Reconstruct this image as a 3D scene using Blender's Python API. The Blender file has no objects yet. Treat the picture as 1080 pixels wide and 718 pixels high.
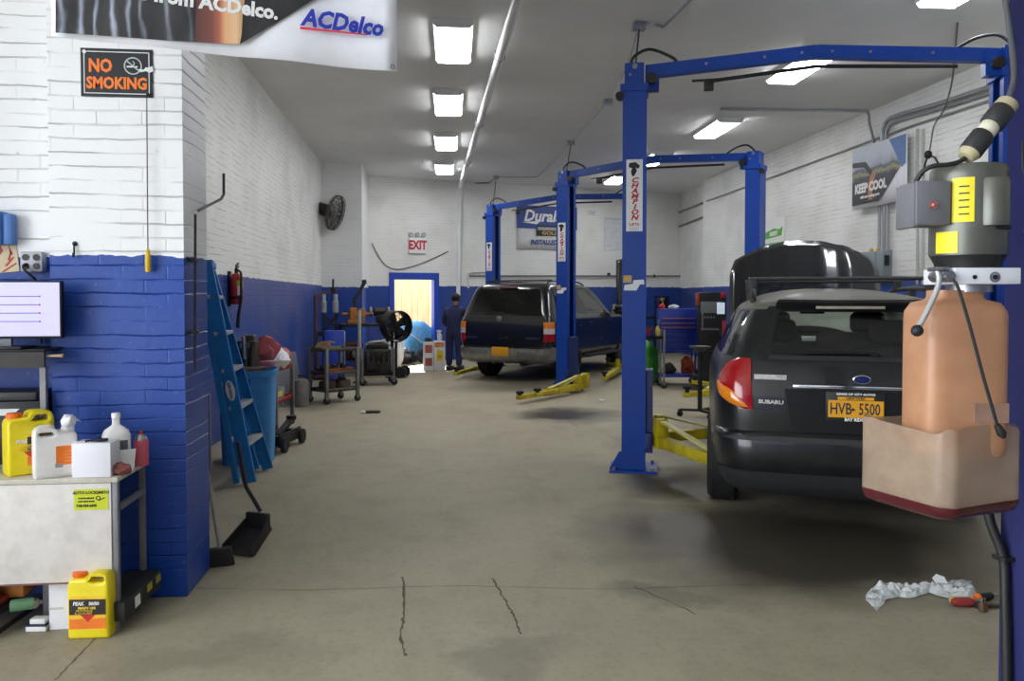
import bpy, bmesh, math, random
from mathutils import Vector, Matrix, Euler
random.seed(7)
SC = bpy.context.scene
COL = SC.collection
PI = math.pi
def V(*a): return Vector(a)
def R(d): return math.radians(d)

# ------------------------------------------------------------------ camera
F, CX, CY = 840.0, 540.0, 335.0
PSI, TH = R(6.12), R(1.5)
EYE = V(0, 0, 1.48)
_f = V(math.sin(PSI)*math.cos(TH), math.cos(PSI)*math.cos(TH), -math.sin(TH))
_r = V(math.cos(PSI), -math.sin(PSI), 0)
_u = _r.cross(_f)
def ray(px, py): return _f + _r*((px-CX)/F) + _u*((CY-py)/F)
def at(px, py, D): return EYE + ray(px, py)*D                 # point at optical depth D
def on_plane(px, py, p0, n):
    d = ray(px, py); return EYE + d*((p0-EYE).dot(n)/d.dot(n))
def on_z(px, py, z=0.0): return on_plane(px, py, V(0,0,z), V(0,0,1))
def on_x(px, py, x): return on_plane(px, py, V(x,0,0), V(1,0,0))
def on_y(px, py, y): return on_plane(px, py, V(0,y,0), V(0,1,0))

cd = bpy.data.cameras.new('camera'); cam = bpy.data.objects.new('camera', cd); COL.objects.link(cam)
cam.location = EYE; cam.rotation_euler = (PI/2-TH, 0, -PSI)
cd.sensor_width = 36; cd.lens = 36*F/1080; cd.shift_y = -24/1080; cd.clip_start = .05; cd.clip_end = 200
SC.camera = cam

# ------------------------------------------------------------------ materials
def lin(c):
    return tuple(((v/255)/12.92 if v/255 <= .04045 else ((v/255+.055)/1.055)**2.4) for v in c)
_M = {}
class NT:
    def __init__(s, name):
        s.m = bpy.data.materials.new(name); s.m.use_nodes = True
        s.t = s.m.node_tree; s.b = s.t.nodes['Principled BSDF']; s.out = s.t.nodes['Material Output']
    def n(s, typ, **kw):
        x = s.t.nodes.new(typ)
        for k, v in kw.items(): setattr(x, k, v)
        return x
    def l(s, a, b): s.t.links.new(a, b)
    def math(s, op, a, b=None, c=None, clamp=False):
        x = s.n('ShaderNodeMath', operation=op); x.use_clamp = clamp
        for i, v in enumerate((a, b, c)):
            if v is None: continue
            if isinstance(v, (int, float)): x.inputs[i].default_value = v
            else: s.l(v, x.inputs[i])
        return x.outputs[0]
    def mix(s, fac, a, b, blend='MIX'):
        x = s.n('ShaderNodeMix', data_type='RGBA', blend_type=blend)
        for i, v in ((0, fac), (6, a), (7, b)):
            if isinstance(v, (int, float)): x.inputs[i].default_value = v
            elif isinstance(v, tuple): x.inputs[i].default_value = (*v[:3], 1)
            else: s.l(v, x.inputs[i])
        return x.outputs[2]
    def noise(s, vec, scale, detail=4, rough=.55):
        x = s.n('ShaderNodeTexNoise'); x.inputs['Scale'].default_value = scale
        x.inputs['Detail'].default_value = detail; x.inputs['Roughness'].default_value = rough
        if vec is not None: s.l(vec, x.inputs['Vector'])
        return x.outputs[0]
    def ramp(s, fac, lo, hi):
        x = s.n('ShaderNodeMapRange'); x.inputs[1].default_value = lo; x.inputs[2].default_value = hi
        s.l(fac, x.inputs[0]); return x.outputs[0]
    def bump(s, h, strength=.3, dist=.01):
        x = s.n('ShaderNodeBump'); x.inputs['Strength'].default_value = strength; x.inputs['Distance'].default_value = dist
        s.l(h, x.inputs['Height']); s.l(x.outputs[0], s.b.inputs['Normal']); return x

def M(name, rgb, rough=.5, metal=0, coat=0, var=.12, scale=14, bump=0, dirt=None, dirt_amt=.3, trans=0, emit=0, spec=None, alpha=1, sss=0, translucent=0):
    """procedural material: base colour mottled by noise, optional dirt patches"""
    if name in _M: return _M[name]
    t = NT(name); b = t.b
    tc = t.n('ShaderNodeTexCoord').outputs['Object']
    col = lin(rgb)
    nz = t.noise(tc, scale)
    c = t.mix(t.ramp(nz, .3, .7), tuple(x*(1-var) for x in col), tuple(min(1, x*(1+var)) for x in col))
    if dirt:
        d = t.math('MULTIPLY', t.ramp(t.noise(tc, scale*.6, 6, .65), .45, .75), dirt_amt, clamp=True)
        c = t.mix(d, c, lin(dirt))
    t.l(c, b.inputs['Base Color'])
    b.inputs['Metallic'].default_value = metal
    rr = t.n('ShaderNodeMapRange'); rr.inputs[3].default_value = max(.02, rough-.06); rr.inputs[4].default_value = min(1, rough+.06)
    t.l(nz, rr.inputs[0]); t.l(rr.outputs[0], b.inputs['Roughness'])
    b.inputs['Coat Weight'].default_value = coat; b.inputs['Coat Roughness'].default_value = .06
    if spec is not None: b.inputs['Specular IOR Level'].default_value = spec
    if trans: b.inputs['Transmission Weight'].default_value = trans
    if sss:
        b.inputs['Subsurface Weight'].default_value = sss; b.inputs['Subsurface Radius'].default_value = (.02,.012,.008)
    if emit:
        t.l(c, b.inputs['Emission Color']); b.inputs['Emission Strength'].default_value = emit
    if bump: t.bump(t.noise(tc, scale*5, 5), bump, .004)
    surf = b.outputs[0]
    if translucent:
        tl = t.n('ShaderNodeBsdfTranslucent'); t.l(c, tl.inputs[0])
        mx = t.n('ShaderNodeMixShader'); mx.inputs[0].default_value = translucent
        t.l(surf, mx.inputs[1]); t.l(tl.outputs[0], mx.inputs[2]); surf = mx.outputs[0]
    if alpha < 1:
        tr = t.n('ShaderNodeBsdfTransparent'); mx = t.n('ShaderNodeMixShader'); mx.inputs[0].default_value = alpha
        t.l(tr.outputs[0], mx.inputs[1]); t.l(surf, mx.inputs[2]); surf = mx.outputs[0]
    t.l(surf, t.out.inputs[0])
    _M[name] = t.m
    return t.m

# ------------------------------------------------------------------ mesh builder
class MB:
    def __init__(s): s.bm = bmesh.new()
    def _xf(s, vs, m):
        if m is not None: bmesh.ops.transform(s.bm, matrix=m, verts=vs)
    def box(s, c, size, rot=None, bev=0, seg=2, taper=None):
        g = bmesh.ops.create_cube(s.bm, size=1)['verts']
        for v in g:
            if taper and v.co.z > 0: v.co.x *= taper; v.co.y *= taper
            v.co = Vector((v.co.x*size[0], v.co.y*size[1], v.co.z*size[2]))
        if bev:
            es = list({e for v in g for e in v.link_edges})
            r = bmesh.ops.bevel(s.bm, geom=es, offset=bev, segments=seg, affect='EDGES', profile=.5)
            g = list({v for f in r['faces'] for v in f.verts} | {v for v in g if v.is_valid})
            # collect connected
            g = s._conn(g)
        m = Matrix.Translation(Vector(c))
        if rot is not None: m = m @ (rot.to_matrix().to_4x4() if isinstance(rot, Euler) else rot.to_4x4())
        s._xf(g, m); return s
    def _conn(s, g):
        seen = set(g); st = list(g)
        while st:
            v = st.pop()
            for e in v.link_edges:
                o = e.other_vert(v)
                if o not in seen: seen.add(o); st.append(o)
        return list(seen)
    def b2(s, lo, hi, bev=0, seg=2):
        return s.box([(a+b)/2 for a, b in zip(lo, hi)], [b-a for a, b in zip(lo, hi)], bev=bev, seg=seg)
    def bar(s, p0, p1, w, h, bev=0, up=V(0,0,1)):
        """rectangular bar from p0 to p1, w across, h along up"""
        p0, p1 = Vector(p0), Vector(p1); d = p1-p0; L = d.length; d.normalize()
        x = d.cross(up)
        if x.length < 1e-4: x = V(1,0,0)
        x.normalize(); z = x.cross(d)
        m = Matrix((x, d, z)).transposed()
        return s.box((p0+p1)/2, (w, L, h), m, bev)
    def cyl(s, p0, p1, r0, r1=None, n=16):
        return s.loft_axis(p0, p1, [(r0, 0), (r0 if r1 is None else r1, 1)], n)
    def loft_axis(s, p0, p1, prof, n=16):
        """lathe around p0->p1; prof [(r, t)] t in 0..1"""
        p0, p1 = Vector(p0), Vector(p1); d = p1-p0
        q = d.to_track_quat('Z', 'Y').to_matrix().to_4x4()
        return s.lathe([(r, t*d.length) for r, t in prof], n, Matrix.Translation(p0) @ q)
    def lathe(s, prof, n=20, m=None, cap=True, sx=1, sy=1, sq=2.0):
        """rings of radius r at height z; sq>2 = squarish superellipse"""
        rings = []; allv = []
        def pt(a):
            c, si = math.cos(a), math.sin(a)
            return (math.copysign(abs(c)**(2/sq), c), math.copysign(abs(si)**(2/sq), si))
        for r, z in prof:
            ring = [s.bm.verts.new((r*sx*pt(2*PI*i/n)[0], r*sy*pt(2*PI*i/n)[1], z)) for i in range(n)]
            rings.append(ring); allv += ring
        for a, b in zip(rings, rings[1:]):
            for i in range(n): s.bm.faces.new((a[i], a[(i+1)%n], b[(i+1)%n], b[i]))
        if cap:
            if prof[0][0] > 1e-5: s.bm.faces.new(rings[0][::-1])
            if prof[-1][0] > 1e-5: s.bm.faces.new(rings[-1])
        s._xf(allv, m); return s
    def tube(s, pts, r, n=8, cap=True, smooth=0):
        pts = [Vector(p) for p in pts]
        if smooth: pts = crspline(pts, smooth)
        rs = r if isinstance(r, (list, tuple)) else [r]*len(pts)
        if len(rs) != len(pts): rs = [rs[0]+(rs[-1]-rs[0])*i/(len(pts)-1) for i in range(len(pts))]
        rings = []; nrm = None
        for i, p in enumerate(pts):
            t = (pts[min(i+1, len(pts)-1)]-pts[max(i-1, 0)]).normalized()
            if nrm is None:
                nrm = t.orthogonal().normalized()
            else:
                nrm = nrm - t*nrm.dot(t)
                nrm = nrm.normalized() if nrm.length > 1e-5 else t.orthogonal().normalized()
            bn = t.cross(nrm)
            rings.append([s.bm.verts.new(p + (nrm*math.cos(2*PI*k/n)+bn*math.sin(2*PI*k/n))*rs[i]) for k in range(n)])
        for a, b in zip(rings, rings[1:]):
            for k in range(n): s.bm.faces.new((a[k], a[(k+1)%n], b[(k+1)%n], b[k]))
        if cap: s.bm.faces.new(rings[0][::-1]); s.bm.faces.new(rings[-1])
        return s
    def prism(s, poly, h, m=None, bev=0):
        """2-D polygon (x,y) extruded h along +z, then transformed"""
        a = [s.bm.verts.new((p[0], p[1], 0)) for p in poly]; b = [s.bm.verts.new((p[0], p[1], h)) for p in poly]
        n = len(poly); s.bm.faces.new(a[::-1]); s.bm.faces.new(b)
        for i in range(n): s.bm.faces.new((a[i], a[(i+1)%n], b[(i+1)%n], b[i]))
        if bev:
            es = list({e for v in a+b for e in v.link_edges})
            r = bmesh.ops.bevel(s.bm, geom=es, offset=bev, segments=2, affect='EDGES', profile=.5)
            g = s._conn([v for f in r['faces'] for v in f.verts]); s._xf(g, m)
        else: s._xf(a+b, m)
        return s
    def sphere(s, c, r, sc=(1,1,1), n=14, rot=None):
        g = bmesh.ops.create_uvsphere(s.bm, u_segments=n, v_segments=max(6, n*2//3), radius=r)['verts']
        m = Matrix.Translation(Vector(c)) @ (rot.to_4x4() if rot is not None else Matrix()) @ Matrix.Diagonal((*sc, 1))
        s._xf(g, m); return s
    def blob(s, c, size, seed=0, amp=.25, sub=3, rot=0, flat=None):
        """crumpled lump"""
        g = bmesh.ops.create_icosphere(s.bm, subdivisions=sub, radius=1)['verts']
        from mathutils import noise as N
        for v in g:
            d = N.noise(v.co*1.7+V(seed*3.1, seed, 0))*amp + N.noise(v.co*4.3+V(seed, 0, seed*2.))*amp*.6
            v.co *= 1+d
            v.co.z = max(v.co.z, -.72)
        m = Matrix.Translation(Vector(c)) @ Matrix.Rotation(rot, 4, 'Z') @ Matrix.Diagonal((*size, 1))
        s._xf(g, m); return s
    def grid(s, rows, closed=False):
        """rows: list of lists of points -> quads"""
        vs = [[s.bm.verts.new(p) for p in r] for r in rows]
        for a, b in zip(vs, vs[1:]):
            n = len(a)
            for i in range(n if closed else n-1): s.bm.faces.new((a[i], a[(i+1)%n], b[(i+1)%n], b[i]))
        return vs
    def poly(s, pts): s.bm.faces.new([s.bm.verts.new(p) for p in pts]); return s
    def xf(s, m): bmesh.ops.transform(s.bm, matrix=m, verts=s.bm.verts); return s
    def build(s, name, mat, parent=None, smooth=40, recalc=True, thick=0, sub=0):
        bm = s.bm
        bmesh.ops.remove_doubles(bm, verts=bm.verts, dist=1e-6)
        if recalc: bmesh.ops.recalc_face_normals(bm, faces=bm.faces)
        for f in bm.faces: f.smooth = True
        for e in bm.edges:
            if len(e.link_faces) == 2 and e.calc_face_angle(0) > R(smooth): e.smooth = False
        me = bpy.data.meshes.new(name); bm.to_mesh(me); bm.free()
        o = bpy.data.objects.new(name, me); COL.objects.link(o)
        me.materials.append(mat)
        if parent is not None: o.parent = parent
        if thick:
            md = o.modifiers.new('solid', 'SOLIDIFY'); md.thickness = thick; md.offset = 0
        if sub:
            md = o.modifiers.new('sub', 'SUBSURF'); md.levels = sub; md.render_levels = sub
        return o

def crspline(pts, k):
    out = []
    for i in range(len(pts)-1):
        p0, p1, p2, p3 = pts[max(i-1,0)], pts[i], pts[i+1], pts[min(i+2, len(pts)-1)]
        for j in range(k):
            t = j/k
            out.append(.5*((2*p1)+(p2-p0)*t+(2*p0-5*p1+4*p2-p3)*t*t+(3*p1-p0-3*p2+p3)*t**3))
    out.append(pts[-1]); return out

def tag(o, label, cat, group=None, kind=None):
    o['label'] = label; o['category'] = cat
    if group: o['group'] = group
    if kind: o['kind'] = kind
    return o
def thing(name, label, cat, loc=(0,0,0), rz=0, group=None, rot=None):
    o = bpy.data.objects.new(name, None); COL.objects.link(o)
    o.location = loc; o.rotation_euler = rot if rot else (0,0,rz); o.empty_display_size = .1
    return tag(o, label, cat, group)
def struct(o, kind='structure'):
    o['kind'] = kind; return o
def dup(root, loc=None, rz=None, label=None, group=None):
    def cp(o, par):
        c = o.copy(); COL.objects.link(c)
        if par is not None: c.parent = par
        for ch in [x for x in COL.objects if x.parent == o and x.name != c.name]: cp(ch, c)
        return c
    r = cp(root, None)
    if loc is not None: r.location = loc
    if rz is not None: r.rotation_euler = (0,0,rz)
    if label: r['label'] = label
    if group: r['group'] = group
    return r

_tn = [0]
def text(body, size, mat, parent, m, name='lettering', bold=0, shear=0, xs=1, ext=.001, align='CENTER', lh=1, res=2):
    """lettering as a mesh; m: local matrix, text in its XY plane facing +Z"""
    cu = bpy.data.curves.new('txt', 'FONT'); cu.body = body; cu.size = size; cu.align_x = align; cu.align_y = 'CENTER'
    cu.offset = bold; cu.shear = shear; cu.extrude = ext; cu.resolution_u = res; cu.space_line = lh
    ob = bpy.data.objects.new('txt', cu); COL.objects.link(ob)
    dg = bpy.context.evaluated_depsgraph_get(); dg.update()
    me = bpy.data.meshes.new_from_object(ob.evaluated_get(dg))
    bpy.data.objects.remove(ob); bpy.data.curves.remove(cu)
    me.transform(m @ Matrix.Diagonal((xs,1,1,1)))
    me.materials.clear(); me.materials.append(mat); me.name = name
    o = bpy.data.objects.new(name, me); COL.objects.link(o)
    if parent is not None: o.parent = parent
    return o
def face_m(o, n=(0,-1,0), up=(0,0,1)):
    """matrix whose XY plane faces n with y=up, origin o"""
    n = Vector(n).normalized(); up = Vector(up); x = up.cross(n).normalized(); y = n.cross(x)
    m = Matrix((x, y, n)).transposed().to_4x4(); m.translation = Vector(o); return m
LAMP, SKY, SKYN, SUN, EXPO = 26.0, 9.3, 1.3, 17.0, 0.0
# ------------------------------------------------------------------ setting: materials
def brick_mat(name, u, white=(236,236,232), blue=(28,66,146), zline=1.68, dirt=.25, joint=.5):
    t = NT(name); b = t.b
    geo = t.n('ShaderNodeNewGeometry').outputs['Position']
    dp = t.n('ShaderNodeVectorMath', operation='DOT_PRODUCT'); t.l(geo, dp.inputs[0]); dp.inputs[1].default_value = u
    sp = t.n('ShaderNodeSeparateXYZ'); t.l(geo, sp.inputs[0]); z = sp.outputs[2]
    wob = t.math('MULTIPLY', t.math('SUBTRACT', t.noise(geo, 2.2, 3), .5), .035)
    zz = t.math('ADD', z, wob)
    cb = t.n('ShaderNodeCombineXYZ'); t.l(dp.outputs['Value'], cb.inputs[0]); t.l(zz, cb.inputs[1])
    br = t.n('ShaderNodeTexBrick'); t.l(cb.outputs[0], br.inputs['Vector'])
    br.inputs['Scale'].default_value = 1; br.inputs['Brick Width'].default_value = .21; br.inputs['Row Height'].default_value = .068
    br.inputs['Mortar Size'].default_value = .006; br.inputs['Mortar Smooth'].default_value = .8; br.inputs['Bias'].default_value = 0
    br.inputs['Color1'].default_value = (1,1,1,1); br.inputs['Color2'].default_value = (.97,.97,.97,1); br.inputs['Mortar'].default_value = (1,1,1,1)
    n1 = t.noise(geo, 6, 6, .65); n2 = t.noise(geo, 1.3, 4)
    # bed joints show more than the paint-filled upright joints
    fz = t.math('FRACT', t.math('DIVIDE', t.math('ADD', zz, t.math('MULTIPLY', t.math('SUBTRACT', t.noise(geo, 14, 3), .5), .012)), .068))
    bed = t.ramp(t.math('ABSOLUTE', t.math('SUBTRACT', fz, .5)), .43, .5)
    mps = t.n('ShaderNodeMapping'); t.l(cb.outputs[0], mps.inputs[0]); mps.inputs['Scale'].default_value = (2.2, 9, 1)
    brk = t.ramp(t.noise(mps.outputs[0], 1.0, 4, .6), .42, .62)
    jn = t.math('ADD', t.math('MULTIPLY', bed, brk), t.math('MULTIPLY', br.outputs['Fac'], t.math('MULTIPLY', t.ramp(t.noise(geo, 3.1, 3), .5, .7), .5)), clamp=True)
    jf = t.mix(t.math('MULTIPLY', jn, joint), (1,1,1), (.30,.30,.31))
    W = t.mix(t.math('MULTIPLY', t.ramp(n2, .45, .8), dirt, clamp=True), lin(white), lin((176,172,160)))
    B = t.mix(t.math('MULTIPLY', t.ramp(n2, .4, .75), dirt*1.6, clamp=True), lin(blue), lin((92,94,134)))
    B = t.mix(t.math('MULTIPLY', t.ramp(t.noise(geo, 38, 3), .62, .72), .3, clamp=True), B, lin((120,140,200)))
    W = t.mix(t.math('MULTIPLY', t.ramp(t.noise(geo, 19, 3), .68, .8), .35, clamp=True), W, lin((120,118,112)))
    edge = t.math('ADD', z, t.math('MULTIPLY', t.math('SUBTRACT', t.noise(geo, 9, 4), .5), .05))
    isw = t.math('GREATER_THAN', edge, zline)
    c = t.mix(isw, B, W)
    c = t.mix(1.0, c, jf, 'MULTIPLY')
    t.l(c, b.inputs['Base Color']); b.inputs['Roughness'].default_value = .42; b.inputs['Specular IOR Level'].default_value = .45
    h = t.math('ADD', t.math('MULTIPLY', jn, -.8), t.math('MULTIPLY', n1, .55))
    t.bump(h, .7, .013)
    return t.m

def floor_mat():
    t = NT('concrete floor'); b = t.b
    geo = t.n('ShaderNodeNewGeometry').outputs['Position']
    n1 = t.noise(geo, .55, 5, .6); n2 = t.noise(geo, 3.2, 6, .65); n3 = t.noise(geo, 28, 4, .7)
    mp = t.n('ShaderNodeMapping'); t.l(geo, mp.inputs[0]); mp.inputs['Scale'].default_value = (1, .32, 1)
    n4 = t.noise(mp.outputs[0], 1.7, 6, .7)
    c = t.mix(t.ramp(n1, .32, .7), lin((153,144,121)), lin((167,158,135)))
    c = t.mix(t.math('MULTIPLY', t.ramp(n2, .5, .8), .35, clamp=True), c, lin((108,98,80)))
    c = t.mix(t.math('MULTIPLY', t.ramp(n4, .52, .8), .4, clamp=True), c, lin((108,100,84)))
    c = t.mix(t.math('MULTIPLY', t.ramp(n3, .5, .75), .3, clamp=True), c, lin((88,82,70)))
    sp = t.n('ShaderNodeSeparateXYZ'); t.l(geo, sp.inputs[0])
    wx = t.math('ADD', sp.outputs[0], t.math('MULTIPLY', t.math('SUBTRACT', t.noise(geo, 2.3, 5), .5), .7))
    wy = t.math('ADD', sp.outputs[1], t.math('MULTIPLY', t.math('SUBTRACT', t.noise(geo, 1.9, 5), .5), 1.0))
    tot = None
    for (x, y, rx, ry, k) in STAINS:
        dx = t.math('DIVIDE', t.math('SUBTRACT', wx, x), rx); dy = t.math('DIVIDE', t.math('SUBTRACT', wy, y), ry)
        d = t.math('SQRT', t.math('ADD', t.math('MULTIPLY', dx, dx), t.math('MULTIPLY', dy, dy)))
        f = t.math('MULTIPLY', t.ramp(d, 1.1, .45), k, clamp=True)
        tot = f if tot is None else t.math('MAXIMUM', tot, f)
    c = t.mix(tot, c, lin((52,46,38)))
    t.l(c, b.inputs['Base Color'])
    t.l(t.math('SUBTRACT', .62, t.math('MULTIPLY', tot, .25)), b.inputs['Roughness'])
    b.inputs['Specular IOR Level'].default_value = .4
    t.bump(t.math('ADD', n2, t.math('MULTIPLY', n3, .5)), .25, .006)
    return t.m

_s = lambda px, py, rx, ry, k: (on_z(px, py).x, on_z(px, py).y, rx, ry, k)
STAINS = [_s(597,437,.75,.7,1.0), _s(770,560,1.0,.8,.85), _s(850,575,1.3,1.1,.9), _s(715,512,.6,.5,.85), _s(560,408,1.5,.8,.55), _s(735,408,.9,.6,.6),
          _s(700,625,.35,.2,.45), _s(940,600,1.0,.5,.45), _s(690,470,.5,.9,.35), _s(530,690,.25,.18,.35), _s(330,430,.4,.5,.3),
          (3.4,6.4,1.0,1.9,.6), (2.7,15.5,1.2,1.8,.5), _s(20,655,.5,.25,.4), _s(230,690,.5,.2,.25)]

M_FLOOR = floor_mat()
M_CEIL = M('grey painted ceiling', (232,232,230), .85, var=.04, scale=.8, dirt=(150,148,142), dirt_amt=.18)
M_WX = brick_mat('painted brick front', (1,0,0), joint=.38, white=(240,240,240), blue=(14,66,156), dirt=.12)
M_WY = brick_mat('painted brick side', (0,1,0), zline=1.71, dirt=.4)

# ------------------------------------------------------------------ setting: room shell
A = V(-1.36, 18.25, 0); Bk = V(6.72, 20.5, 0)
BD = (Bk-A).normalized(); BN = V(BD.y, -BD.x, 0)          # along the back wall, and its normal towards the room
BACKM = Matrix((BD, -BN, V(0,0,1))).transposed().to_4x4(); BACKM.translation = A   # local x along, y away from room, z up
BINV = BACKM.inverted()
def on_back(px, py, off=0): return on_plane(px, py, A+BN*off, BN)
def back_l(px, py, off=0): return BINV @ on_back(px, py, off)
BACKRZ = math.atan2(BD.y, BD.x)
M_WB = brick_mat('painted brick back', tuple(BD), white=(232,232,228), zline=1.73, dirt=.3)
HC = 4.2
def sbox(name, lo, hi, mat):
    return struct(MB().b2(lo, hi).build(name, mat))
floor = sbox('floor', (-6,-6,-.12), (9,22.5,0), M_FLOOR)
o = MB().prism([(-6,-4.2), (6.9,-4.2), (6.9,20.75), (6.72,20.7), (-1.36,18.45), (-6,18.45)], .2, Matrix.Translation((0,0,HC))).build('ceiling', M_CEIL); struct(o)
XL, XR = -2.12, 6.46
sbox('wall_left', (XL-.25, 4.46, 0), (XL, 18.45, HC), M_WY)
# chimney breast in the far left corner: two faces
o = MB().b2((XL+.001, 16.55, 0), (-1.31, 18.4, HC)).build('wall_corner', M_WX); struct(o)
sbox('wall_pier', (-1.80, 4.05, 0), (-1.18, 4.46, HC), M_WX)
sbox('wall_front', (-4.0, 4.17, 0), (-1.801, 4.45, HC), M_WX)
mb = MB(); mb.b2((-4.2,-4.2,0), (-4,-3.6,HC)); mb.b2((-4.2,2.6,0), (-4,4.45,HC)); mb.b2((-4.2,-3.6,3.7), (-4,2.6,HC)); struct(mb.build('wall_office', M_WY))     # unseen street door opening, set in this wall to light the pier front
yj = on_x(741, 300, XR).y
sbox('wall_right', (XR, -4.2, 0), (6.9, yj, HC), M_WY)
sbox('wall_recess', (6.66, yj, 0), (6.9, 20.8, HC), M_WY)
# back wall with the door opening
dl, dr_ = back_l(415, 330).x, back_l(458.5, 330).x
dt = back_l(437, 294).z
bl = 8.5
mb = MB(); mb.b2((-.05,0,0), (dl,.22,HC)); mb.b2((dr_,0,0), (bl,.22,HC)); mb.b2((dl,0,dt), (dr_,.22,HC)); mb.xf(BACKM)
struct(mb.build('wall_back', M_WB))
# street side: plain unseen wall behind the camera, no opening in it
mb = MB(); mb.b2((-4,-4.2,0), (6.5,-4,HC))
struct(mb.build('wall_street', M_WX))

M_BLUETRIM = M('blue gloss trim', (38,72,176), .35, var=.1)
o = bpy.data.objects.new('door_1', None); COL.objects.link(o); o.matrix_world = BACKM; o['kind'] = 'structure'
fw = .13
mb = MB(); mb.b2((dl-fw+.03,-.03,0), (dl+.02,.2,dt+.0)); mb.b2((dr_-.02,-.03,0), (dr_+fw-.03,.2,dt)); mb.b2((dl-fw+.03,-.03,dt-.02), (dr_+fw-.03,.2,dt+.14))
struct(mb.build('door_frame', M_BLUETRIM, o))
# the yard beyond the door and its plank fence
M_YARD = M('pale yard concrete', (205,203,198), .85, var=.08, scale=4, dirt=(150,146,138), dirt_amt=.4)
mb = MB().b2((-5,.22,-.11), (7,7,-.005)); mb.xf(BACKM); struct(mb.build('ground', M_YARD)); 
def plank_mat():
    t = NT('weathered planks'); tc = t.n('ShaderNodeTexCoord').outputs['Object']
    mp = t.n('ShaderNodeMapping'); t.l(tc, mp.inputs[0]); mp.inputs['Scale'].default_value = (9, 9, .9)
    n = t.noise(mp.outputs[0], 1.6, 6, .7)
    c = t.mix(t.ramp(n, .3, .7), lin((196,160,112)), lin((226,200,158)))
    sx = t.n('ShaderNodeSeparateXYZ'); t.l(tc, sx.inputs[0])
    fr = t.math('FRACT', t.math('DIVIDE', sx.outputs[0], .145)); gap = t.math('LESS_THAN', fr, .05)
    t.l(t.mix(gap, c, lin((110,84,56))), t.b.inputs['Base Color']); t.b.inputs['Roughness'].default_value = .8
    return t.m
M_PLANK = plank_mat()
fen = thing('plank_fence', 'pale wooden plank fence in the sunlit yard beyond the back door', 'fence')
fen.matrix_world = BACKM @ Matrix.Translation((0,2.6,0))
mb = MB(); random.seed(3)
for i in range(40):
    x = -2.4+i*.145; mb.b2((x, 0, .03), (x+.138, .022, 2.35+random.uniform(-.02,.02)))
mb.build('boards', M_PLANK, fen)
for z in (.5, 1.9): MB().b2((-2.4,.022,z), (3.4,.07,z+.09)).build('rail', M_PLANK, fen)
for x in (-2.2, .2, 2.9): MB().b2((x,.07,-.01), (x+.1,.17,2.3)).build('post', M_PLANK, fen)

# cracks and the saw-cut joint in the floor
M_CRACK = M('crack filler', (92,84,71), .9)
def crack(pxs, w=.005, jit=.006):
    pts = [on_z(*p) for p in pxs]; P = crspline(pts, 9)
    rows = []
    for i, p in enumerate(P):
        d = (P[min(i+1,len(P)-1)]-P[max(i-1,0)]).normalized(); s = V(d.y,-d.x,0)
        p = p + s*random.uniform(-jit, jit); ww = w*random.uniform(.4,1.3)
        rows.append([p+s*ww+V(0,0,.0012), p-s*ww+V(0,0,.0012)])
    mb = MB(); mb.grid(rows); o = mb.build('floor_crack', M_CRACK, floor); struct(o); o.matrix_parent_inverse = floor.matrix_world.inverted()
crack([(425,608),(427,640),(423,668),(427,692)], .006)
crack([(520,610),(532,632),(542,650),(549,669)], .006)
crack([(58,717),(84,690),(110,664)], .004, .004)
crack([(205,620),(330,622),(480,618),(640,621),(800,617),(930,621)], .003, .004)
crack([(668,618),(700,632),(735,648)], .004)
crack([(600,444),(604,447),(610,450)], .005)

# ------------------------------------------------------------------ fluorescent fixtures
M_PAN = M('white enamel', (225,226,226), .4, var=.03)
M_DIFF = M('lit acrylic diffuser', (250,252,255), .5, var=.01, emit=LAMP)
def fixture(label, x, y, yaw=0, L=1.22, w=.385):
    t = thing('ceiling_light', label, 'light', (x, y, HC), yaw, 'fluorescent ceiling lights')
    MB().b2((-w/2+.03,-L/2,-.035), (w/2-.03,L/2,0)).build('housing', M_PAN, t)
    sec = [(-w/2+.004,-.038), (-w/2+.004,-.048), (-w/2+.03,-.078), (w/2-.03,-.078), (w/2-.004,-.048), (w/2-.004,-.038)]
    m = Matrix.Translation((0,L/2-.02,0)) @ Matrix.Rotation(PI/2, 4, 'X')
    MB().prism(sec, L-.04, m).build('diffuser', M_DIFF, t)
    for sx in (-1, 1): MB().b2((sx*w/2-.004,-L/2,-.046), (sx*w/2+.004,L/2,0)).build('side_flange', M_PAN, t)  # flanges added to keep the diffuser's side glow off the ceiling
    for s in (-1, 1):
        sec2 = [(-w/2-.006,-.0), (-w/2-.006,-.05), (-w/2+.026,-.084), (w/2-.026,-.084), (w/2+.006,-.05), (w/2+.006,0)]
        m = Matrix.Translation((0, s*(L/2-.0)+.012, 0)) @ Matrix.Rotation(PI/2, 4, 'X')
        MB().prism(sec2, .024, m).build('end_cap', M_PAN, t)
    return t
def wpt(xm, d): return (.9943*xm, 1.0057*d-.1066*xm)
for (xm, d), lb in zip([(.29,8.48),(.31,11.1),(.345,13.85),(.38,16.65)],
    ['nearest ceiling light of the row beside the long white pipe', 'second ceiling light from the front in the row beside the white pipe',
     'third ceiling light from the front in the row beside the white pipe', 'farthest ceiling light of the row beside the white pipe, by the back wall']):
    fixture(lb, *wpt(xm, d), R(-2))
for (xm, d), lb in zip([(4.65,6.75),(4.39,9.35),(4.63,12.75),(4.45,15.55),(4.35,18.2)],
    ['ceiling light cut off by the top edge of the photo, above the car bay', 'ceiling light just under the crossbar of the nearest blue lift',
     'ceiling light between the near and the middle lift crossbars', 'ceiling light seen just below the middle lift crossbar, right of the near post',
     'small far ceiling light glimpsed left of the near lift post']):
    fixture(lb, *wpt(xm, d), R(-2))

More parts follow.
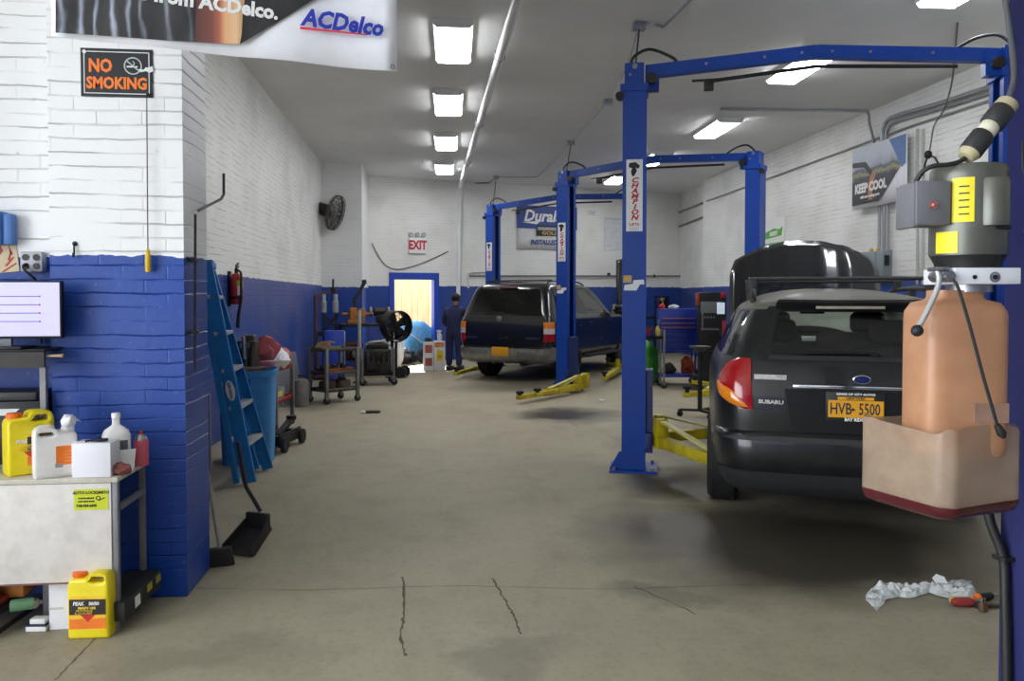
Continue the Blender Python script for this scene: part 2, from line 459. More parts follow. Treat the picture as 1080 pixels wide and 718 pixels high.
# ------------------------------------------------------------------ daylight
w = bpy.data.worlds.new('world'); SC.world = w; w.use_nodes = True
bg = w.node_tree.nodes['Background']; bg.inputs[0].default_value = (.86,.93,1,1); 
_wt = w.node_tree; _g = _wt.nodes.new('ShaderNodeTexCoord'); _sp = _wt.nodes.new('ShaderNodeSeparateXYZ'); _mr = _wt.nodes.new('ShaderNodeMapRange')
_wt.links.new(_g.outputs['Generated'], _sp.inputs[0]); _wt.links.new(_sp.outputs[0], _mr.inputs[0]); _wt.links.new(_mr.outputs[0], bg.inputs[1])
_mr.inputs[1].default_value = -.3; _mr.inputs[2].default_value = -.75; _mr.inputs[3].default_value = SKYN; _mr.inputs[4].default_value = SKY      # brighter towards the street
def portal(loc, rot, sx, sy):
    l = bpy.data.lights.new('daylight_portal', 'AREA'); l.shape = 'RECTANGLE'; l.size = sx; l.size_y = sy; l.cycles.is_portal = True
    o = bpy.data.objects.new('daylight_portal', l); COL.objects.link(o); o.location = loc; o.rotation_euler = rot
portal((-4.1,-.5,1.85), (PI/2,0,-PI/2), 6.2, 3.7)
pm = BACKM @ V((dl+dr_)/2, .3, dt/2)
portal(pm, (-PI/2,0,BACKRZ), dr_-dl, dt)
sl = bpy.data.lights.new('sun', 'SUN'); sl.energy = SUN; sl.angle = R(.6); sl.color = (1,.95,.86)
so = bpy.data.objects.new('sun', sl); COL.objects.link(so); so.rotation_euler = (R(-58), R(0), R(8))   # from behind the back wall, high
SC.view_settings.view_transform = 'Standard'; SC.view_settings.look = 'None'; SC.view_settings.gamma = 1; SC.view_settings.use_curve_mapping = False
SC.view_settings.exposure = EXPO
SC.cycles.use_denoising = True
SC.cycles.max_bounces = 8; SC.cycles.diffuse_bounces = 5; SC.cycles.sample_clamp_indirect = 6
# ------------------------------------------------------------------ two-post lifts
M_LB = M('lift blue enamel', (14,66,160), .38, spec=.4, var=.05, scale=5, dirt=(30,44,96), dirt_amt=.25)
M_LBD = M('lift blue grimy enamel', (34,44,104), .5, var=.12, dirt=(40,38,44), dirt_amt=.5)
M_YEL = M('lift yellow enamel', (196,176,28), .45, var=.12, scale=9, dirt=(92,78,24), dirt_amt=.6)
M_YEL2 = M('pale yellow bar', (206,196,110), .45, var=.1)
M_RUB = M('black rubber', (22,22,23), .6, var=.2)
M_STEEL = M('bare steel', (150,150,152), .35, metal=.9, var=.15)
M_DARKM = M('dark steel', (48,47,47), .45, metal=.6, var=.2, dirt=(70,52,36), dirt_amt=.4)
M_WHITE = M('white label', (232,232,230), .5, var=.03)
M_RED = M('red ink', (190,28,34), .5, var=.04)
M_BLACK = M('black ink', (18,18,20), .5, var=.05)
M_GREYINK = M('grey ink', (120,118,120), .5, var=.05)
M_TAPE = M('yellowed sticker', (196,164,92), .6, var=.12)
M_HOSE = M('black hose', (26,26,27), .5, var=.1)
PW, PD, PH, PT = .20, .27, 3.26, .012     # post: across, deep, height of the column, sheet
PTOP = 3.44

def channel(mb, s, h, x0=0):
    """C-section open towards +x*s"""
    a, d, t = PW/2, PD/2, PT
    poly = [(-a,-d), (a,-d), (a,-d+.07), (a-t,-d+.07), (a-t,-d+t), (-a+t,-d+t), (-a+t,d-t), (a-t,d-t), (a-t,d-.07), (a,d-.07), (a,d), (-a,d)]
    if s < 0: poly = [(-x, y) for x, y in poly][::-1]
    mb.prism([(x+x0, y) for x, y in poly], h-.02, Matrix.Translation((0,0,.02)))

def lift_post(t, x0, s, sign=True, stickers=True, zs=(2.03,2.63)):
    mb = MB(); channel(mb, s, PH, x0)
    mb.b2((x0-PW/2-.02, -PD/2-.015, PH-.06), (x0+PW/2+.012, PD/2+.015, PH))          # collar
    mb.b2((x0-.085, -PD/2+.02, PH), (x0+.075, PD/2-.02, PTOP))                          # head extension
    p = mb.build('post', M_LB, t)
    mb = MB(); mb.b2((x0-.2, -.21, 0), (x0+.2, .21, .02))
    mb.prism([(0,0), (.10,0), (.02,.15), (0,.15)], .012, Matrix(((-1 if s>0 else 1,0,0,x0-s*PW/2), (0,0,1,-PD/2), (0,1,0,.02), (0,0,0,1))))
    mb.build('base_plate', M_LB, t)
    for bx in (-.16, .16):
        for by in (-.17, .17): MB().cyl((x0+bx,by,.02), (x0+bx,by,.045), .016, n=6).build('anchor_bolt', M_STEEL, t)
    mb = MB(); mb.cyl((x0-s*.125,-.16,PH-.10), (x0-s*.125,-.10,PH-.10), .035, n=14); mb.build('sheave', M_DARKM, t)
    mb = MB(); mb.cyl((x0+s*.14,-.155,PTOP-.14), (x0+s*.14,-.10,PTOP-.14), .045, n=14); mb.build('sheave', M_DARKM, t)
    mb = MB(); mb.cyl((x0,-PD/2+.012,PTOP-.03), (x0,-PD/2+.03,PTOP-.03), .022, n=12); mb.cyl((x0-.04,-PD/2+.005,PTOP-.1), (x0-.04,-PD/2+.03,PTOP-.1), .012, n=8); mb.build('pin', M_STEEL, t)
    # lifting cylinder and chain inside the channel
    mb = MB(); mb.cyl((x0+s*.02,.03,.1), (x0+s*.02,.03,2.9), .035, n=12); mb.build('hydraulic_ram', M_DARKM, t)
    mb = MB(); mb.b2((x0+s*.055-.012,-.085,.5), (x0+s*.055+.012,-.06,3.2)); mb.build('chain', M_STEEL, t)
    # carriage
    mb = MB(); mb.b2((x0+min(s*.03,s*.16), -.11, .16), (x0+max(s*.03,s*.16), .11, .86)); mb.b2((x0+min(s*.10,s*.15),-.19,.2), (x0+max(s*.10,s*.15),.19,.34), bev=.01)
    mb.build('carriage', M_LBD, t)
    yf = -PD/2-.003
    if sign:
        z0, z1 = zs; w = .068; k = (z1-z0)
        MB().b2((x0-w,yf-.002,z0), (x0+w,yf+.004,z1)).build('sign_plate', M_WHITE, t)
        yy = yf-.0025
        mb = MB()   # feline head mark: dark crest with an open jaw
        pl = [(-.045,.055), (.01,.062), (.046,.03), (.03,.005), (.012,.018), (.02,-.012), (.0,-.05), (-.018,-.058), (-.03,-.02), (-.02,.012), (-.048,.02)]
        mb.prism(pl, .002, face_m((x0, yy, z1-.085))); mb.build('emblem', M_BLACK, t)
        for i, ch in enumerate('CHAMPION'):
            text(ch, .056, M_RED, t, face_m((x0, yy, z1-.175-i*.0445*k/.6)), bold=.0025, shear=.25, xs=1.3)
        text('LIFTS', .03, M_RED, t, face_m((x0, yy, z0+.055)), bold=.001, xs=1.2)
        text('CHAMPION', .012, M_GREYINK, t, face_m((x0, yy, z0+.028)), xs=1.4); text('TWO POST', .012, M_GREYINK, t, face_m((x0, yy, z0+.012)), xs=1.4)
    if stickers:
        MB().b2((x0-.09,yf,1.60), (x0-.02,yf+.004,1.66)).build('sticker', M_TAPE, t)
        mb = MB(); mb.prism([(-.085,-.05),(.02,-.052),(.05,-.0),(.085,.0),(.08,.04),(-.005,.035),(-.01,.005),(-.08,-.005)], .003, face_m((x0,yf+.003,1.585))); mb.build('sticker', M_WHITE, t)
    return p

def arm(t, root, tip, z, pad=True, brace=True, ext=.4, padz=None):
    """swing arm: lower box beam with a raised root and a diagonal strap"""
    root = Vector((*root[:2], z)); tip = Vector((*tip[:2], z)); d = (tip-root); L = d.length; d.normalize()
    n = V(-d.y, d.x, 0)
    mb = MB()
    mb.bar(root, root+d*L*(1-ext), .10, .085, .006); mb.bar(root+d*L*(1-ext-.12), tip, .07, .06, .004)
    # upright root plate and hub
    if brace: mb.bar(root-d*.05+V(0,0,.07), root+d*.05+V(0,0,.07), .11, .22, .006)
    mb.cyl(root+V(0,0,-.06), root+V(0,0,.19), .05, n=14)
    a = mb.build('swing_arm', M_YEL, t)
    if brace:
        MB().bar(root+d*.03+V(0,0,.175), root+d*(L*.52)+V(0,0,.052), .05, .016).build('brace_strap', M_YEL2, a)
    if pad:
        pz = z+.03 if padz is None else padz
        mb = MB(); mb.cyl(tip-d*.05+V(0,0,-.0), V(tip.x-d.x*.05, tip.y-d.y*.05, pz+.06), .028, n=12); mb.cyl(V(tip.x-d.x*.05,tip.y-d.y*.05,pz+.05), V(tip.x-d.x*.05,tip.y-d.y*.05,pz+.085), .055, n=16)
        mb.build('lift_pad', M_RUB, a)
    return a

def make_lift(label, PL, PR, sign=True, group='two post car lifts', switch=True, rise=.1):
    PL, PR = Vector((*PL,0)), Vector((*PR,0)); d = PR-PL; L = d.length; rz = math.atan2(d.y, d.x)
    t = thing('car_lift', label, 'lift', PL, rz, group)
    lift_post(t, 0, 1, sign); lift_post(t, L, -1, False, False)
    # crossbar: two slopes meeting in the middle, with splice plates
    zb = PTOP-.055
    mb = MB(); mb.bar((.09,0,zb), (L*.5,0,zb+rise), .08, .105); mb.bar((L*.5,0,zb+rise), (L-.09,0,zb), .08, .105)
    mb.b2((.085,-.05,zb-.16), (.2,.05,zb+.05)); mb.b2((L-.2,-.05,zb-.16), (L-.085,.05,zb+.05))
    c = mb.build('crossbar', M_LB, t)
    mb = MB()
    for q in (.2,.36,.46,.54,.64,.8): mb.cyl((L*q,-.047,zb+rise*(1-abs(2*q-1))), (L*q,-.038,zb+rise*(1-abs(2*q-1))), .012, n=8)
    mb.build('bolts', M_STEEL, c)
    if switch:
        mb = MB(); mb.tube([(L*.2,-.06,zb-.115), (L*.5,-.06,zb-.01-.02), (L*.86,-.06,zb-.08)], [.016]*3, n=8); mb.build('shutoff_bar', M_RUB, t)
        mb = MB(); mb.b2((L*.2-.02,-.09,zb-.19), (L*.2+.06,-.03,zb-.10), bev=.006); mb.bar((L*.16,-.06,zb-.105), (L*.24,-.06,zb-.1), .03, .015); mb.build('limit_switch', M_DARKM, t)
    mb = MB(); mb.tube([(-.04,-.04,PTOP-.02), (-.01,-.04,PTOP+.07), (.12,-.03,PTOP+.13), (.3,-.02,PTOP+.06), (.36,-.01,PTOP+.0)], .013, smooth=5); mb.build('hydraulic_hose', M_HOSE, t)
    mb = MB(); mb.tube([(L-.4,-.01,PTOP+.02), (L-.26,-.02,PTOP+.09), (L-.1,-.03,PTOP+.1), (L+.02,-.04,PTOP-.01)], .013, smooth=5); mb.build('hydraulic_hose', M_HOSE, t)
    inv = (Matrix.Translation(PL) @ Matrix.Rotation(rz, 4, 'Z')).inverted()
    return t, L, inv

def post_px(px, D):
    p = at(px, 300, D); return (p.x, p.y)
LIFT_N = (post_px(669, 6.83), post_px(1062, 6.34))
LIFT_M = (post_px(597, 12.5), post_px(796, 10.85))
LIFT_F = (post_px(520, 17.0), post_px(670, 15.1))
tn, Ln, inv = make_lift('nearest blue two-post lift, its post with red lettered sign beside the dark wagon', *LIFT_N)
loc = lambda px, py, z: inv @ on_z(px, py, z)
arm(tn, (.22,-.10), loc(765, 489, .28)+V(.32,-.42,0), .26, pad=True)
arm(tn, (.22,.14), loc(746, 452, .28)+V(.42,.1,0), .26, pad=True)
arm(tn, (Ln-.30,-.13), (Ln-.75,-1.0), .26); arm(tn, (Ln-.30,.13), (Ln-.8,.95), .26)
tm, Lm, inv = make_lift('middle blue two-post lift whose post stands in front of the black SUV', *LIFT_M)
arm(tm, (.29,-.13), loc(546, 420, .08), .09, padz=.09); arm(tm, (.27,.13), loc(556, 417, .08)+V(.14,.0,0), .1, pad=True, padz=.1)
arm(tm, (Lm-.30,-.13), (Lm-.6,-1.0), .2); arm(tm, (Lm-.30,.13), (Lm-1.1,.6), .2)
tf, Lf, inv = make_lift('farthest blue two-post lift, behind the black SUV near the back wall', *LIFT_F)
arm(tf, (.29,-.13), loc(480, 394, .12), .12, brace=False); arm(tf, (.29,.13), (1.0,.7), .12, brace=False)
arm(tf, (Lf-.29,-.13), loc(637, 399, .1), .1, brace=False); arm(tf, (Lf-.29,.13), (Lf-1.0,.75), .12, brace=False)

# ------------------------------------------------------------------ foreground lift post and its power unit
p4 = at(1066, 400, 2.0)
t = thing('lift_post', 'dark blue foreground lift post with a black hose clipped down its side', 'post', (p4.x+.205, p4.y+.02, 0), R(6))
M_LP = M('shaded blue enamel', (36,38,84), .6, spec=.2, var=.06, dirt=(50,48,74), dirt_amt=.3)  # lift blue darkened, the post's shade put into the colour
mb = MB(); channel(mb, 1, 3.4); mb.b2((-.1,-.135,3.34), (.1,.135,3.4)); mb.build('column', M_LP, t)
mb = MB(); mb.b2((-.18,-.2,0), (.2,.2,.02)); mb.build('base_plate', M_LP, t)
mb = MB(); P = [on_plane(*q, V(p4.x-.0,p4.y-.0,0), V(0,1,0)) for q in ((1046,520),(1050,560),(1058,605),(1061,650),(1062,717))]
tinv = (Matrix.Translation((p4.x+.205, p4.y+.02, 0)) @ Matrix.Rotation(R(6),4,'Z')).inverted()
P = [tinv @ p for p in P]; P = [V(p.x-.0, -.16, p.z) for p in P]
hx = -.108
mb.tube([V(-.150,.135,P[0].z+.05), V(-.142,.132,P[1].z), V(-.117,.108,P[2].z), V(-.116,.100,P[3].z), V(-.116,.092,P[4].z), V(-.116,.088,.35), V(-.116,.085,.06)], .013, smooth=5, n=10)
h = mb.build('hydraulic_hose', M_HOSE, t)
mb = MB(); mb.b2((-.134,.085,P[2].z-.006), (-.099,.130,P[2].z+.006), bev=.002); mb.build('hose_clip', M_DARKM, t)

pu = at(1020, 300, 1.8)
PU = thing('power_unit', 'hydraulic power unit with grey electric motor and orange fluid tank on foreground post', 'power unit', pu, -PSI)
s = 1.8/840     # metres per pixel at this depth
def q(px, py, y=0): return V((px-1020)*s, y, (300-py)*s+.0)
M_MOT = M('grey green motor paint', (98,98,90), .38, metal=.5, var=.1, dirt=(60,58,52), dirt_amt=.3)
M_MOTD = M('dark motor ring', (42,42,42), .45, metal=.4, var=.1)
M_ALU = M('cast aluminium', (196,196,198), .35, metal=.6, var=.06)
M_BOX = M('grey terminal box', (112,112,117), .5, metal=.2, var=.06)
M_YLAB = M('yellow label', (226,206,20), .5, var=.06, dirt=(150,130,30), dirt_amt=.3)
M_TANK = M('fluid stained plastic', (200,150,114), .38, var=.12, scale=7, dirt=(166,112,80), dirt_amt=.6, translucent=.25, spec=.5)
M_JUG = M('milky cut plastic jug', (190,166,142), .35, var=.12, scale=9, dirt=(122,96,74), dirt_amt=.6, alpha=.66, translucent=.3)
M_FLU = M('red hydraulic fluid', (74,20,28), .2, var=.1)
rm = 37*s
mb = MB()
prof = [(rm*.6, q(0,176).z), (rm*.93, q(0,177).z), (rm*.99, q(0,181).z), (rm, q(0,188).z), (rm, q(0,266).z), (rm*.985, q(0,270).z)]
mb.lathe([(r, z) for r, z in prof[::-1]], 36); mb.build('motor_housing', M_MOT, PU)
mb = MB(); mb.lathe([(rm*.83, q(0,284).z), (rm*.86, q(0,278).z), (rm*.97, q(0,270).z)], 36); mb.build('end_bell', M_MOTD, PU)
mb = MB(); mb.lathe([(15*s, q(0,241).z), (15.5*s, q(0,238).z), (15.5*s, q(0,196).z), (14*s, q(0,193).z)], 24, Matrix.Translation((q(1028,0).x, -rm*.80, 0))); mb.build('capacitor_cover', M_MOT, PU)
mb = MB(); mb.b2(q(1012,245,-rm*.98), q(1044,241,-rm*.6), bev=.003); mb.build('cover_bracket', M_MOTD, PU)
def curved_label(x0, x1, z0, z1, name, mat, par):
    rows = []
    for zz in (z0, z1):
        rows.append([V(math.sin(a)*(rm+.0012), -math.cos(a)*(rm+.0012), zz) for a in [math.asin(max(-.99,min(.99,x0/rm)))+(math.asin(max(-.99,min(.99,x1/rm)))-math.asin(max(-.99,min(.99,x0/rm))))*i/6 for i in range(7)]])
    mb = MB(); mb.grid(rows); return mb.build(name, mat, par)
curved_label(q(990.5,0).x, q(1006.5,0).x, q(0,237).z, q(0,192).z, 'warning_label', M_YLAB, PU)
curved_label(-rm*.985, q(994.5,0).x, q(0,268).z, q(0,246).z, 'warning_label', M_YLAB, PU)
mb = MB()
for k in range(5):
    a = math.asin(q(998.5,0).x/rm); mb.b2((-.010,-.0004,q(0,201+k*7).z-.0015), (.010,.0004,q(0,201+k*7).z+.0015))
    pass
mb.xf(Matrix.Translation((math.sin(a)*(rm+.0016), -math.cos(a)*(rm+.0016), 0)) @ Matrix.Rotation(a,4,'Z')); mb.build('label_print', M_BLACK, PU)
mb = MB(); mb.b2(q(952.5,239.5,-.055), q(988,194.5,.03), bev=.004); mb.build('terminal_box', M_BOX, PU)
MB().b2(q(950.5,241.5,-.05), q(957,196,.032), bev=.003).build('box_lid', M_BOX, PU)
mb = MB(); mb.cyl(q(969,219.5,-.056), q(969,219.5,-.062), 4*s, n=16); mb.sphere(q(969,219.5,-.062), 2.6*s, (1,.6,1)); mb.build('push_button', M('button red metal', (190,120,116), .25, metal=.7, var=.2), PU)
# bracket to the post
mb = MB(); mb.b2(q(1056,0,-.02)+V(0,0,q(0,253).z), q(1070,0,.03)+V(0,0,q(0,186).z)); mb.b2(q(1069,0,-.10)+V(0,0,q(0,253).z), q(1072,0,.1)+V(0,0,q(0,182).z)); mb.build('mounting_bracket', M_MOTD, PU)
mb = MB()
for py in (210.5, 246): mb.cyl(q(1058,py,-.07), q(1073,py,-.07), 1.6*s, n=8); mb.cyl(q(1064,py,-.07), q(1068,py,-.07), 3.4*s, n=6)
mb.build('bolt', M_STEEL, PU)
# pump block, lever, tank
mb = MB(); mb.b2(q(988,300,-.075), q(1054.5,283.5,.06), bev=.002); pb = mb.build('pump_block', M('bright aluminium block', (226,226,230), .4, metal=.15, var=.04), PU)
mb = MB(); mb.cyl(q(1007.5,293,-.0765), q(1007.5,293,-.0745), 2.2*s, n=12); mb.cyl(q(1028,293,-.0775), q(1028,293,-.0745), 2.6*s, n=14); mb.build('port_hole', M_BLACK, pb)
mb = MB(); mb.lathe([(5.4*s,0),(5.4*s,.0015),(3.4*s,.0016),(3.4*s,0)], 18, Matrix.Translation(q(1028,293,-.0748)) @ Matrix.Rotation(PI/2,4,'X'), cap=False); mb.build('port_ring', M_STEEL, pb)
mb = MB(); mb.b2(q(976,298,-.07), q(988,287,-.02), bev=.003); mb.cyl(q(981,292,-.085), q(981,292,-.01), 5*s, n=14); mb.b2(q(970,287,-.07), q(984,282.5,-.03), bev=.002); mb.build('valve_body', M_STEEL, PU)
mb = MB(); mb.tube([q(973,285,-.06), q(974,294,-.065), q(971,305,-.07), q(961,324,-.078), q(950,342,-.085)], 2.8*s, smooth=5, n=10); lv = mb.build('release_lever', M_ALU, PU)
mb = MB(); mb.sphere(q(947.5,347,-.086), 6*s, n=16); mb.build('lever_knob', M_RUB, lv)
mb = MB(); mb.lathe([(22*s,q(0,308).z),(22*s,q(0,300).z)], 28, Matrix.Translation((q(1020.5,0).x,-.005,0))); mb.build('neck_ring', M_STEEL, PU)
# tank: squarish translucent bottle with shoulders
mb = MB()
hw = 43.5*s
mb.lathe([(hw*.9,q(0,478).z),(hw*.97,q(0,474).z),(hw,q(0,466).z),(hw,q(0,335).z),(hw*.985,q(0,328).z),(hw*.86,q(0,319).z),(hw*.60,q(0,316).z),(hw*.55,q(0,313).z),(hw*.55,q(0,306).z)], 40,
         Matrix.Translation((q(1007,0).x,0,0)), sy=.8, sq=5)
tk = mb.build('fluid_tank', M_TANK, PU, smooth=50)
mb = MB(); mb.b2(q(1009,441,-hw*.8-.0025), q(1044,421,-hw*.8+.004)); mb.build('tank_label', M('faded grey label', (150,118,100), .6, var=.2), tk)
mb = MB(); mb.tube([q(981,296,-.09), q(985,304,-.098), q(995,340,-.104), q(1008,390,-.108), q(1018,425,-.11), q(1025,450,-.112)], 1.7*s, smooth=5, n=8); mb.build('bleed_hose', M_HOSE, PU)
mb = MB(); mb.loft_axis(q(1022,440,-.112), q(1029,453,-.113), [(3*s,0),(4*s,.4),(4.4*s,.7),(2*s,1)], 12); mb.build('hose_nozzle', M_RUB, PU)
# cut-open jug hung round the tank foot, catching drips
jug = thing('drip_container', 'cut-open milky plastic jug hung around the bottom of the orange fluid tank', 'container', pu+V(0,0,0), -PSI)
jc = q(999.5,0,.0)
jh = 57*s; ja = R(25)
def jug_ring(py, k, n=48, sq=7.0, wav=0):
    out = []
    for i in range(n):
        a = 2*PI*i/n; c, si = math.cos(a), math.sin(a)
        x = math.copysign(abs(c)**(2/sq), c)*jh*k; y = math.copysign(abs(si)**(2/sq), si)*jh*k*1.0
        dent = 1-.02*math.cos(4*a+1)-.018*math.sin(7*a)
        x *= dent; y *= dent
        out.append(V(jc.x+x*math.cos(ja)-y*math.sin(ja), jc.y+.03+x*math.sin(ja)+y*math.cos(ja), (300-py)*s + wav*(.006*math.sin(3*a+1)+.004*math.sin(7*a))))
    return out
rows = [jug_ring(539,.4), jug_ring(538,.8), jug_ring(534,.95), jug_ring(526,1.0), jug_ring(505,1.0), jug_ring(480,1.0), jug_ring(458,1.0), jug_ring(449,1.0,wav=1),
        jug_ring(446,.992,wav=1), jug_ring(447,.985,wav=1)]
mb = MB(); vs = mb.grid(rows, closed=True); mb.bm.faces.new(vs[0][::-1]); mb.build('jug_body', M_JUG, jug, smooth=60)
rows = [jug_ring(539.5,.4), jug_ring(538.5,.803), jug_ring(534.3,.955), jug_ring(526,1.006), jug_ring(523.5,1.006), jug_ring(523,.985), jug_ring(523,.3)]
mb = MB(); vs = mb.grid(rows, closed=True); mb.bm.faces.new(vs[0][::-1]); mb.bm.faces.new(vs[-1]); mb.build('caught_fluid', M_FLU, jug, smooth=60)
# power cord with a pair of twist-lock connectors
pc = thing('power_cable', 'heavy black power cord with twist-lock connectors plugged together above the motor', 'cord', pu, -PSI)
M_PLUG = M('black ribbed plug', (40,40,42), .6, var=.15, bump=.2); M_BEI = M('beige plug cap', (172,160,126), .5, var=.1, dirt=(90,80,60), dirt_amt=.4); M_IVO = M('ivory connector', (206,200,176), .45, var=.06)
a, b = q(1052,113,-.03), q(1004,170,-.05)
ax = b-a
def seg(t0, t1, r0, r1, name, mat, n=20):
    mb = MB(); mb.loft_axis(a+ax*t0, a+ax*t1, [(r0*.93,0),(r0,.06),(r1,.94),(r1*.93,1)], n); return mb.build(name, mat, pc)
seg(0,.13,10.5*s,11.5*s,'plug_cap',M_BEI); seg(.13,.42,12*s,12*s,'connector_body',M_PLUG); seg(.42,.60,9.5*s,9.5*s,'connector_face',M_IVO); seg(.60,.92,11.5*s,11.5*s,'plug_body',M_PLUG); seg(.92,1.02,10.5*s,8*s,'plug_cap',M_BEI)
mb = MB(); mb.tube([a+ax*.02, q(1056,103,-.02), q(1066,84,.0), q(1073,55,.03), q(1077,20,.06), q(1078,-40,.09), q(1079,-120,.11)], 3.1*s, smooth=6, n=10); mb.build('cable', M('grey cable jacket', (74,74,78), .5, var=.08), pc)
mb = MB(); mb.tube([a+ax*.99, q(997,175,-.05), q(985,178,-.05), q(972,179,-.045), q(963,184,-.035), q(959,195,-.02)], 2.4*s, smooth=6, n=10); mb.build('cable', M_HOSE, pc)
mb = MB(); mb.tube([q(1079,150,.0), q(1076,165,-.01), q(1071,180,-.03), q(1067,188,-.05)], 3.2*s, smooth=5, n=10); mb.build('cable', M_HOSE, pc)
# ------------------------------------------------------------------ vehicles
class Shell:
    """car body as a stack of plan outlines. prof: rows (z, half width, rear y, front y, corner radius)"""
    def __init__(s, prof, bow=.05, fbow=.25, taper=.03):
        s.p = prof; s.bow, s.fbow, s.taper = bow, fbow, taper
    def at(s, z):
        p = s.p
        if z <= p[0][0]: return p[0][1:]
        for a, b in zip(p, p[1:]):
            if z <= b[0]:
                t = (z-a[0])/(b[0]-a[0]); return [x+(y-x)*t for x, y in zip(a[1:], b[1:])]
        return p[-1][1:]
    def pt(s, u, z, side=-1, off=0):
        """u 0..1 rear face, 1..2 rear corner, 2..3 flank, 3..4 front corner, 4..5 front"""
        w, yr, yf, rc = s.at(z)
        k = 1-s.taper
        we = w*k
        if u <= 1:
            x = u*(we-rc); y = yr + s.bow*(x/we)**2
        elif u <= 2:
            x0 = we-rc; y0 = yr + s.bow*(x0/we)**2; a = (u-1)*PI/2
            x = x0+rc*math.sin(a); y = y0+rc*1.15*(1-math.cos(a))
        elif u <= 3:
            y0 = yr + s.bow*((we-rc)/we)**2 + rc*1.15; y1 = yf - s.fbow - .12
            t = u-2; y = y0+(y1-y0)*t; x = we + (w-we)*math.sin(PI*min(1,max(0,t)))**.6
        elif u <= 4:
            a = (u-3)*PI/2; y1 = yf-s.fbow-.12
            x = we-.16+.16*math.cos(a); y = y1+.12*math.sin(a)
        else:
            t = u-4; x = (we-.16)*(1-t); y = yf - s.fbow*(x/(we))**2 - 0*t
            x = (we-.16)*(1-t); y = yf - s.fbow*((1-t)**2)
        p = V(side*x, y, z)
        if off: p += s.nrm(u, z, side)*off
        return p
    def nrm(s, u, z, side=-1):
        e = .004
        a = s.pt(min(5,u+e), z, side)-s.pt(max(0,u-e), z, side); b = s.pt(u, z+e, side)-s.pt(u, z-e, side)
        n = a.cross(b); n.normalize()
        c = s.pt(u, z, side)
        if n.dot(V(c.x*.6, c.y-2.3, 0)) < 0: n.negate()
        return n
    def y2u(s, y, z):
        w, yr, yf, rc = s.at(z); we = w*(1-s.taper)
        y0 = yr + s.bow*((we-rc)/we)**2 + rc*1.15; y1 = yf - s.fbow - .12
        return 2+max(0, min(1, (y-y0)/(y1-y0)))
    def x2u(s, x, z):
        w, yr, yf, rc = s.at(z); return max(0,min(1, abs(x)/(w*(1-s.taper)-rc)))

def shell_mesh(sh, us, zs, classify):
    """returns dict class -> MB of quads for both sides"""
    out = {}
    for side in (-1, 1):
        for i in range(len(zs)-1):
            zm = (zs[i]+zs[i+1])/2
            for j in range(len(us)-1):
                um = (us[j]+us[j+1])/2
                k = classify(um, zm, side, sh.pt(um, zm, side))
                if k is None: continue
                mb = out.setdefault(k, MB())
                mb.poly([sh.pt(us[j],zs[i],side), sh.pt(us[j+1],zs[i],side), sh.pt(us[j+1],zs[i+1],side), sh.pt(us[j],zs[i+1],side)])
    return out
def patch(sh, left, z0, z1, nz=10, nu=8, off=.004, side=-1, mb=None, bulge=0):
    """surface patch; left(z) -> (u0,u1)"""
    mb = mb or MB(); rows = []
    for i in range(nz+1):
        z = z0+(z1-z0)*i/nz; u0, u1 = left(z)
        rows.append([sh.pt(u0+(u1-u0)*j/nu, z, side, off+bulge*math.sin(PI*j/nu)*math.sin(PI*i/nz)) for j in range(nu+1)])
    mb.grid(rows); return mb
def fr(a, b, n): return [a+(b-a)*i/n for i in range(n+1)]

M_CARB = M('black metallic paint', (20,21,23), .34, coat=.5, var=.05, spec=.35, dirt=(58,56,50), dirt_amt=.25)
M_CARD = M('dusty roof paint', (104,99,88), .55, coat=.2, var=.1, scale=5)
M_PLAS = M('grey bumper plastic', (40,40,41), .6, var=.1)
M_TIRE = M('tyre rubber', (24,24,24), .75, var=.15)
M_RIM = M('alloy wheel', (150,152,156), .3, metal=.8, var=.05)
M_CHROME = M('chrome', (210,212,216), .12, metal=1, var=.02)
M_REDL = M('red lamp lens', (160,14,20), .15, coat=.6, var=.08, scale=30)
M_AMBL = M('amber lamp lens', (226,128,16), .15, coat=.8, var=.12, scale=30)
M_CLRL = M('clear lamp lens', (196,192,190), .15, coat=.8, var=.1, scale=30)
M_PLATE = M('gold number plate', (226,160,20), .5, var=.04)
M_NAVY = M('navy plate ink', (26,28,58), .5, var=.05)
M_SEAT = M('charcoal seat cloth', (40,39,38), .9, var=.1)
M_INT = M('grey cabin trim', (110,108,102), .8, var=.1)
def glass_mat(name, tint, k):
    t = NT(name); t.t.nodes.remove(t.b)
    tr = t.n('ShaderNodeBsdfTransparent'); tr.inputs[0].default_value = (*tint, 1)
    gl = t.n('ShaderNodeBsdfGlossy'); gl.inputs['Roughness'].default_value = .04
    fz = t.n('ShaderNodeFresnel'); fz.inputs[0].default_value = 1.5
    mx = t.n('ShaderNodeMixShader'); t.l(t.math('ADD', fz.outputs[0], k, clamp=True), mx.inputs[0]); t.l(tr.outputs[0], mx.inputs[1]); t.l(gl.outputs[0], mx.inputs[2])
    t.l(mx.outputs[0], t.out.inputs[0]); return t.m
M_GLASS = glass_mat('car glass', (.84,.88,.84), .03)
M_PRIV = glass_mat('privacy glass', (.06,.065,.07), .02)

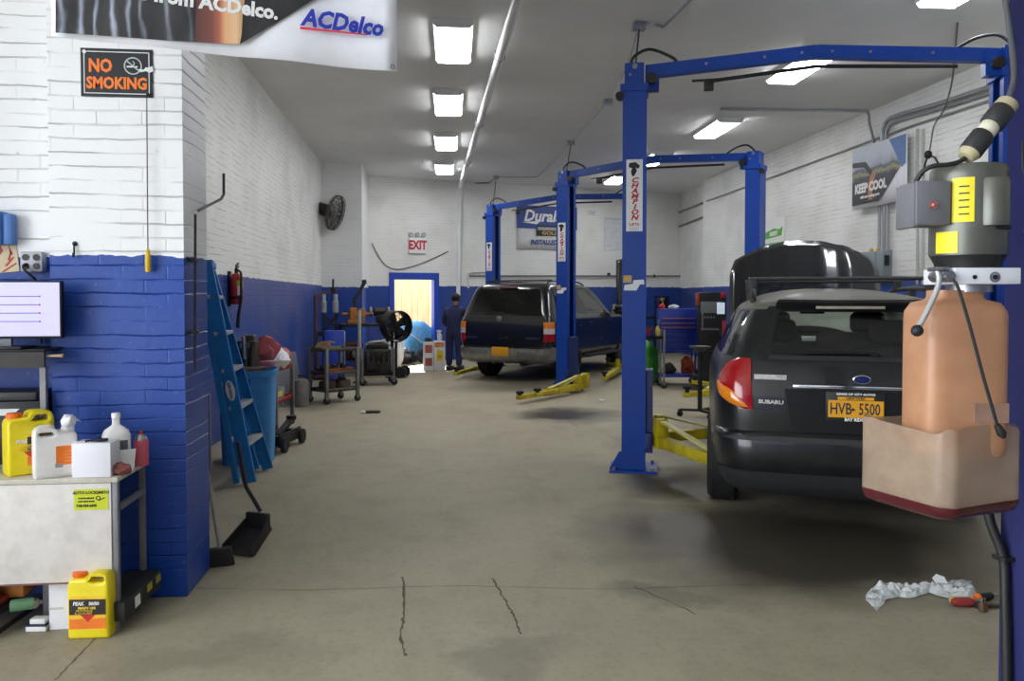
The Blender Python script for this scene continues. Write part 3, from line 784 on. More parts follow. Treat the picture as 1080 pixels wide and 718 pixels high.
def wheel(par, x, y, r, w, spokes=5):
    s = -1 if x < 0 else 1
    mb = MB(); prof = [(r*.62,-w/2),(r*.9,-w/2),(r*.985,-w*.38),(r,-w*.2),(r,w*.2),(r*.985,w*.38),(r*.9,w/2),(r*.62,w/2)]
    m = Matrix.Translation((x,y,r)) @ Matrix.Rotation(PI/2, 4, 'Y')
    mb.lathe(prof, 36, m, cap=False)
    for gx in (-.3,-.1,.1,.3):      # tread grooves read as raised ribs
        mb.lathe([(r*.99,(gx-.06)*w),(r*1.006,(gx-.055)*w),(r*1.006,(gx+.055)*w),(r*.99,(gx+.06)*w)], 36, m, cap=False)
    t = mb.build('tyre', M_TIRE, par)
    mb = MB(); mb.lathe([(r*.64,-w*.42),(r*.6,-w*.1),(r*.6,w*.1),(r*.64,w*.42)], 30, m, cap=False)
    for k in range(spokes):
        a = 2*PI*k/spokes; p0 = V(x+s*w*.3, y+math.cos(a)*r*.1, r+math.sin(a)*r*.1); p1 = V(x+s*w*.36, y+math.cos(a)*r*.61, r+math.sin(a)*r*.61)
        mb.bar(p0, p1, .05, .03, up=V(1,0,0))
    mb.cyl((x+s*w*.2,y,r), (x+s*w*.36,y,r), r*.17, n=16); mb.build('rim', M_RIM, t)
    return t
def cut_arches(o, cyls):
    """wheel openings, cut once and stored in the mesh"""
    for (x, y, r) in cyls:
        mb = MB(); mb.cyl((x-.3,y,r*.98), (x+.3,y,r*.98), r*1.17, n=40); c = mb.build('cutter', M_TIRE)
        md = o.modifiers.new('arch', 'BOOLEAN'); md.object = c; md.operation = 'DIFFERENCE'; md.solver = 'FAST'
        dg = bpy.context.evaluated_depsgraph_get(); dg.update()
        me = bpy.data.meshes.new_from_object(o.evaluated_get(dg)); o.modifiers.clear(); old = o.data; o.data = me
        bpy.data.objects.remove(c)

# ---------- black wagon (bonnet up) in the near bay
WT = R(-21.5)
wc = at(903, 430, 4.70)
W = thing('station_wagon', 'dark station wagon seen from behind with its bonnet propped up and yellow plate', 'car', (wc.x, wc.y, 0), WT)
sh = Shell([(.24,.76,.16,4.5,.22), (.30,.82,.07,4.6,.22), (.40,.865,.02,4.68,.24), (.50,.88,-.005,4.70,.24), (.60,.885,0,4.71,.24), (.635,.886,.012,4.7,.24), (.65,.886,.055,4.7,.24),
            (.75,.888,.05,4.68,.24), (.86,.888,.055,4.5,.24), (.93,.885,.065,4.2,.25), (.985,.872,.075,3.75,.25), (1.03,.855,.09,3.5,.25), (1.08,.83,.11,3.4,.24), (1.12,.805,.135,3.3,.22),
            (1.2,.768,.19,3.08,.19), (1.3,.722,.265,2.82,.17), (1.38,.682,.325,2.6,.16), (1.42,.65,.35,2.45,.16), (1.445,.61,.37,2.36,.17), (1.46,.585,.50,2.3,.18), (1.48,.54,.70,2.22,.2), (1.505,.46,.95,2.12,.22), (1.53,.33,1.25,2.0,.2), (1.545,.18,1.5,1.9,.12), (1.55,.05,1.62,1.8,.04)], taper=.075)
us = fr(0,.84,8)+[.92]+fr(1,2,7)+fr(2,2.12,2)[1:]+[2.2,2.3,2.41,2.43,2.5,2.6,2.66,2.68,2.78,2.88,2.94,3]+fr(3,4,4)[1:]+fr(4,5,6)[1:]
us = sorted(set(us))
zs = [.24,.27,.30,.35,.40,.45,.50,.55,.60,.635,.65,.70,.75,.80,.86,.90,.93,.96,.985,1.01,1.03,1.055,1.08,1.10,1.12,1.14,1.17,1.2,1.25,1.3,1.34,1.375,1.385,1.40,1.42,1.445,1.46,1.48,1.505,1.53,1.545,1.55]
def cls(u, z, side, p):
    if u < .93 and 1.125 < z < 1.385: return 'rear_window'
    if 1.5 < u < 2.9 and 1.09 < z < 1.39 and not (2.41 < u < 2.43 or 2.66 < u < 2.68): return 'side_window:%d:%d' % (side, (u > 2.42)+(u > 2.67))
    if u > 3.6 and 1.09 < z < 1.40: return 'windscreen'
    if p.y > 3.45 and .9 < z < 1.06 and u > 3.0: return 'engine_bay'
    if z < .645: return ('rear_bumper' if u < 2.5 else 'front_bumper') if (u < 2.05 or u > 3) and z < .645 else ('sill' if z < .40 else 'body')
    if z > 1.40 and (u > 1.2 or z > 1.43): return 'roof'
    return 'body'
P = shell_mesh(sh, us, zs, cls)
body = P['body'].build('body', M_CARB, W, smooth=50)
bm_ = P['rear_bumper'].build('rear_bumper', M_CARB, W, smooth=50); P['front_bumper'].build('front_bumper', M_CARB, W, smooth=50)
P['roof'].build('roof', M_CARD, W, smooth=50)
if 'sill' in P: sill = P['sill'].build('sill', M_PLAS, W)
P['rear_window'].build('rear_window', M_GLASS, W, smooth=60); [P[k].build('side_window', M_GLASS, W, smooth=60) for k in sorted(P) if k.startswith('side_w')]; P['windscreen'].build('windscreen', M_GLASS, W, smooth=60)
P['engine_bay'].build('engine_bay', M_DARKM, W)
AX = (.99, 3.66); TR = .335
for ob in (body, bm_, sill): cut_arches(ob, [(sx*.80, y, TR) for sx in (-1,1) for y in AX])
for sx in (-1,1):
    for y in AX: wheel(W, sx*.765, y, TR, .215)
# floor pan and wheel houses keep the underside dark
mb = MB(); mb.b2((-.62,.35,.27), (.62,4.45,.36)); mb.b2((-.55,.18,.3),(.55,.4,.5)); mb.cyl((.30,.12,.3),(.30,.62,.3),.06,n=14); mb.build('underbody', M_DARKM, W)
# lower bumper apron in bare plastic, its step and lip
mb = patch(sh, lambda z: (0,1.98), .25, .41, 4, 24, .006); patch(sh, lambda z: (0,1.98), .25, .41, 4, 24, .006, 1, mb); mb.build('bumper_apron', M_PLAS, W)
mb = patch(sh, lambda z: (0,1.0+.6*(.645-z)/.045), .60, .645, 3, 16, .006); patch(sh, lambda z: (0,1.6), .60, .645, 3, 16, .006, 1, mb); mb.build('bumper_step', M_PLAS, W)
# tail lamps
def lamp_u(z):     # inner edge on the tailgate side, outer edge round the corner
    t = min(1, max(0, (z-.785)/(1.09-.785)))
    pts_ = ((0,1.12),(.1,1.36),(.25,1.58),(.42,1.66),(.6,1.66),(.8,1.62),(.93,1.54),(1,1.38))
    for (a, ua), (b, ub) in zip(pts_, pts_[1:]):
        if t <= b: o_ = ua+(ub-ua)*(t-a)/(b-a); break
    return (1.0+.18*t**1.6, o_)
def ambz(z):
    a, b = lamp_u(z); return (a+(b-a)*.30, b)
for sd in (-1,1):
    tl = patch(sh, lamp_u, .785, 1.09, 14, 14, .012, sd, bulge=.02).build('tail_lamp', M_REDL, W)
    patch(sh, ambz, .80, .945, 8, 10, .018, sd, bulge=.018).build('indicator_lens', M_AMBL, tl)
# window surrounds, tailgate garnish, plate recess
mb = patch(sh, lambda z: (0,.93), 1.088, 1.118, 2, 14, .004); patch(sh, lambda z: (0,.93), 1.088, 1.118, 2, 14, .004, 1, mb); mb.build('window_moulding', M_PLAS, W)
for sd in (-1,1): patch(sh, lambda z: (.89,.97), 1.118, 1.39, 8, 3, .003, sd).build('window_border', M_BLACK, W)
mb = MB()
for sd in (-1,1):
    rows = [[sh.pt(u, zz, sd, o_) for u in fr(0,.95,10)] for zz, o_ in ((1.40,.004),(1.398,.05),(1.408,.07),(1.422,.065),(1.436,.01))]
    mb.grid(rows)
mb.build('roof_spoiler', M_CARB, W)
mb = MB(); c = sh.pt(0,1.425); mb.b2((-.2,c.y-.078,1.404), (.2,c.y-.05,1.422), bev=.004); mb.build('high_brake_lamp', M('smoked brake lamp', (150,140,128), .3, var=.1), W)
def rear(x, z, off=0): 
    p = sh.pt(sh.x2u(x, z), z, 1, off); p.x = math.copysign(abs(p.x), x) if x else 0; return p
mb = MB(); yb = rear(0,.9).y
mb.b2((-.35,yb-.014,.925), (.40,yb+.05,.948), bev=.004); mb.build('tailgate_garnish', M_CHROME, W)
yp = rear(0,.84).y-.012
mb = MB(); pl = [(-.40,.92),(-.36,.70),(-.30,.665),(.30,.665),(.36,.70),(.40,.92)]
mb.prism(pl, .012, face_m((0,yp+.006,0))); mb.build('plate_recess', M('black gloss recess', (16,16,18), .35, var=.05), W)
pl = MB().b2((-.165,yp-.022,.74), (.165,yp-.008,.915), bev=.003).build('plate_frame', M_BLACK, W)
MB().b2((-.153,yp-.025,.763), (.153,yp-.02,.865)).build('number_plate', M_PLATE, W)
fm = lambda x, z, y=0: face_m((x, yp-.026-y, z))
text('HVB', .096, M_NAVY, W, fm(-.083,.812), xs=.68, bold=.001); text('5500', .096, M_NAVY, W, fm(.075,.812), xs=.62, bold=.001)
mb = MB(); mb.prism([(-.014,-.004),(-.004,.010),(.004,.004),(.013,.0),(.004,-.008)], .001, fm(-.013,.812)); mb.build('state_emblem', M_NAVY, W)
MB().b2((-.10,yp-.0245,.868), (.10,yp-.021,.886)).build('plate_header', M_PLATE, W); text('NEW YORK', .018, M_NAVY, W, fm(0,.877), bold=.0005, xs=1.1)
text('KINGS OF CITY AUTOS', .017, M_WHITE, W, fm(0,.902), bold=.0008, xs=1.2); text('BAY RIDGE', .026, M_WHITE, W, fm(.0,.751), bold=.0012, xs=.95)
text('SUBARU', .032, M_CHROME, W, face_m(rear(-.475,.835,.014), n=(-.14,-1,0)), bold=.0015, xs=1.25, ext=.003)
mb = MB(); ce = rear(.04,.985,.006); m = face_m(ce)
mb.lathe([(.052,0),(.052,.005),(.044,.007),(.044,.003)], 28, m, sy=.5, cap=False); em = mb.build('oval_badge', M_CHROME, W)
mb = MB(); mb.lathe([(.045,0),(.045,.004)], 28, m, sy=.5); 
mb.build('badge_field', M('deep blue enamel', (22,34,90), .25, var=.05), em)
mb = MB()
for (sx_, sz_, r_) in ((-.022,.006,.007),(-.006,.009,.004),(.008,.008,.004),(.02,.004,.004),(.006,-.006,.004),(-.008,-.006,.004)):
    c4 = m @ V(sx_, sz_, .005); star = []
    for k in range(8): rr = r_ if k%2==0 else r_*.35; star.append((rr*math.cos(k*PI/4), rr*math.sin(k*PI/4)))
    mb.prism(star, .001, face_m(c4))
mb.build('badge_stars', M_CHROME, em)
MB().box(rear(-.48,.985,.006), (.19,.012,.03), Euler((0,0,R(-6)))).build('bumper_sticker', M('worn silver sticker', (196,192,184), .5, var=.2, scale=40, dirt=(80,80,80), dirt_amt=.5), W)
# wiper
w0 = rear(.16,1.128,.03); mb = MB(); mb.tube([w0, rear(.02,1.136,.04), rear(-.28,1.128,.035)], [.013,.01,.006], n=8); mb.tube([rear(.1,1.14,.022), rear(-.42,1.122,.022)], .007, n=6); mb.cyl(w0+V(0,.03,0), w0-V(0,.02,0), .02, n=12)
mb.build('rear_wiper', M_RUB, W)
# roof rails with cross bars
for sd in (-1,1):
    mb = MB(); ys = (.52,.9,1.6,2.1,2.3); P_ = []
    for y, hh in zip((.55,.62,.95,1.5,2.0,2.28,2.36),(.01,.05,.07,.075,.07,.05,.01)): P_.append(V(sd*.57, y, 1.465+hh))
    mb.tube(P_, .017, smooth=4, n=8); rl = mb.build('roof_rail', M_PLAS, W)
    for y in (.66,1.4,2.2): MB().b2((sd*.57-.02,y-.05,1.44), (sd*.57+.02,y+.05,1.53), bev=.01).build('rail_foot', M_PLAS, rl)
for y in (.82,1.95):
    mb = MB(); mb.lathe([(.03,-.60),(.03,.60)], 14, Matrix.Translation((0,y,1.605)) @ Matrix.Rotation(PI/2,4,'Y'), sx=.45); 
    for sd in (-1,1): mb.b2((sd*.57-.03,y-.035,1.52), (sd*.57+.03,y+.035,1.61), bev=.008)
    mb.build('cross_bar', M_PLAS, W)
rows = [[sh.pt(u, z, sd_, -.03) for sd_, u in [(-1,2.9),(-1,2.4),(-1,2.1),(1,2.1),(1,2.4),(1,2.9)]] for z in (1.40,1.43)]
mb = MB(); mb.b2((-.55,.62,1.405), (.55,2.3,1.425), bev=.01); mb.build('headliner', M('pale headliner', (150,148,140), .9), W)
# raised bonnet: crowned panel hinged at the cowl
hy, hz = 3.42, 1.02
rows = []; HL = 1.12; ang = R(66)
for i in range(15):
    t = i/14; row = []
    for j in range(25):
        x = (j/12-1); hwid = (.74-.10*max(0,t-.75)*4*.5)*(1-.02*t)
        crown = .085*(1-x*x) + .034*(math.exp(-((abs(x)-.62)/.06)**2)) + .020*math.exp(-((abs(x)-.28)/.05)**2)*min(1,t*1.5) - .05*max(0,abs(x)-.86)*7*.1
        yy = HL*(t-.13*max(0,t-.6)*2.5*x*x*1.2)
        up = V(0, math.cos(ang), math.sin(ang)); out = V(0, -math.sin(ang), math.cos(ang))
        curl = -.12*max(0,t-.82)**1.4*3
        row.append(V(x*hwid, hy, hz) + up*yy + out*(crown+curl))
    rows.append(row)
mb = MB(); mb.grid(rows); mb.build('bonnet', M('glossy bonnet paint', (24,25,29), .2, coat=1, var=.04, spec=.6), W, thick=.02, smooth=60)
mb = MB(); mb.tube([V(.60,4.0,.95), V(.55,hy+.42,hz+.7)], .006, n=6); mb.build('prop_rod', M_DARKM, W)
# cabin: bench, front seats with head restraints, dashboard
def headrest(par, x, y, z, w=.26): return MB().box((x,y,z), (w,.10,.17), bev=.045, seg=3).build('head_restraint', M_SEAT, par)
mb = MB(); mb.box((0,1.25,.84), (1.24,.16,.62), Euler((R(-12),0,0)), bev=.05, seg=3); mb.box((0,1.55,.56), (1.24,.5,.16), bev=.05); rs = mb.build('rear_bench', M_SEAT, W)
for x in (-.38,.38): headrest(rs, x, 1.20, 1.23)
MB().box((0,1.2,1.17), (.22,.09,.1), bev=.03).build('head_restraint', M_SEAT, rs)
for x in (-.37,.37):
    mb = MB(); mb.box((x,2.12,.86), (.48,.14,.66), Euler((R(-12),0,0)), bev=.06, seg=3); mb.box((x,2.42,.56), (.48,.5,.16), bev=.05); st = mb.build('front_seat', M_SEAT, W)
    headrest(st, x, 2.06, 1.27, .27)
mb = MB(); mb.box((0,3.05,.97), (1.36,.4,.26), bev=.08, seg=3); mb.build('dashboard', M('dash paled for windscreen light', (168,174,164), .7), W)  # dash paled so its colour stands for light through the windscreen
mb = MB(); mb.box((0,.75,.60), (1.25,.9,.04)); mb.build('cargo_floor', M_INT, W)
mb = MB(); mb.box((.0,2.72,1.36), (.22,.03,.07), bev=.012); mb.build('mirror', M_BLACK, W)

# ---------- black SUV in the far bay
ST = R(-31)
sr = at(581, 383, 13.3); 
SW_ = .93
sc = V(sr.x, sr.y, 0) + V(-math.cos(ST), -math.sin(ST), 0)*SW_*.98
U = thing('suv', 'big black SUV with a gold plate on its bumper, parked behind the middle lift post', 'car', sc, ST)
sv = Shell([(.33,.80,.16,4.75,.16), (.38,.88,.05,4.85,.18), (.44,.91,.0,4.9,.18), (.60,.92,-.02,4.92,.18), (.625,.92,.06,4.92,.18), (.80,.935,.06,4.9,.16), (1.0,.93,.07,4.85,.16),
            (1.08,.92,.08,4.75,.16), (1.11,.91,.085,3.9,.16), (1.14,.90,.09,3.75,.16), (1.2,.875,.11,3.62,.16), (1.4,.82,.20,3.28,.15), (1.58,.765,.28,2.95,.15), (1.645,.735,.32,2.8,.17), (1.69,.68,.38,2.65,.2), (1.72,.58,.5,2.5,.25), (1.735,.4,.7,2.3,.25), (1.74,.1,1.2,1.8,.08)])
us = sorted(set(fr(0,.9,8)+[.96]+fr(1,2,6)+[2.02,2.07,2.13,2.15,2.24,2.33,2.35,2.45,2.55,2.57,2.67,2.77,2.88,2.93,3]+fr(3,4,4)+fr(4,5,6)))
zs = [.33,.36,.38,.41,.44,.52,.60,.625,.7,.8,.9,1.0,1.04,1.08,1.095,1.11,1.125,1.14,1.17,1.2,1.25,1.3,1.4,1.5,1.58,1.615,1.645,1.69,1.72,1.735,1.74]
def cls(u, z, side, p):
    if u < 1.05 and 1.15 < z < 1.62: return 'rear_window'
    if 2.03 < u < 2.88 and 1.18 < z < 1.61 and not (2.13 < u < 2.15 or 2.33 < u < 2.35 or 2.55 < u < 2.57): return '%s:%d:%d' % ('door_window' if u > 2.56 else 'side_window', side, (u > 2.14)+(u > 2.34)+(u > 2.56))
    if u > 3.5 and 1.18 < z < 1.63: return 'windscreen'
    if z < .61 and (u < 2.04 or u > 3): return 'rear_bumper' if u < 2.5 else 'front_bumper'
    return 'body'
P = shell_mesh(sv, us, zs, cls)
M_SUVP = M('black paint', (13,13,14), .25, coat=.6, var=.05)
body = P['body'].build('body', M_SUVP, U, smooth=50)
M_BUMP = M('dull chrome bumper', (165,165,165), .3, metal=.85, var=.15, dirt=(60,56,50), dirt_amt=.5)
bm_ = P['rear_bumper'].build('rear_bumper', M_BUMP, U, smooth=50); P['front_bumper'].build('front_bumper', M_BUMP, U, smooth=50)
P['rear_window'].build('rear_window', M_PRIV, U, smooth=60); [P[k].build(k.split(':')[0], M_PRIV if k[0] == 's' else M_GLASS, U, smooth=60) for k in sorted(P) if ':' in k]; P['windscreen'].build('windscreen', M_GLASS, U, smooth=60)
SAX = (1.15, 4.05); SRR = .385
for ob in (body, bm_): cut_arches(ob, [(sx*.84, y, SRR) for sx in (-1,1) for y in SAX])
for sx in (-1,1):
    for y in SAX: wheel(U, sx*.78, y, SRR, .26, 6)
mb = MB(); mb.b2((-.65,.3,.34), (.65,4.6,.5)); mb.cyl((-.75,SAX[0],.38),(.75,SAX[0],.38),.07,n=12); mb.sphere((0,SAX[0],.38), .16); mb.cyl((.35,.1,.36),(.35,.9,.36),.07,n=12); mb.build('underbody', M_DARKM, U)
for sd in (-1,1):
    mb = MB(); mb.b2((sd*.93-.09,1.7,.36), (sd*.93+.07,3.5,.41), bev=.015); mb.build('running_board', M_PLAS, U)
    tl = patch(sv, lambda z: (1.0,1.72), .72, 1.05, 8, 8, .012, sd).build('tail_lamp', M_REDL, U)
    patch(sv, lambda z: (1.0,1.72), .85, .94, 4, 8, .017, sd).build('reverse_lens', M_CLRL, tl); patch(sv, lambda z: (1.0,1.72), .94, 1.05, 4, 8, .017, sd).build('indicator_lens', M_AMBL, tl)
    mb = MB(); P_ = [V(sd*.60,y,1.70+h) for y, h in ((.6,.0),(.7,.05),(1.2,.065),(2.1,.06),(2.45,.0))]; mb.tube(P_, .016, smooth=4, n=8); mb.build('roof_rail', M_PLAS, U)
    mb = MB(); mb.box((sd*1.03,3.45,1.22), (.20,.10,.18), bev=.03, seg=3); mb.bar((sd*.9,3.46,1.2),(sd*1.0,3.45,1.2),.05,.05); mb.build('door_mirror', M_SUVP, U)
    mb = MB()
    for y in (2.02, 2.98): mb.box((sd*.938,y,1.0), (.025,.17,.035), bev=.008)
    mb.build('door_handle', M_SUVP, U)
for y in (.75, 1.9): MB().b2((-.62,y-.025,1.765), (.62,y+.025,1.785), bev=.005).build('cross_bar', M_PLAS, U)
def srear(x, z, off=0):
    p = sv.pt(sv.x2u(x, z), z, 1, off); p.x = x; return p
mb = patch(sv, lambda z: (0,.985), 1.125, 1.15, 2, 14, .012); patch(sv, lambda z: (0,.985), 1.125, 1.15, 2, 14, .012, 1, mb); mb.build('liftgate_ledge', M_SUVP, U)
mb = MB(); mb.lathe([(.052,0),(.052,.012),(.04,.018)], 20, face_m(srear(-.08,1.10,.012)), sy=.95); mb.build('lock_cover', M_STEEL, U)
mb = MB(); mb.box(srear(0,1.63,.02), (.34,.03,.022), bev=.006); mb.build('high_brake_lamp', M('dark red brake lamp', (120,20,24), .3), U)
c = srear(-.02,.545,.008); MB().box(c, (.31,.012,.15), bev=.004).build('number_plate', M_PLATE, U)
mb = MB(); mb.box(srear(.45,.52,.01), (.34,.02,.09), bev=.015); mb.build('bumper_step', M_STEEL, U); mb = MB(); mb.box(srear(-.45,.54,.01), (.34,.02,.09), bev=.015); mb.build('bumper_step', M_STEEL, U)
mb = MB()
for x, wd in ((-.66,.26),(.52,.34)):
    for k in range(7): mb.box(srear(x+wd*(k/6-.5), .775, .006), (.024,.008,.028))
text('SUBURBAN', .045, M_CHROME, U, face_m(srear(-.62,.775,.008)), xs=1.0, bold=.001); text('CHEVROLET', .045, M_CHROME, U, face_m(srear(.55,.775,.008)), xs=1.1, bold=.001)
mb = MB(); mb.prism([(-.09,-.03),(-.03,-.03),(-.03,-.012),(.11,-.012),(.08,.03),(.03,.03),(.03,.012),(-.1,.012)], .006, face_m(srear(0,.77,.006))); mb.build('emblem', M_DARKM, U)
mb = MB(); mb.box((0,1.5,1.02), (1.3,.14,.5), bev=.05); mb.box((-.4,2.35,1.05),(.5,.14,.6),bev=.05); mb.box((.4,2.35,1.05),(.5,.14,.6),bev=.05); st = mb.build('seats', M_SEAT, U)
MB().box((0,3.4,1.08), (1.5,.3,.2), bev=.05).build('dashboard', M_INT, U)
# ------------------------------------------------------------------ front left: signs, cart, jugs
def outline2d(loops, depth, bevel, m, name, mat, parent):
    """filled flat outline (first loop) with holes, given depth and rounded edges; lies in XY, thickness along Z centred"""
    cu = bpy.data.curves.new('o2', 'CURVE'); cu.dimensions = '2D'; cu.fill_mode = 'BOTH'; cu.extrude = max(0, depth/2-bevel); cu.bevel_depth = bevel; cu.bevel_resolution = 3; cu.offset = -bevel
    for lp in loops:
        sp = cu.splines.new('POLY'); sp.points.add(len(lp)-1); sp.use_cyclic_u = True
        for p, c in zip(sp.points, lp): p.co = (c[0], c[1], 0, 1)
    ob = bpy.data.objects.new('o2', cu); COL.objects.link(ob); dg = bpy.context.evaluated_depsgraph_get(); dg.update()
    me = bpy.data.meshes.new_from_object(ob.evaluated_get(dg)); bpy.data.objects.remove(ob); bpy.data.curves.remove(cu)
    me.transform(m); bm = bmesh.new(); bm.from_mesh(me); bmesh.ops.remove_doubles(bm, verts=bm.verts, dist=1e-5); bpy.data.meshes.remove(me)
    mb = MB(); mb.bm.free(); mb.bm = bm
    return mb.build(name, mat, parent, smooth=50)
def rr(x0, y0, x1, y1, r, n=5):
    out = []
    for cx, cy, a0 in ((x1-r,y1-r,0),(x0+r,y1-r,90),(x0+r,y0+r,180),(x1-r,y0+r,270)):
        for i in range(n+1): a = R(a0+90*i/n); out.append((cx+r*math.cos(a), cy+r*math.sin(a)))
    return out

# ACDelco banner hung from the ceiling in front of the pier
M_VINYL = M('white vinyl', (240,240,246), .45, var=.03)
def photo_mat():
    t = NT('banner photo print'); tc = t.n('ShaderNodeTexCoord').outputs['Object']
    mp = t.n('ShaderNodeMapping'); t.l(tc, mp.inputs[0]); mp.inputs['Scale'].default_value = (3.2,1.2,1.2)
    n = t.noise(mp.outputs[0], 2.2, 7, .6); x = t.n('ShaderNodeTexWave'); x.bands_direction = 'X'; x.inputs['Scale'].default_value = 1.4; x.inputs['Distortion'].default_value = 9; x.inputs['Detail'].default_value = 4
    t.l(mp.outputs[0], x.inputs['Vector'])
    sx = t.n('ShaderNodeSeparateXYZ'); t.l(tc, sx.inputs[0])
    fade = t.ramp(sx.outputs[0], .75, .1)
    k = t.math('MULTIPLY', t.math('POWER', x.outputs[1], 6), fade)
    k = t.math('MULTIPLY', k, t.ramp(n, .3, .7), clamp=True)
    c = t.mix(k, t.mix(t.ramp(n,.35,.7), lin((22,22,27)), lin((66,64,64))), lin((196,204,222)))
    t.l(c, t.b.inputs['Base Color']); t.b.inputs['Roughness'].default_value = .45; return t.m
bl0 = at(54.5, 38, 3.3); br0 = at(418.5, 76, 3.72); bz = (bl0.z+br0.z)/2
bd = V(br0.x-bl0.x, br0.y-bl0.y, 0); BW = bd.length; brz = math.atan2(bd.y, bd.x)
ban = thing('hanging_banner', 'white vinyl advertising banner with dark photo print and blue logo hung overhead', 'banner', (bl0.x, bl0.y, bz), brz)
bminv = (Matrix.Translation((bl0.x,bl0.y,bz)) @ Matrix.Rotation(brz,4,'Z')).inverted(); bnn = V(bd.y,-bd.x,0).normalized()
def bxy(px, py): p = bminv @ on_plane(px, py, bl0, bnn); return (p.x, p.z)
BH = 1.15
rows = [[V(x*BW/24, .012*math.sin(x*.7)*(1-z/8), z*BH/8 + bxy(54.5+(418.5-54.5)*x/24, 38+38*x/24)[1]*(1 if z == 0 else 0) - .004*math.sin(PI*x/24)) for x in range(25)] for z in range(9)]
mb = MB(); mb.grid(rows); mb.build('vinyl_sheet', M_VINYL, ban, thick=.003)
yo = -.020
def bpoly(pxs, name, mat, off=0, par=ban, top=False):
    pts = [bxy(*p) for p in pxs]; pts = [(x, min(z, BH-.03)) for x, z in pts]
    mb = MB(); mb.prism(pts, .002, face_m((0, yo-off, 0))); return mb.build(name, mat, par)
M_PHOTO = photo_mat()
ph = bpoly([(60,-75),(60,36),(120,40),(180,44.5),(252.5,48.5),(299,21),(340,-5),(440,-75)], 'photo_print', M_PHOTO)
def arm_print():
    t = NT('forearm print'); tc = t.n('ShaderNodeTexCoord').outputs['Object']; sx = t.n('ShaderNodeSeparateXYZ'); t.l(tc, sx.inputs[0])
    x0, x1 = bxy(207,20)[0], bxy(256,20)[0]
    r = t.n('ShaderNodeValToRGB'); t.l(t.ramp(sx.outputs[0], x0, x1), r.inputs[0]); e = r.color_ramp.elements
    e[0].color = (*lin((92,56,52)),1); e[1].color = (*lin((196,152,112)),1)
    for p_, c_ in ((.35,(128,74,66)),(.5,(178,100,78)),(.62,(226,170,124)),(.85,(232,190,146))): q_ = e.new(p_); q_.color = (*lin(c_),1)
    t.l(r.outputs[0], t.b.inputs['Base Color']); return t.m
bpoly([(208,-60),(207,20),(206.5,46),(253,48.4),(255,38),(256,18),(258,4),(256,-60)], 'forearm_print', arm_print(), .002)
M_ACB = M('logo blue ink', (34,52,170), .45, var=.03)
def btext(body, px, py, size, mat, **k):
    x, z = bxy(px, py); return text(body, size, mat, ban, face_m((x, yo-.006, z))@Matrix.Rotation(k.pop('rot',0),4,'Z'), **k)
p0, p1 = bxy(320,26), bxy(401,34)
tx = btext('ACDelco', 361, 26.5, .105, M_ACB, bold=.004, shear=.22, xs=.9, rot=R(-2.5))
bpoly([(316.5,30),(316,32.5),(386,39),(386.5,37.8)], 'logo_underline', M('logo red ink', (222,44,64), .45), .004)
btext('Better results from ACDelco.', 168, -2.5, .085, M_WHITE, bold=.0035, xs=.95, rot=R(-3))
mb = MB(); x, z = bxy(413.5,71.5)
mb.lathe([(.006,0),(.006,.004),(.011,.004),(.011,0)], 16, face_m((x,yo+.003,z)), cap=False); mb.build('grommet', M_STEEL, ban)
for x in (.03, BW-.03): mb = MB(); mb.tube([V(x,0,BH-.02), V(x,0,HC-bz-.0)], .004, n=6); mb.build('hanging_cord', M_WHITE, ban)

# NO SMOKING sign with its torn corner, and the pull cord
YP = 4.05
def onp(px, py): return on_y(px, py, YP)
c0, c1 = onp(86,101.5), onp(161,53)
ns = thing('no_smoking_sign', 'black no smoking sign with orange letters on the white brick pier', 'sign', ((c0.x+c1.x)/2, YP, (c0.z+c1.z)/2))
w_, h_ = c1.x-c0.x, c1.z-c0.z
M_ORG = M('orange ink', (244,122,30), .5, var=.04)
MB().b2((-w_/2,-.006,-h_/2), (w_/2,0,h_/2)).build('sign_board', M_BLACK, ns)
mb = MB(); a_, b_, e_ = w_/2-.014, h_/2-.014, .004
for lo, hi in (((-a_,-.0072,-b_),(a_,-.005,-b_+e_)), ((-a_,-.0072,b_-e_),(a_,-.005,b_)), ((-a_,-.0072,-b_),(-a_+e_,-.005,b_)), ((a_-e_,-.0072,-b_),(a_,-.005,b_))): mb.b2(lo, hi)
mb.build('border_line', M_WHITE, ns)
text('NO', .085, M_ORG, ns, face_m((-.075,-.0065,.030)), bold=.0035, xs=.8); text('SMOKING', .076, M_ORG, ns, face_m((.0,-.0065,-.052)), bold=.003, xs=.82)
mb = MB(); m = face_m((.075,-.0062,.035)); mb.lathe([(.042,0),(.042,.0015),(.036,.0015),(.036,0)], 28, m, cap=False); mb.box(m@V(0,0,.0008), (.074,.0015,.006), Euler((0,R(40),0))); 
sy_ = mb.build('prohibition_symbol', M('grey print', (178,190,190), .5), ns)
mb = MB(); mb.box(m@V(-.004,-.004,.0004), (.05,.001,.007)); mb.tube([m@V(.0,.0,.0006), m@V(.008,.012,.0006), m@V(.0,.022,.0006)], .002, n=6); mb.build('cigarette_mark', M_WHITE, sy_)
mb = MB(); mb.prism([(.1,.02),(.125,.018),(.135,.03),(.15,.028),(.165,.038),(.17,.012),(.15,.004),(.135,.012),(.112,.006)], .002, face_m((0,-.0065,0))); mb.build('tape_scrap', M_WHITE, ns)
mb = MB(); mb.cyl((-w_/2+.018,-.010,h_/2-.018), (-w_/2+.018,-.004,h_/2-.018), .009, n=12); mb.build('tack', M_WHITE, ns)
pc0, pc1, pc2 = onp(157,100), onp(158,263), onp(158.5,287)
cord = thing('pull_cord', 'thin cord with a yellow handle hanging below the no smoking sign', 'cord', (pc2.x, YP-.03, pc2.z))
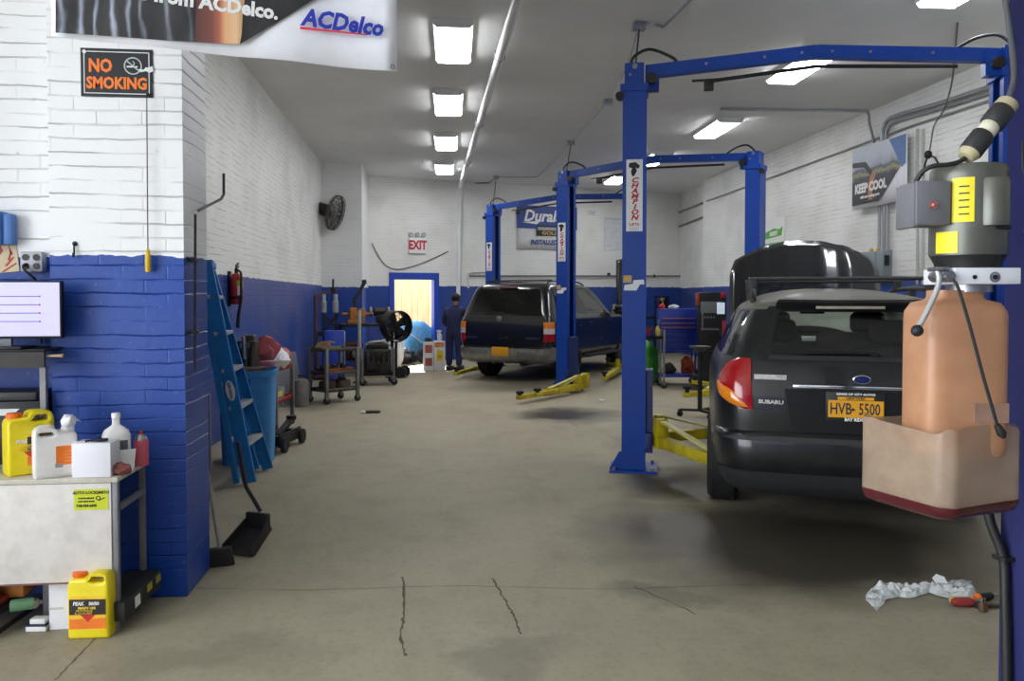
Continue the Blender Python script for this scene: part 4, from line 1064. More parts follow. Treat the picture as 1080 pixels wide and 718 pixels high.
mb = MB(); mb.tube([V(pc0.x-pc2.x, 0, pc0.z-pc2.z), V(0,0,pc1.z-pc2.z)], .0028, n=6); mb.build('string', M('dark red string', (70,40,44), .8), cord)
mb = MB(); mb.loft_axis((0,0,0), (0,0,pc1.z-pc2.z), [(.010,0),(.014,.06),(.013,.7),(.008,.95),(.004,1)], 14); mb.build('handle', M('yellow plastic handle', (222,180,30), .5), cord)
mb = MB(); mb.cyl(V(pc0.x-pc2.x,.0,pc0.z-pc2.z), V(pc0.x-pc2.x,.03,pc0.z-pc2.z), .006, n=8); mb.build('hook', M_DARKM, cord)
# hook, outlets, holder on the recessed wall
YF = 4.17
p = onp(79.5,268); hk = thing('wall_hook', 'small bare steel hook in the brick just above the blue paint', 'hook', (p.x,YP,p.z))
mb = MB(); mb.tube([V(0,0,.05),V(0,-.012,.045),V(0,-.014,.0),V(0,-.02,-.012),V(.004,-.035,-.012),V(.006,-.042,.004)], .004, smooth=4, n=6); mb.build('bent_rod', M_DARKM, hk); MB().cyl((0,.0,.05),(0,-.006,.05),.012,n=10).build('anchor', M_DARKM, hk)
lo, hi = on_y(26.5,287,YF), on_y(49.5,266,YF)
ob_ = thing('outlet_box', 'grey metal electrical box with four plug sockets above the monitor', 'outlet', ((lo.x+hi.x)/2,YF,(lo.z+hi.z)/2))
w_, h_ = hi.x-lo.x, hi.z-lo.z
MB().b2((-w_/2,-.05,-h_/2), (w_/2,0,h_/2), bev=.006).build('box', M('galvanised box', (168,166,172), .5, metal=.3), ob_)
for sx in (-1,1):
    for sz in (-1,1):
        mb = MB(); mb.lathe([(.016,0),(.016,.004)], 16, face_m((sx*w_*.24,-.05,sz*h_*.22))); 
        mb.build('socket', M('dark socket', (40,38,42), .5), ob_)
mb = MB(); mb.tube([V(-.02,-.052,-.01), V(-.025,-.075,-.03), V(.0,-.07,-.06), V(.025,-.05,-.10), V(.02,-.03,-.2), V(.03,-.02,-.4)], .006, smooth=5, n=8); mb.build('plug_lead', M_HOSE, ob_)
lo, hi = on_y(-14,288,YF), on_y(20.5,236,YF)
cc = thing('card_sign', 'cream card printed with red stripes pinned on the brick at the left edge', 'sign', (lo.x,YF,lo.z))
w_, h_ = hi.x-lo.x, hi.z-lo.z
mb = MB(); mb.prism([(0,-.005),(w_,.01),(w_*.82,h_),(0,h_)], .006, face_m((0,-.001,0))); mb.build('card', M('cream card', (226,208,172), .7), cc)
mb = MB()
for k in range(4): mb.prism([(w_*.66+k*.014-.03,.012+k*.028-.005),(w_*.66+k*.014-.018,.008+k*.028-.002),(w_*.93-k*.012,.046+k*.03),(w_*.90-k*.012,.052+k*.03)], .001, face_m((0,-.0072,0)))
mb.build('red_stripes', M_RED, cc)
mb = MB(); mb.prism([(.02,.03),(w_*.35,.12),(w_*.30,.06),(w_*.52,.11),(w_*.38,.16),(w_*.45,.19),(.02,.2)], .001, face_m((0,-.0072,0))); mb.build('red_flame', M_RED, cc)
lo, hi = on_y(-22,258,YF-.05), on_y(14,223,YF-.05)
bh = thing('blue_holder', 'blue plastic holder hung over the cream striped card at the left edge', 'holder', (lo.x,YF-.012,lo.z))
mb = MB(); w_, h_ = hi.x-lo.x, hi.z-lo.z; mb.b2((0,-.07,0), (w_*.72,.012,h_), bev=.008); mb.b2((w_*.68,-.055,.0), (w_,.0,h_*.93), bev=.008); mb.build('tray', M('blue plastic', (72,118,186), .45), bh)

# ---- workshop cart with the white front
fl = on_z(124,667); bk_y = 4.0; XR_ = fl.x; YF_ = fl.y; TZ = .69
cart = thing('work_cart', 'white fronted metal work cart standing against the blue brick pier', 'cart', (XR_, YF_, 0))
M_LEG = M('grey painted steel', (128,126,130), .45, metal=.3, var=.1, dirt=(90,70,60), dirt_amt=.4)
M_TOP = M('stained laminate', (206,200,186), .5, var=.06, dirt=(130,110,84), dirt_amt=.5)
M_PAN2 = M('scuffed white panel', (226,220,214), .55, var=.03, dirt=(176,160,146), dirt_amt=.4)
dpt = bk_y-YF_; LW = 1.7
MB().b2((-LW,-.012,TZ-.022), (.012,dpt,TZ), bev=.003).build('cart_top', M_TOP, cart)
MB().b2((-LW+.02,-.006,.232), (-.018,.006,TZ-.024), bev=.002).build('front_panel', M_PAN2, cart)
MB().b2((-LW+.02,-.0065,.226), (-.018,.004,.234)).build('panel_edge', M('rusty edge', (120,76,66), .7), cart)
for x, y in ((-.014,.0),(-.014,dpt-.03),(-LW+.03,.0),(-LW+.03,dpt-.03)): MB().b2((x-.004,y,0), (x+.022,y+.026,TZ-.022), bev=.002).build('leg', M_LEG, cart)
for z in (.05,.55): MB().b2((-.008,.026,z-.012), (.014,dpt-.03,z+.012)).build('side_rail', M_LEG, cart)
MB().b2((-LW,.026,.09), (-.5,dpt-.03,.102)).build('low_shelf', M_DARKM, cart)
lo, hi = on_plane(79,537.5,fl,V(0,1,0)), on_plane(114.5,515,fl,V(0,1,0)); o_ = V(fl.x,fl.y,0)
lab = MB(); lo, hi = lo-o_, hi-o_
lb_ = MB().b2((lo.x,-.0085,lo.z), (hi.x,-.006,hi.z)); lb_ = lb_.build('locksmith_sticker', M('lime sticker', (196,204,20), .5, var=.03), cart)
cx_, cz_ = (lo.x+hi.x)/2, (lo.z+hi.z)/2
for body, dz, sz, xs in (('AUTO LOCKSMITH', .030, .0175, 1.0), ('24 HOUR SERVICE', .006, .008, 1.0), ('LOST KEYS MADE', -.008, .008, 1.1)):
    text(body, sz, M_BLACK, lb_, face_m((cx_-(.02 if dz < .02 else 0), -.0088, cz_+dz)), bold=.0006, xs=xs)
text('718-769-6695', .015, M_BLACK, lb_, face_m((cx_-.018,-.0088,cz_-.027)), bold=.0008)
mb = MB(); mb.lathe([(.010,0),(.010,.001),(.006,.001),(.006,0)], 14, face_m((cx_+.03,-.0085,cz_+.006)), cap=False); mb.box((cx_+.045,-.009,cz_+.001), (.03,.001,.004), Euler((0,R(-25),0))); mb.build('key_mark', M_BLACK, lb_)

M_JY = M('yellow jug plastic', (232,210,24), .38, var=.05, dirt=(190,160,20), dirt_amt=.3, sss=.05)
M_JO = M('orange cap plastic', (232,110,30), .45, var=.05)
M_LBK = M('black label print', (34,26,24), .5); M_LOR = M('orange label print', (236,120,30), .5, var=.1); M_LRD = M('label red', (206,40,30), .5)
M_GW = M('grey white plastic', (234,231,227), .4, var=.03, dirt=(170,154,138), dirt_amt=.3)
def jug_mesh(t, w, h, d, mat, cap, flip=False, capw=.030):
    f = -1 if flip else 1
    body = [(-.5,.03),(-.46,.0),(.46,.0),(.5,.03),(.5,.80),(.485,.90),(.43,.965),(.36,.985),(.10,.985),(.03,.97),(-.02,.92),(-.06,.895),(-.40,.885),(-.46,.86),(-.5,.80)]
    hole = [(.02,.86),(.05,.915),(.10,.93),(.30,.93),(.36,.905),(.36,.86),(.32,.835),(.08,.835)]
    L_ = [[(f*x*w, y*h) for x, y in lp] for lp in (body, hole)]
    if flip: L_ = [lp[::-1] for lp in L_]
    o_ = outline2d(L_, d, min(.014, d*.2), face_m((0,0,0)), 'jug_body', mat, t)
    mb = MB(); x0 = -f*.30*w; mb.lathe([(capw*.8,.87*h),(capw*.8,.895*h)], 20, Matrix.Translation((x0,0,0))); mb.build('neck', mat, t)
    mb = MB(); mb.lathe([(capw,.89*h),(capw,.955*h),(capw*.9,.965*h)], 24, Matrix.Translation((x0,0,0)))
    for k in range(20):
        a = 2*PI*k/20; mb.cyl((x0+math.cos(a)*capw,math.sin(a)*capw,.895*h),(x0+math.cos(a)*capw,math.sin(a)*capw,.95*h),.0016,n=5)
    mb.build('cap', cap, t); return o_
def coolant_label(t, w, h, d, x0=-.44, x1=.42):
    lab = MB().b2((x0*w,-d/2-.0015,.15*h), (x1*w,-d/2,.64*h)).build('label', M('label yellow', (240,190,40), .5), t)
    y = -d/2-.0022
    MB().b2((x0*w,y,.37*h), (x1*w,y+.001,.60*h)).build('label_panel', M_LBK, lab)
    mb = MB(); mb.prism([(x0*w,.16*h),(x1*w,.16*h),(x1*w,.32*h),(.1*w,.31*h),(0,.26*h),(-.12*w,.31*h),(x0*w,.30*h)], .001, face_m((0,y+.001,0))); mb.build('label_swoosh', M_LOR, lab)
    mb = MB(); mb.prism([(-.18*w,.37*h),(.18*w,.37*h),(0,.26*h)], .0012, face_m((0,y+.0008,0))); mb.build('label_chevron', M_LRD, lab)
    text('PEAK', .075*h, M_WHITE, lab, face_m((-.22*w,y-.0008,.535*h)), bold=.0006, shear=.1, xs=.9); text('50/50', .065*h, M_WHITE, lab, face_m((.15*w,y-.0008,.535*h)), bold=.0006)
    text('READY USE', .045*h, M('label gold', (240,200,60), .5), lab, face_m((-.02*w,y-.0008,.47*h)), bold=.0006, xs=1.1); text('ANTIFREEZE', .04*h, M('label gold', (240,200,60), .5), lab, face_m((-.08*w,y-.0008,.43*h)), xs=1.1); text('& COOLANT', .04*h, M('label gold', (240,200,60), .5), lab, face_m((-.1*w,y-.0008,.392*h)), xs=1.1)
def px_w(a, b, py, D): return (at(b,py,D)-at(a,py,D)).length
# floor jug
p = on_z(96,672); j1 = thing('antifreeze_jug', 'yellow antifreeze jug with orange cap standing on the floor before the cart', 'jug', (p.x, p.y+.03, 0), R(-3), 'yellow antifreeze jugs')
jug_mesh(j1, .178, .292, .10, M_JY, M_JO); coolant_label(j1, .178, .292, .10)
p = on_z(27,500,TZ); j2 = thing('antifreeze_jug', 'yellow antifreeze jug on top of the cart beside the printer', 'jug', (p.x,p.y+.03,TZ), R(38), 'yellow antifreeze jugs')
jug_mesh(j2, .185, .285, .12, M_JY, M_JO); coolant_label(j2, .185, .285, .12, -.1, .42)
# white jug with orange label, rag in its neck
p = on_z(53,504,TZ); j3 = thing('washer_jug', 'dirty white jug with an orange label and a paper stuffed in its neck', 'jug', (p.x-.004,p.y+.055,TZ), R(28))
jug_mesh(j3, .17, .22, .125, M_GW, M_GW, flip=True, capw=.026)
lb2 = MB().b2((.00,-.0642,.055), (.082,-.0625,.138)).build('label', M_LOR, j3)
MB().b2((-.004,-.0645,.045), (.026,-.0638,.062)).build('label_patch', M('grey label patch', (150,150,150), .5), lb2)
mb = MB()
for k in range(4): mb.b2((.03,-.0648,.07+k*.014), (.078,-.0643,.0725+k*.014))
mb.build('label_print', M('pale orange print', (240,170,110), .5), lb2)
mb = MB(); base = V(.051,0,.205)
mb.grid([[base+V(-.022,-.012,.0), base+V(.0,-.025,.01), base+V(.022,-.012,.0)], [base+V(-.028,-.01,.035), base+V(.01,-.02,.05), base+V(.035,-.0,.03)], [base+V(-.012,.012,.06), base+V(.02,.01,.058), base+V(.058,.02,.02)]])
mb.build('paper_wad', M_WHITE, j3, thick=.002)
# white box with dark clips, white bottle, envelope, rag, can
p = on_z(93,503.5,TZ); bx = thing('carton', 'plain white carton on the cart with a steel clip on top', 'box', (p.x+.012,p.y+.055,TZ), R(0))
MB().b2((-.080,-.055,0), (.082,.055,.150), bev=.002).build('box_body', M('white carton', (226,224,230), .7, var=.02), bx)
MB().b2((-.083,-.001,.1502), (.083,.001,.1508)).build('tape_seam', M('packing tape', (200,196,190), .3), bx)
p = on_z(93,503.5,TZ); cl = thing('spring_clip', 'small dark steel clip lying on the plain white carton', 'clip', (p.x+.02,p.y+.03,TZ+.151), R(10))
mb = MB(); mb.tube([V(-.04,0,.004),V(-.02,.012,.006),V(.01,.01,.008),V(.035,.0,.006),V(.04,-.012,.005),V(.015,-.012,.007),V(-.015,-.006,.006)], .0045, smooth=4, n=6); mb.build('wire_loop', M_DARKM, cl); MB().b2((.0,-.004,.001), (.05,.012,.014), bev=.003).build('jaw', M_DARKM, cl)
p = on_z(115,498,TZ); wb = thing('oil_bottle', 'white plastic bottle standing behind the white carton on the cart', 'bottle', (p.x+.005,p.y+.075,TZ), R(25))
mb = MB(); mb.lathe([(.056,0),(.06,.008),(.06,.155),(.05,.18),(.022,.2),(.017,.205),(.017,.235)], 28, None, sy=.62, sq=3.2); mb.build('bottle_body', M_GW, wb)
mb = MB(); mb.lathe([(.019,.236),(.019,.256),(.017,.258)], 20); mb.build('cap', M_WHITE, wb); MB().b2((.012,-.0378,.085), (.045,-.035,.135)).build('label', M('grey label', (90,90,96), .5), wb)
p = on_z(127,499,TZ); ev = thing('folded_card', 'folded white card leaning beside the pink spray can', 'card', (p.x,p.y+.06,TZ), R(8))
mb = MB(); mb.prism([(-.035,0),(.036,.0),(.042,.095),(-.03,.092)], .003, Matrix.Translation((0,.0,.001)) @ Matrix.Rotation(R(80),4,'X')); mb.build('card_sheet', M_WHITE, ev); MB().b2((-.033,-.004,.0), (.034,.012,.004)).build('card_fold', M_WHITE, ev)
p = on_z(126,501,TZ); rg = thing('shop_rag', 'crumpled reddish brown rag on the right end of the cart', 'rag', (p.x,p.y+.015,TZ))
MB().blob((0,0,.022), (.042,.034,.03), 3, .35).build('crumpled_cloth', M('red brown cloth', (122,70,62), .9, var=.2), rg)
p = on_z(146.5,492,TZ); sc_ = thing('spray_can', 'pink spray can on the right back corner of the cart', 'can', (p.x,p.y+.034,TZ))
mb = MB(); mb.lathe([(.031,0),(.033,.003),(.033,.118),(.030,.121)], 28); mb.build('can_body', M('pink can print', (206,92,112), .4, var=.04), sc_)
mb = MB(); mb.lathe([(.031,.121),(.026,.138),(.014,.146),(.012,.148)], 24); mb.build('can_dome', M_STEEL, sc_); mb = MB(); mb.lathe([(.009,.148),(.009,.16),(.006,.162)], 14); mb.build('nozzle', M_RED, sc_)
p = on_z(137,492,TZ); nb = thing('foil_scrap', 'crumpled silver scrap between the rag and the pink can', 'scrap', (p.x,p.y,TZ)); MB().blob((0,0,.008), (.03,.016,.012), 5, .4, 2).build('foil', M_STEEL, nb)
# black flat carton on the cart's lower rail
p0, p1 = on_z(126,661,.03), on_z(163,636,.03)
fb = thing('flat_carton', 'flat black carton with yellow corners pushed under the right end of the cart', 'box', ((p0.x+p1.x)/2-.065,(p0.y+p1.y)/2+.045,.064), R(-6))
mb = MB(); mb.box((0,0,.045), (.16,.36,.085), Euler((R(4),0,0)), bev=.002); mb.build('box_body', M('black carton', (38,38,36), .6, var=.1), fb)
for yy in (.06,.155): MB().box((.0805,yy,.055+yy*.07), (.0015,.05,.035), Euler((R(4),0,0))).build('yellow_mark', M('dull yellow print', (168,160,40), .6), fb)
MB().box((.0808,-.06,.04), (.0015,.05,.05), Euler((R(4),0,0))).build('address_label', M_WHITE, fb)
# white box and small items below the cart
p = on_z(73,664); wbx = thing('tall_carton', 'tall plain white carton under the cart behind the floor jug', 'box', (p.x,p.y+.09,0), R(2))
MB().b2((-.09,-.08,0), (.09,.08,.222), bev=.002).build('box_body', M('white carton', (226,224,230), .7, var=.02), wbx); MB().b2((-.091,-.0812,.09),(-.03,-.0802,.10)).build('tape_strip', M('packing tape', (200,196,190), .3), wbx)
p = on_z(38,666); sb = thing('small_box', 'small white and navy box on the floor under the cart', 'box', (p.x,p.y+.03,0), R(-4))
MB().b2((-.044,-.03,0), (.044,.03,.022), bev=.002).build('box_base', M_WHITE, sb); MB().b2((-.045,-.031,.022), (.045,.031,.030)).build('navy_band', M_NAVY, sb); MB().b2((-.03,-.022,.030), (.036,.024,.052), bev=.002).build('box_lid', M_WHITE, sb)
p = on_z(5,632,.12); wd = thing('wooden_tray_box', 'small varnished wooden box under the left end of the white fronted cart', 'box', (p.x-.04,p.y+.12,.112))
MB().b2((-.14,-.08,0), (.10,.08,.085), bev=.004).build('drawer_body', M('varnished wood', (176,112,48), .5, var=.2), wd); MB().cyl((-.02,-.08,.045), (-.02,-.1,.045), .012, n=12).build('knob', M_DARKM, wd)
p = on_z(20,646,.10); gc = thing('spray_can', 'green and silver can lying on its side under the cart', 'can', (p.x+.01,p.y+.02,.103), R(20))
mb = MB(); mb.lathe([(.024,-.05),(.026,-.045),(.026,.04)], 20, Matrix.Translation((0,0,.026)) @ Matrix.Rotation(PI/2,4,'Y')); mb.build('can_body', M('green can print', (90,130,96), .4, var=.2), gc)
mb = MB(); mb.lathe([(.026,.04),(.02,.055),(.01,.06),(.01,.072)], 20, Matrix.Translation((0,0,.026)) @ Matrix.Rotation(PI/2,4,'Y')); mb.build('can_dome', M_STEEL, gc)
p = on_z(3,655,.02); jk = thing('bottle_jack', 'red bottle jack among tools under the left end of the cart', 'jack', (p.x-.05,p.y+.0,.103))
mb = MB(); mb.b2((-.06,-.05,0), (.06,.05,.03), bev=.006); mb.cyl((0,0,.03),(0,0,.12),.035,n=18); mb.build('jack_body', M('worn red paint', (150,48,40), .5, var=.2, dirt=(50,40,36), dirt_amt=.6), jk); mb = MB(); mb.cyl((0,0,.12),(0,0,.15),.016,n=14); mb.cyl((0,0,.15),(0,0,.158),.022,n=14); mb.build('ram', M_STEEL, jk)
p0, p1 = on_z(-8,668,.03), on_z(40,636,.03); tb = thing('pry_bar', 'long dark steel bar lying on the floor under the cart', 'bar', p0)
d_ = p1-p0; mb = MB(); mb.tube([V(0,0,-.012), d_*.5+V(0,0,-.008), d_*.85+V(0,0,-.004), d_+V(.01,.0,.012)], .012, smooth=4, n=8); mb.build('shaft', M_DARKM, tb); mb = MB(); mb.bar(d_+V(.005,0,.008), d_+V(.035,.02,.03), .03, .008); mb.build('claw', M_DARKM, tb)

# ---- computer stand with the monitor, printer
cs = thing('computer_stand', 'dark steel computer stand behind the work cart against the wall', 'stand', (0,0,0))
D_ = 3.82; rp = at(61, 378, D_); lz = at(30,380,D_).z; hz_ = at(30,366,D_).z
MB().b2((rp.x-.75,rp.y-.16,hz_-.012), (rp.x+.012,rp.y+.12,hz_), bev=.003).build('shelf', M_DARKM, cs)
MB().b2((rp.x-.75,rp.y-.165,lz-.02), (rp.x+.012,rp.y-.15,hz_-.012)).build('apron', M_DARKM, cs)
MB().b2((rp.x-.016,rp.y-.15,0), (rp.x+.010,rp.y-.125,lz-.02)).build('leg', M_LEG, cs); MB().b2((rp.x-.74,rp.y-.15,0), (rp.x-.715,rp.y-.125,lz-.02)).build('leg', M_LEG, cs)
MB().b2((rp.x-.016,rp.y+.085,0), (rp.x+.010,rp.y+.11,lz-.02)).build('leg', M_LEG, cs); MB().b2((rp.x-.74,rp.y+.085,0), (rp.x-.715,rp.y+.11,lz-.02)).build('leg', M_LEG, cs)
mb = MB(); pr = at(62,374,D_-.15); mb.cyl(V(rp.x-.03,rp.y-.14,lz+.03), V(rp.x+.075,rp.y-.14,lz+.032), .008, n=10); mb.sphere((rp.x+.08,rp.y-.14,lz+.032), .011); mb.build('clamp_rod', M('brassy steel', (170,140,110), .4, metal=.6), cs)
mlo, mhi = at(2,357,D_-.1), at(64.5,296,D_-.1)
mo = thing('monitor', 'computer monitor with a glowing pale screen of purple lines on its stand', 'monitor', (mhi.x-.26, mhi.y, hz_))
zl, zh = mlo.z-hz_, mhi.z-hz_
MB().b2((-.26,.0,zl), (.26,.035,zh), bev=.006).build('casing', M_BLACK, mo)
scr = MB().b2((-.252,-.002,zl+.012), (.252,.004,zh-.008)).build('screen', M('lit screen', (196,190,242), .3, emit=.30, var=.03), mo)
mb = MB()
M_PUR = M('purple screen line', (96,70,150), .4, emit=.15)
for k in range(4):
    z = at(40, 312.5+k*8.8, D_-.1).z-hz_; x1 = at(43,312,D_-.1).x-(mhi.x-.26)
    MB().b2((-.24,-.003,z-.0018), (x1,-.001,z+.0018)).build('screen_line', M_PUR, scr)
    MB().b2((x1-.004,-.0032,z-.004), (x1+.003,-.001,z+.004)).build('line_end', M('screen red', (170,60,120), .4, emit=.15), scr)
mb = MB(); mb.b2((-.03,.01,.012), (.03,.03,zl+.01)); mb.build('stand_neck', M_BOX, mo); mb = MB(); mb.b2((-.11,-.07,0), (.11,.08,.012), bev=.004); mb.build('stand_foot', M_BLACK, mo)
plo = at(56,500,3.88)
pt = thing('printer', 'black laser printer with white paper in its tray on the cart', 'printer', (plo.x-.24, plo.y-.06, TZ))
mb = MB(); mb.b2((-.24,-.055,0), (.235,.13,.30), bev=.012); mb.build('casing', M('black printer shell', (30,30,34), .45, var=.08), pt); mb = MB(); mb.b2((-.22,-.06,.30), (.225,.12,.345), bev=.014); mb.build('lid', M('dark grey lid', (52,52,56), .45), pt)
MB().b2((-.20,-.068,.10), (.12,-.05,.16), bev=.004).build('tray_door', M('dark grey lid', (52,52,56), .45), pt)
mb = MB(); mb.prism([(-.1,0),(.155,0),(.20,.075),(-.08,.075)], .002, Matrix.Translation((-.03,-.075,.235)) @ Matrix.Rotation(R(52),4,'X')); mb.build('paper', M_WHITE, pt)

# bent conduit clipped to the pier
def on_ps(px, py, x=-1.155): return on_x(px, py, x)
b0, b1 = on_ps(205.5,392), on_ps(206,224); b2_ = on_x(233,210,-1.13); b3 = on_x(236,205,-1.13); b4 = on_x(236,183,-1.13)
cdt = thing('bent_conduit', 'thin dark conduit with a kink running up the right side of the pier', 'conduit', (0,0,0))
mb = MB(); mb.tube([b0,b1], .0065, n=8); mb.tube([b1+V(0,0,.002), b2_, b3, b3+(b4-b3)*.25, b4], .0075, n=8); mb.build('pipe', M('dark plum pipe', (62,50,58), .5), cdt)
MB().sphere(b1, .012).build('elbow_joint', M_WHITE, cdt)
for f_ in (.25,.7): MB().b2((-1.18,b0.y-.03,b0.z+(b1.z-b0.z)*f_-.01), (-1.14,b0.y+.03,b0.z+(b1.z-b0.z)*f_+.01), bev=.002).build('pipe_clip', M_DARKM, cdt)
# ------------------------------------------------------------------ left wall and back-left clutter
M_LAD = M('blue fibreglass', (26,122,196), .5, var=.06, dirt=(60,80,100), dirt_amt=.3)
M_TREAD = M('aluminium tread', (176,178,178), .45, metal=.4, var=.1)
ab, bb = on_z(263,511), at(283,496,6.8); bb.z = 0
at_, bt_ = at(216,277,6.28), at(220.5,281,6.86)
lad = thing('step_ladder', 'folded blue fibreglass step ladder leaning against the wall behind the pier', 'ladder', (ab.x,ab.y,0))
O = V(ab.x,ab.y,0)
A0, A1, B0, B1 = V(0,0,.012), at_-O, bb-O+V(0,0,.012), bt_-O
nrmL = (B0-A0).cross(A1-A0).normalized()
if nrmL.x < 0: nrmL = -nrmL
def rail(p0, p1, s, name, mat, w=.085, dd=.022):
    mb = MB(); mb.bar(p0, p1, .006, w, up=nrmL); side = (B0-A0).normalized()*s
    for k in (-1,1): mb.bar(p0+nrmL*k*(w/2)+side*dd/2, p1+nrmL*k*(w/2)+side*dd/2, dd, .006, up=nrmL)
    return mb.build(name, mat, lad)
ra = rail(A0, A1, 1, 'side_rail', M_LAD, .10); rail(B0, B1, -1, 'side_rail', M_LAD, .085)
for k in range(1, 6):
    t = k*.3/(A1-A0).length
    p, q_ = A0+(A1-A0)*t, B0+(B1-B0)*t
    MB().bar(p, q_, .085, .03, .003, up=V(0,0,1)).build('tread', M_TREAD, lad)
MB().bar(A1, B1, .12, .05, .006).build('top_cap', M_LAD, lad)
off = -nrmL*.10
mb = MB(); mb.bar(A0+off+V(0,0,.02), A1+off*.7, .02, .045, up=nrmL); mb.build('rear_rail', M_LAD, lad); mb = MB(); mb.bar(B0+off+V(0,0,.02), B1+off*.7, .02, .045, up=nrmL); mb.build('rear_rail', M_LAD, lad)
for t in (.2,.45,.7): MB().bar(A0+(A1-A0)*t+off*.9, B0+(B1-B0)*t+off*.9, .02, .03).build('rear_brace', M_TREAD, lad)
m = face_m(A0+(A1-A0)*.42-(B0-A0).normalized()*.005, n=-(B0-A0), up=(A1-A0).normalized())
mb = MB(); mb.lathe([(.035,0),(.035,.002)], 24, m, sx=1, sy=2.3); st_ = mb.build('maker_sticker', M_WHITE, lad)
text('WERNER', .034, M_BLACK, st_, m @ Matrix.Translation((0,0,.0025)) @ Matrix.Rotation(PI/2,4,'Z'), bold=.001)

# fire extinguisher on the left wall
p = on_x(250, 303, XL+.09); fe = thing('fire_extinguisher', 'red fire extinguisher hanging on the left wall above the ladder', 'fire extinguisher', (XL+.085, p.y, 0))
z0, z1 = on_x(250,321,XL+.09).z, on_x(250,288,XL+.09).z
M_EXT = M('extinguisher red', (176,26,30), .3, coat=.4, var=.05)
mb = MB(); mb.lathe([(.05,z0),(.065,z0+.015),(.065,z1-.05),(.045,z1-.012),(.022,z1)], 28); mb.build('cylinder', M_EXT, fe)
mb = MB(); mb.lathe([(.02,z1),(.02,z1+.05)], 14); mb.bar((0,-.02,z1+.055),(.0,.09,z1+.075),.02,.014); mb.bar((0,-.02,z1+.075),(.0,.085,z1+.11),.02,.012); mb.build('valve_handle', M_DARKM, fe)
MB().cyl((.02,0,z1+.03),(.035,0,z1+.03),.016,n=14).build('gauge', M_WHITE, fe)
def wraplabel(z0_, z1_, a0, a1, mat, r=.0662):
    rows = [[V(math.cos(R(a0+(a1-a0)*i/8))*r, math.sin(R(a0+(a1-a0)*i/8))*r, z) for i in range(9)] for z in (z0_,z1_)]
    mb = MB(); mb.grid(rows); return mb.build('label', mat, fe)
wraplabel(z1-.16, z1-.08, -75, 5, M('lime label', (196,196,40), .5)); wraplabel(z0+.1, z0+.2, -70, -10, M_WHITE)
mb = MB(); mb.tube([V(.02,-.01,z1+.03), V(.06,-.06,z1), V(.065,-.075,z0+.25), V(.06,-.07,z0+.05), V(.03,-.06,z0-.12), V(.02,-.05,z0-.25)], [.011,.011,.011,.012,.016,.02], smooth=5, n=8); mb.build('hose', M_HOSE, fe)
MB().b2((-.085,-.04,z0-.02),(-.06,.04,z1+.02)).build('wall_bracket', M_DARKM, fe)
mb = MB(); mb.lathe([(.067,z0+.06),(.068,z0+.065),(.068,z0+.085),(.067,z0+.09)], 28, cap=False); mb.build('strap', M_DARKM, fe)

M_GAL = M('grey steel', (122,122,120), .5, metal=.4, var=.15, dirt=(80,60,44), dirt_amt=.4)
M_REDP = M('red cart enamel', (188,40,34), .45, var=.1, dirt=(80,40,34), dirt_amt=.4)
def caster(par, x, y, r=.05, rz=0):
    mb = MB(); mb.b2((x-.025,y-.02,r*1.2),(x+.025,y+.02,r*2.4)); mb.bar((x,y-.02,r),(x,y-.02,r*2),.03,.006,up=V(0,1,0)); mb.bar((x,y+.02,r),(x,y+.02,r*2),.03,.006,up=V(0,1,0)); c = mb.build('caster', M_GAL, par)
    mb = MB(); mb.lathe([(r*.5,-.016),(r*.94,-.015),(r,-.008),(r,.008),(r*.94,.015),(r*.5,.016)], 18, Matrix.Translation((x,y,r)) @ Matrix.Rotation(PI/2,4,'X')); mb.build('caster_wheel', M_RUB, c)
def shelf_cart(name, label, loc, rz, L, Wd, levels, mat_shelf, mat_post, post=.03, top=None, lip=.05, r=.05):
    t = thing(name, label, 'cart', loc, rz); zb = r*2.4
    for z in levels:
        mb = MB(); mb.b2((-L/2,-Wd/2,z),(L/2,Wd/2,z+.012))
        for lo, hi in (((-L/2,-Wd/2,z),(L/2,-Wd/2+.008,z+lip)),((-L/2,Wd/2-.008,z),(L/2,Wd/2,z+lip)),((-L/2,-Wd/2,z),(-L/2+.008,Wd/2,z+lip)),((L/2-.008,-Wd/2,z),(L/2,Wd/2,z+lip))): mb.b2(lo, hi)
        mb.build('shelf', mat_shelf, t)
    zt = top or levels[-1]+lip
    for sx in (-1,1):
        for sy in (-1,1):
            MB().b2((sx*L/2-post/2,sy*Wd/2-post/2,zb-.01),(sx*L/2+post/2,sy*Wd/2+post/2,zt), bev=.003).build('post', mat_post, t); caster(t, sx*L/2, sy*Wd/2, r)
    return t

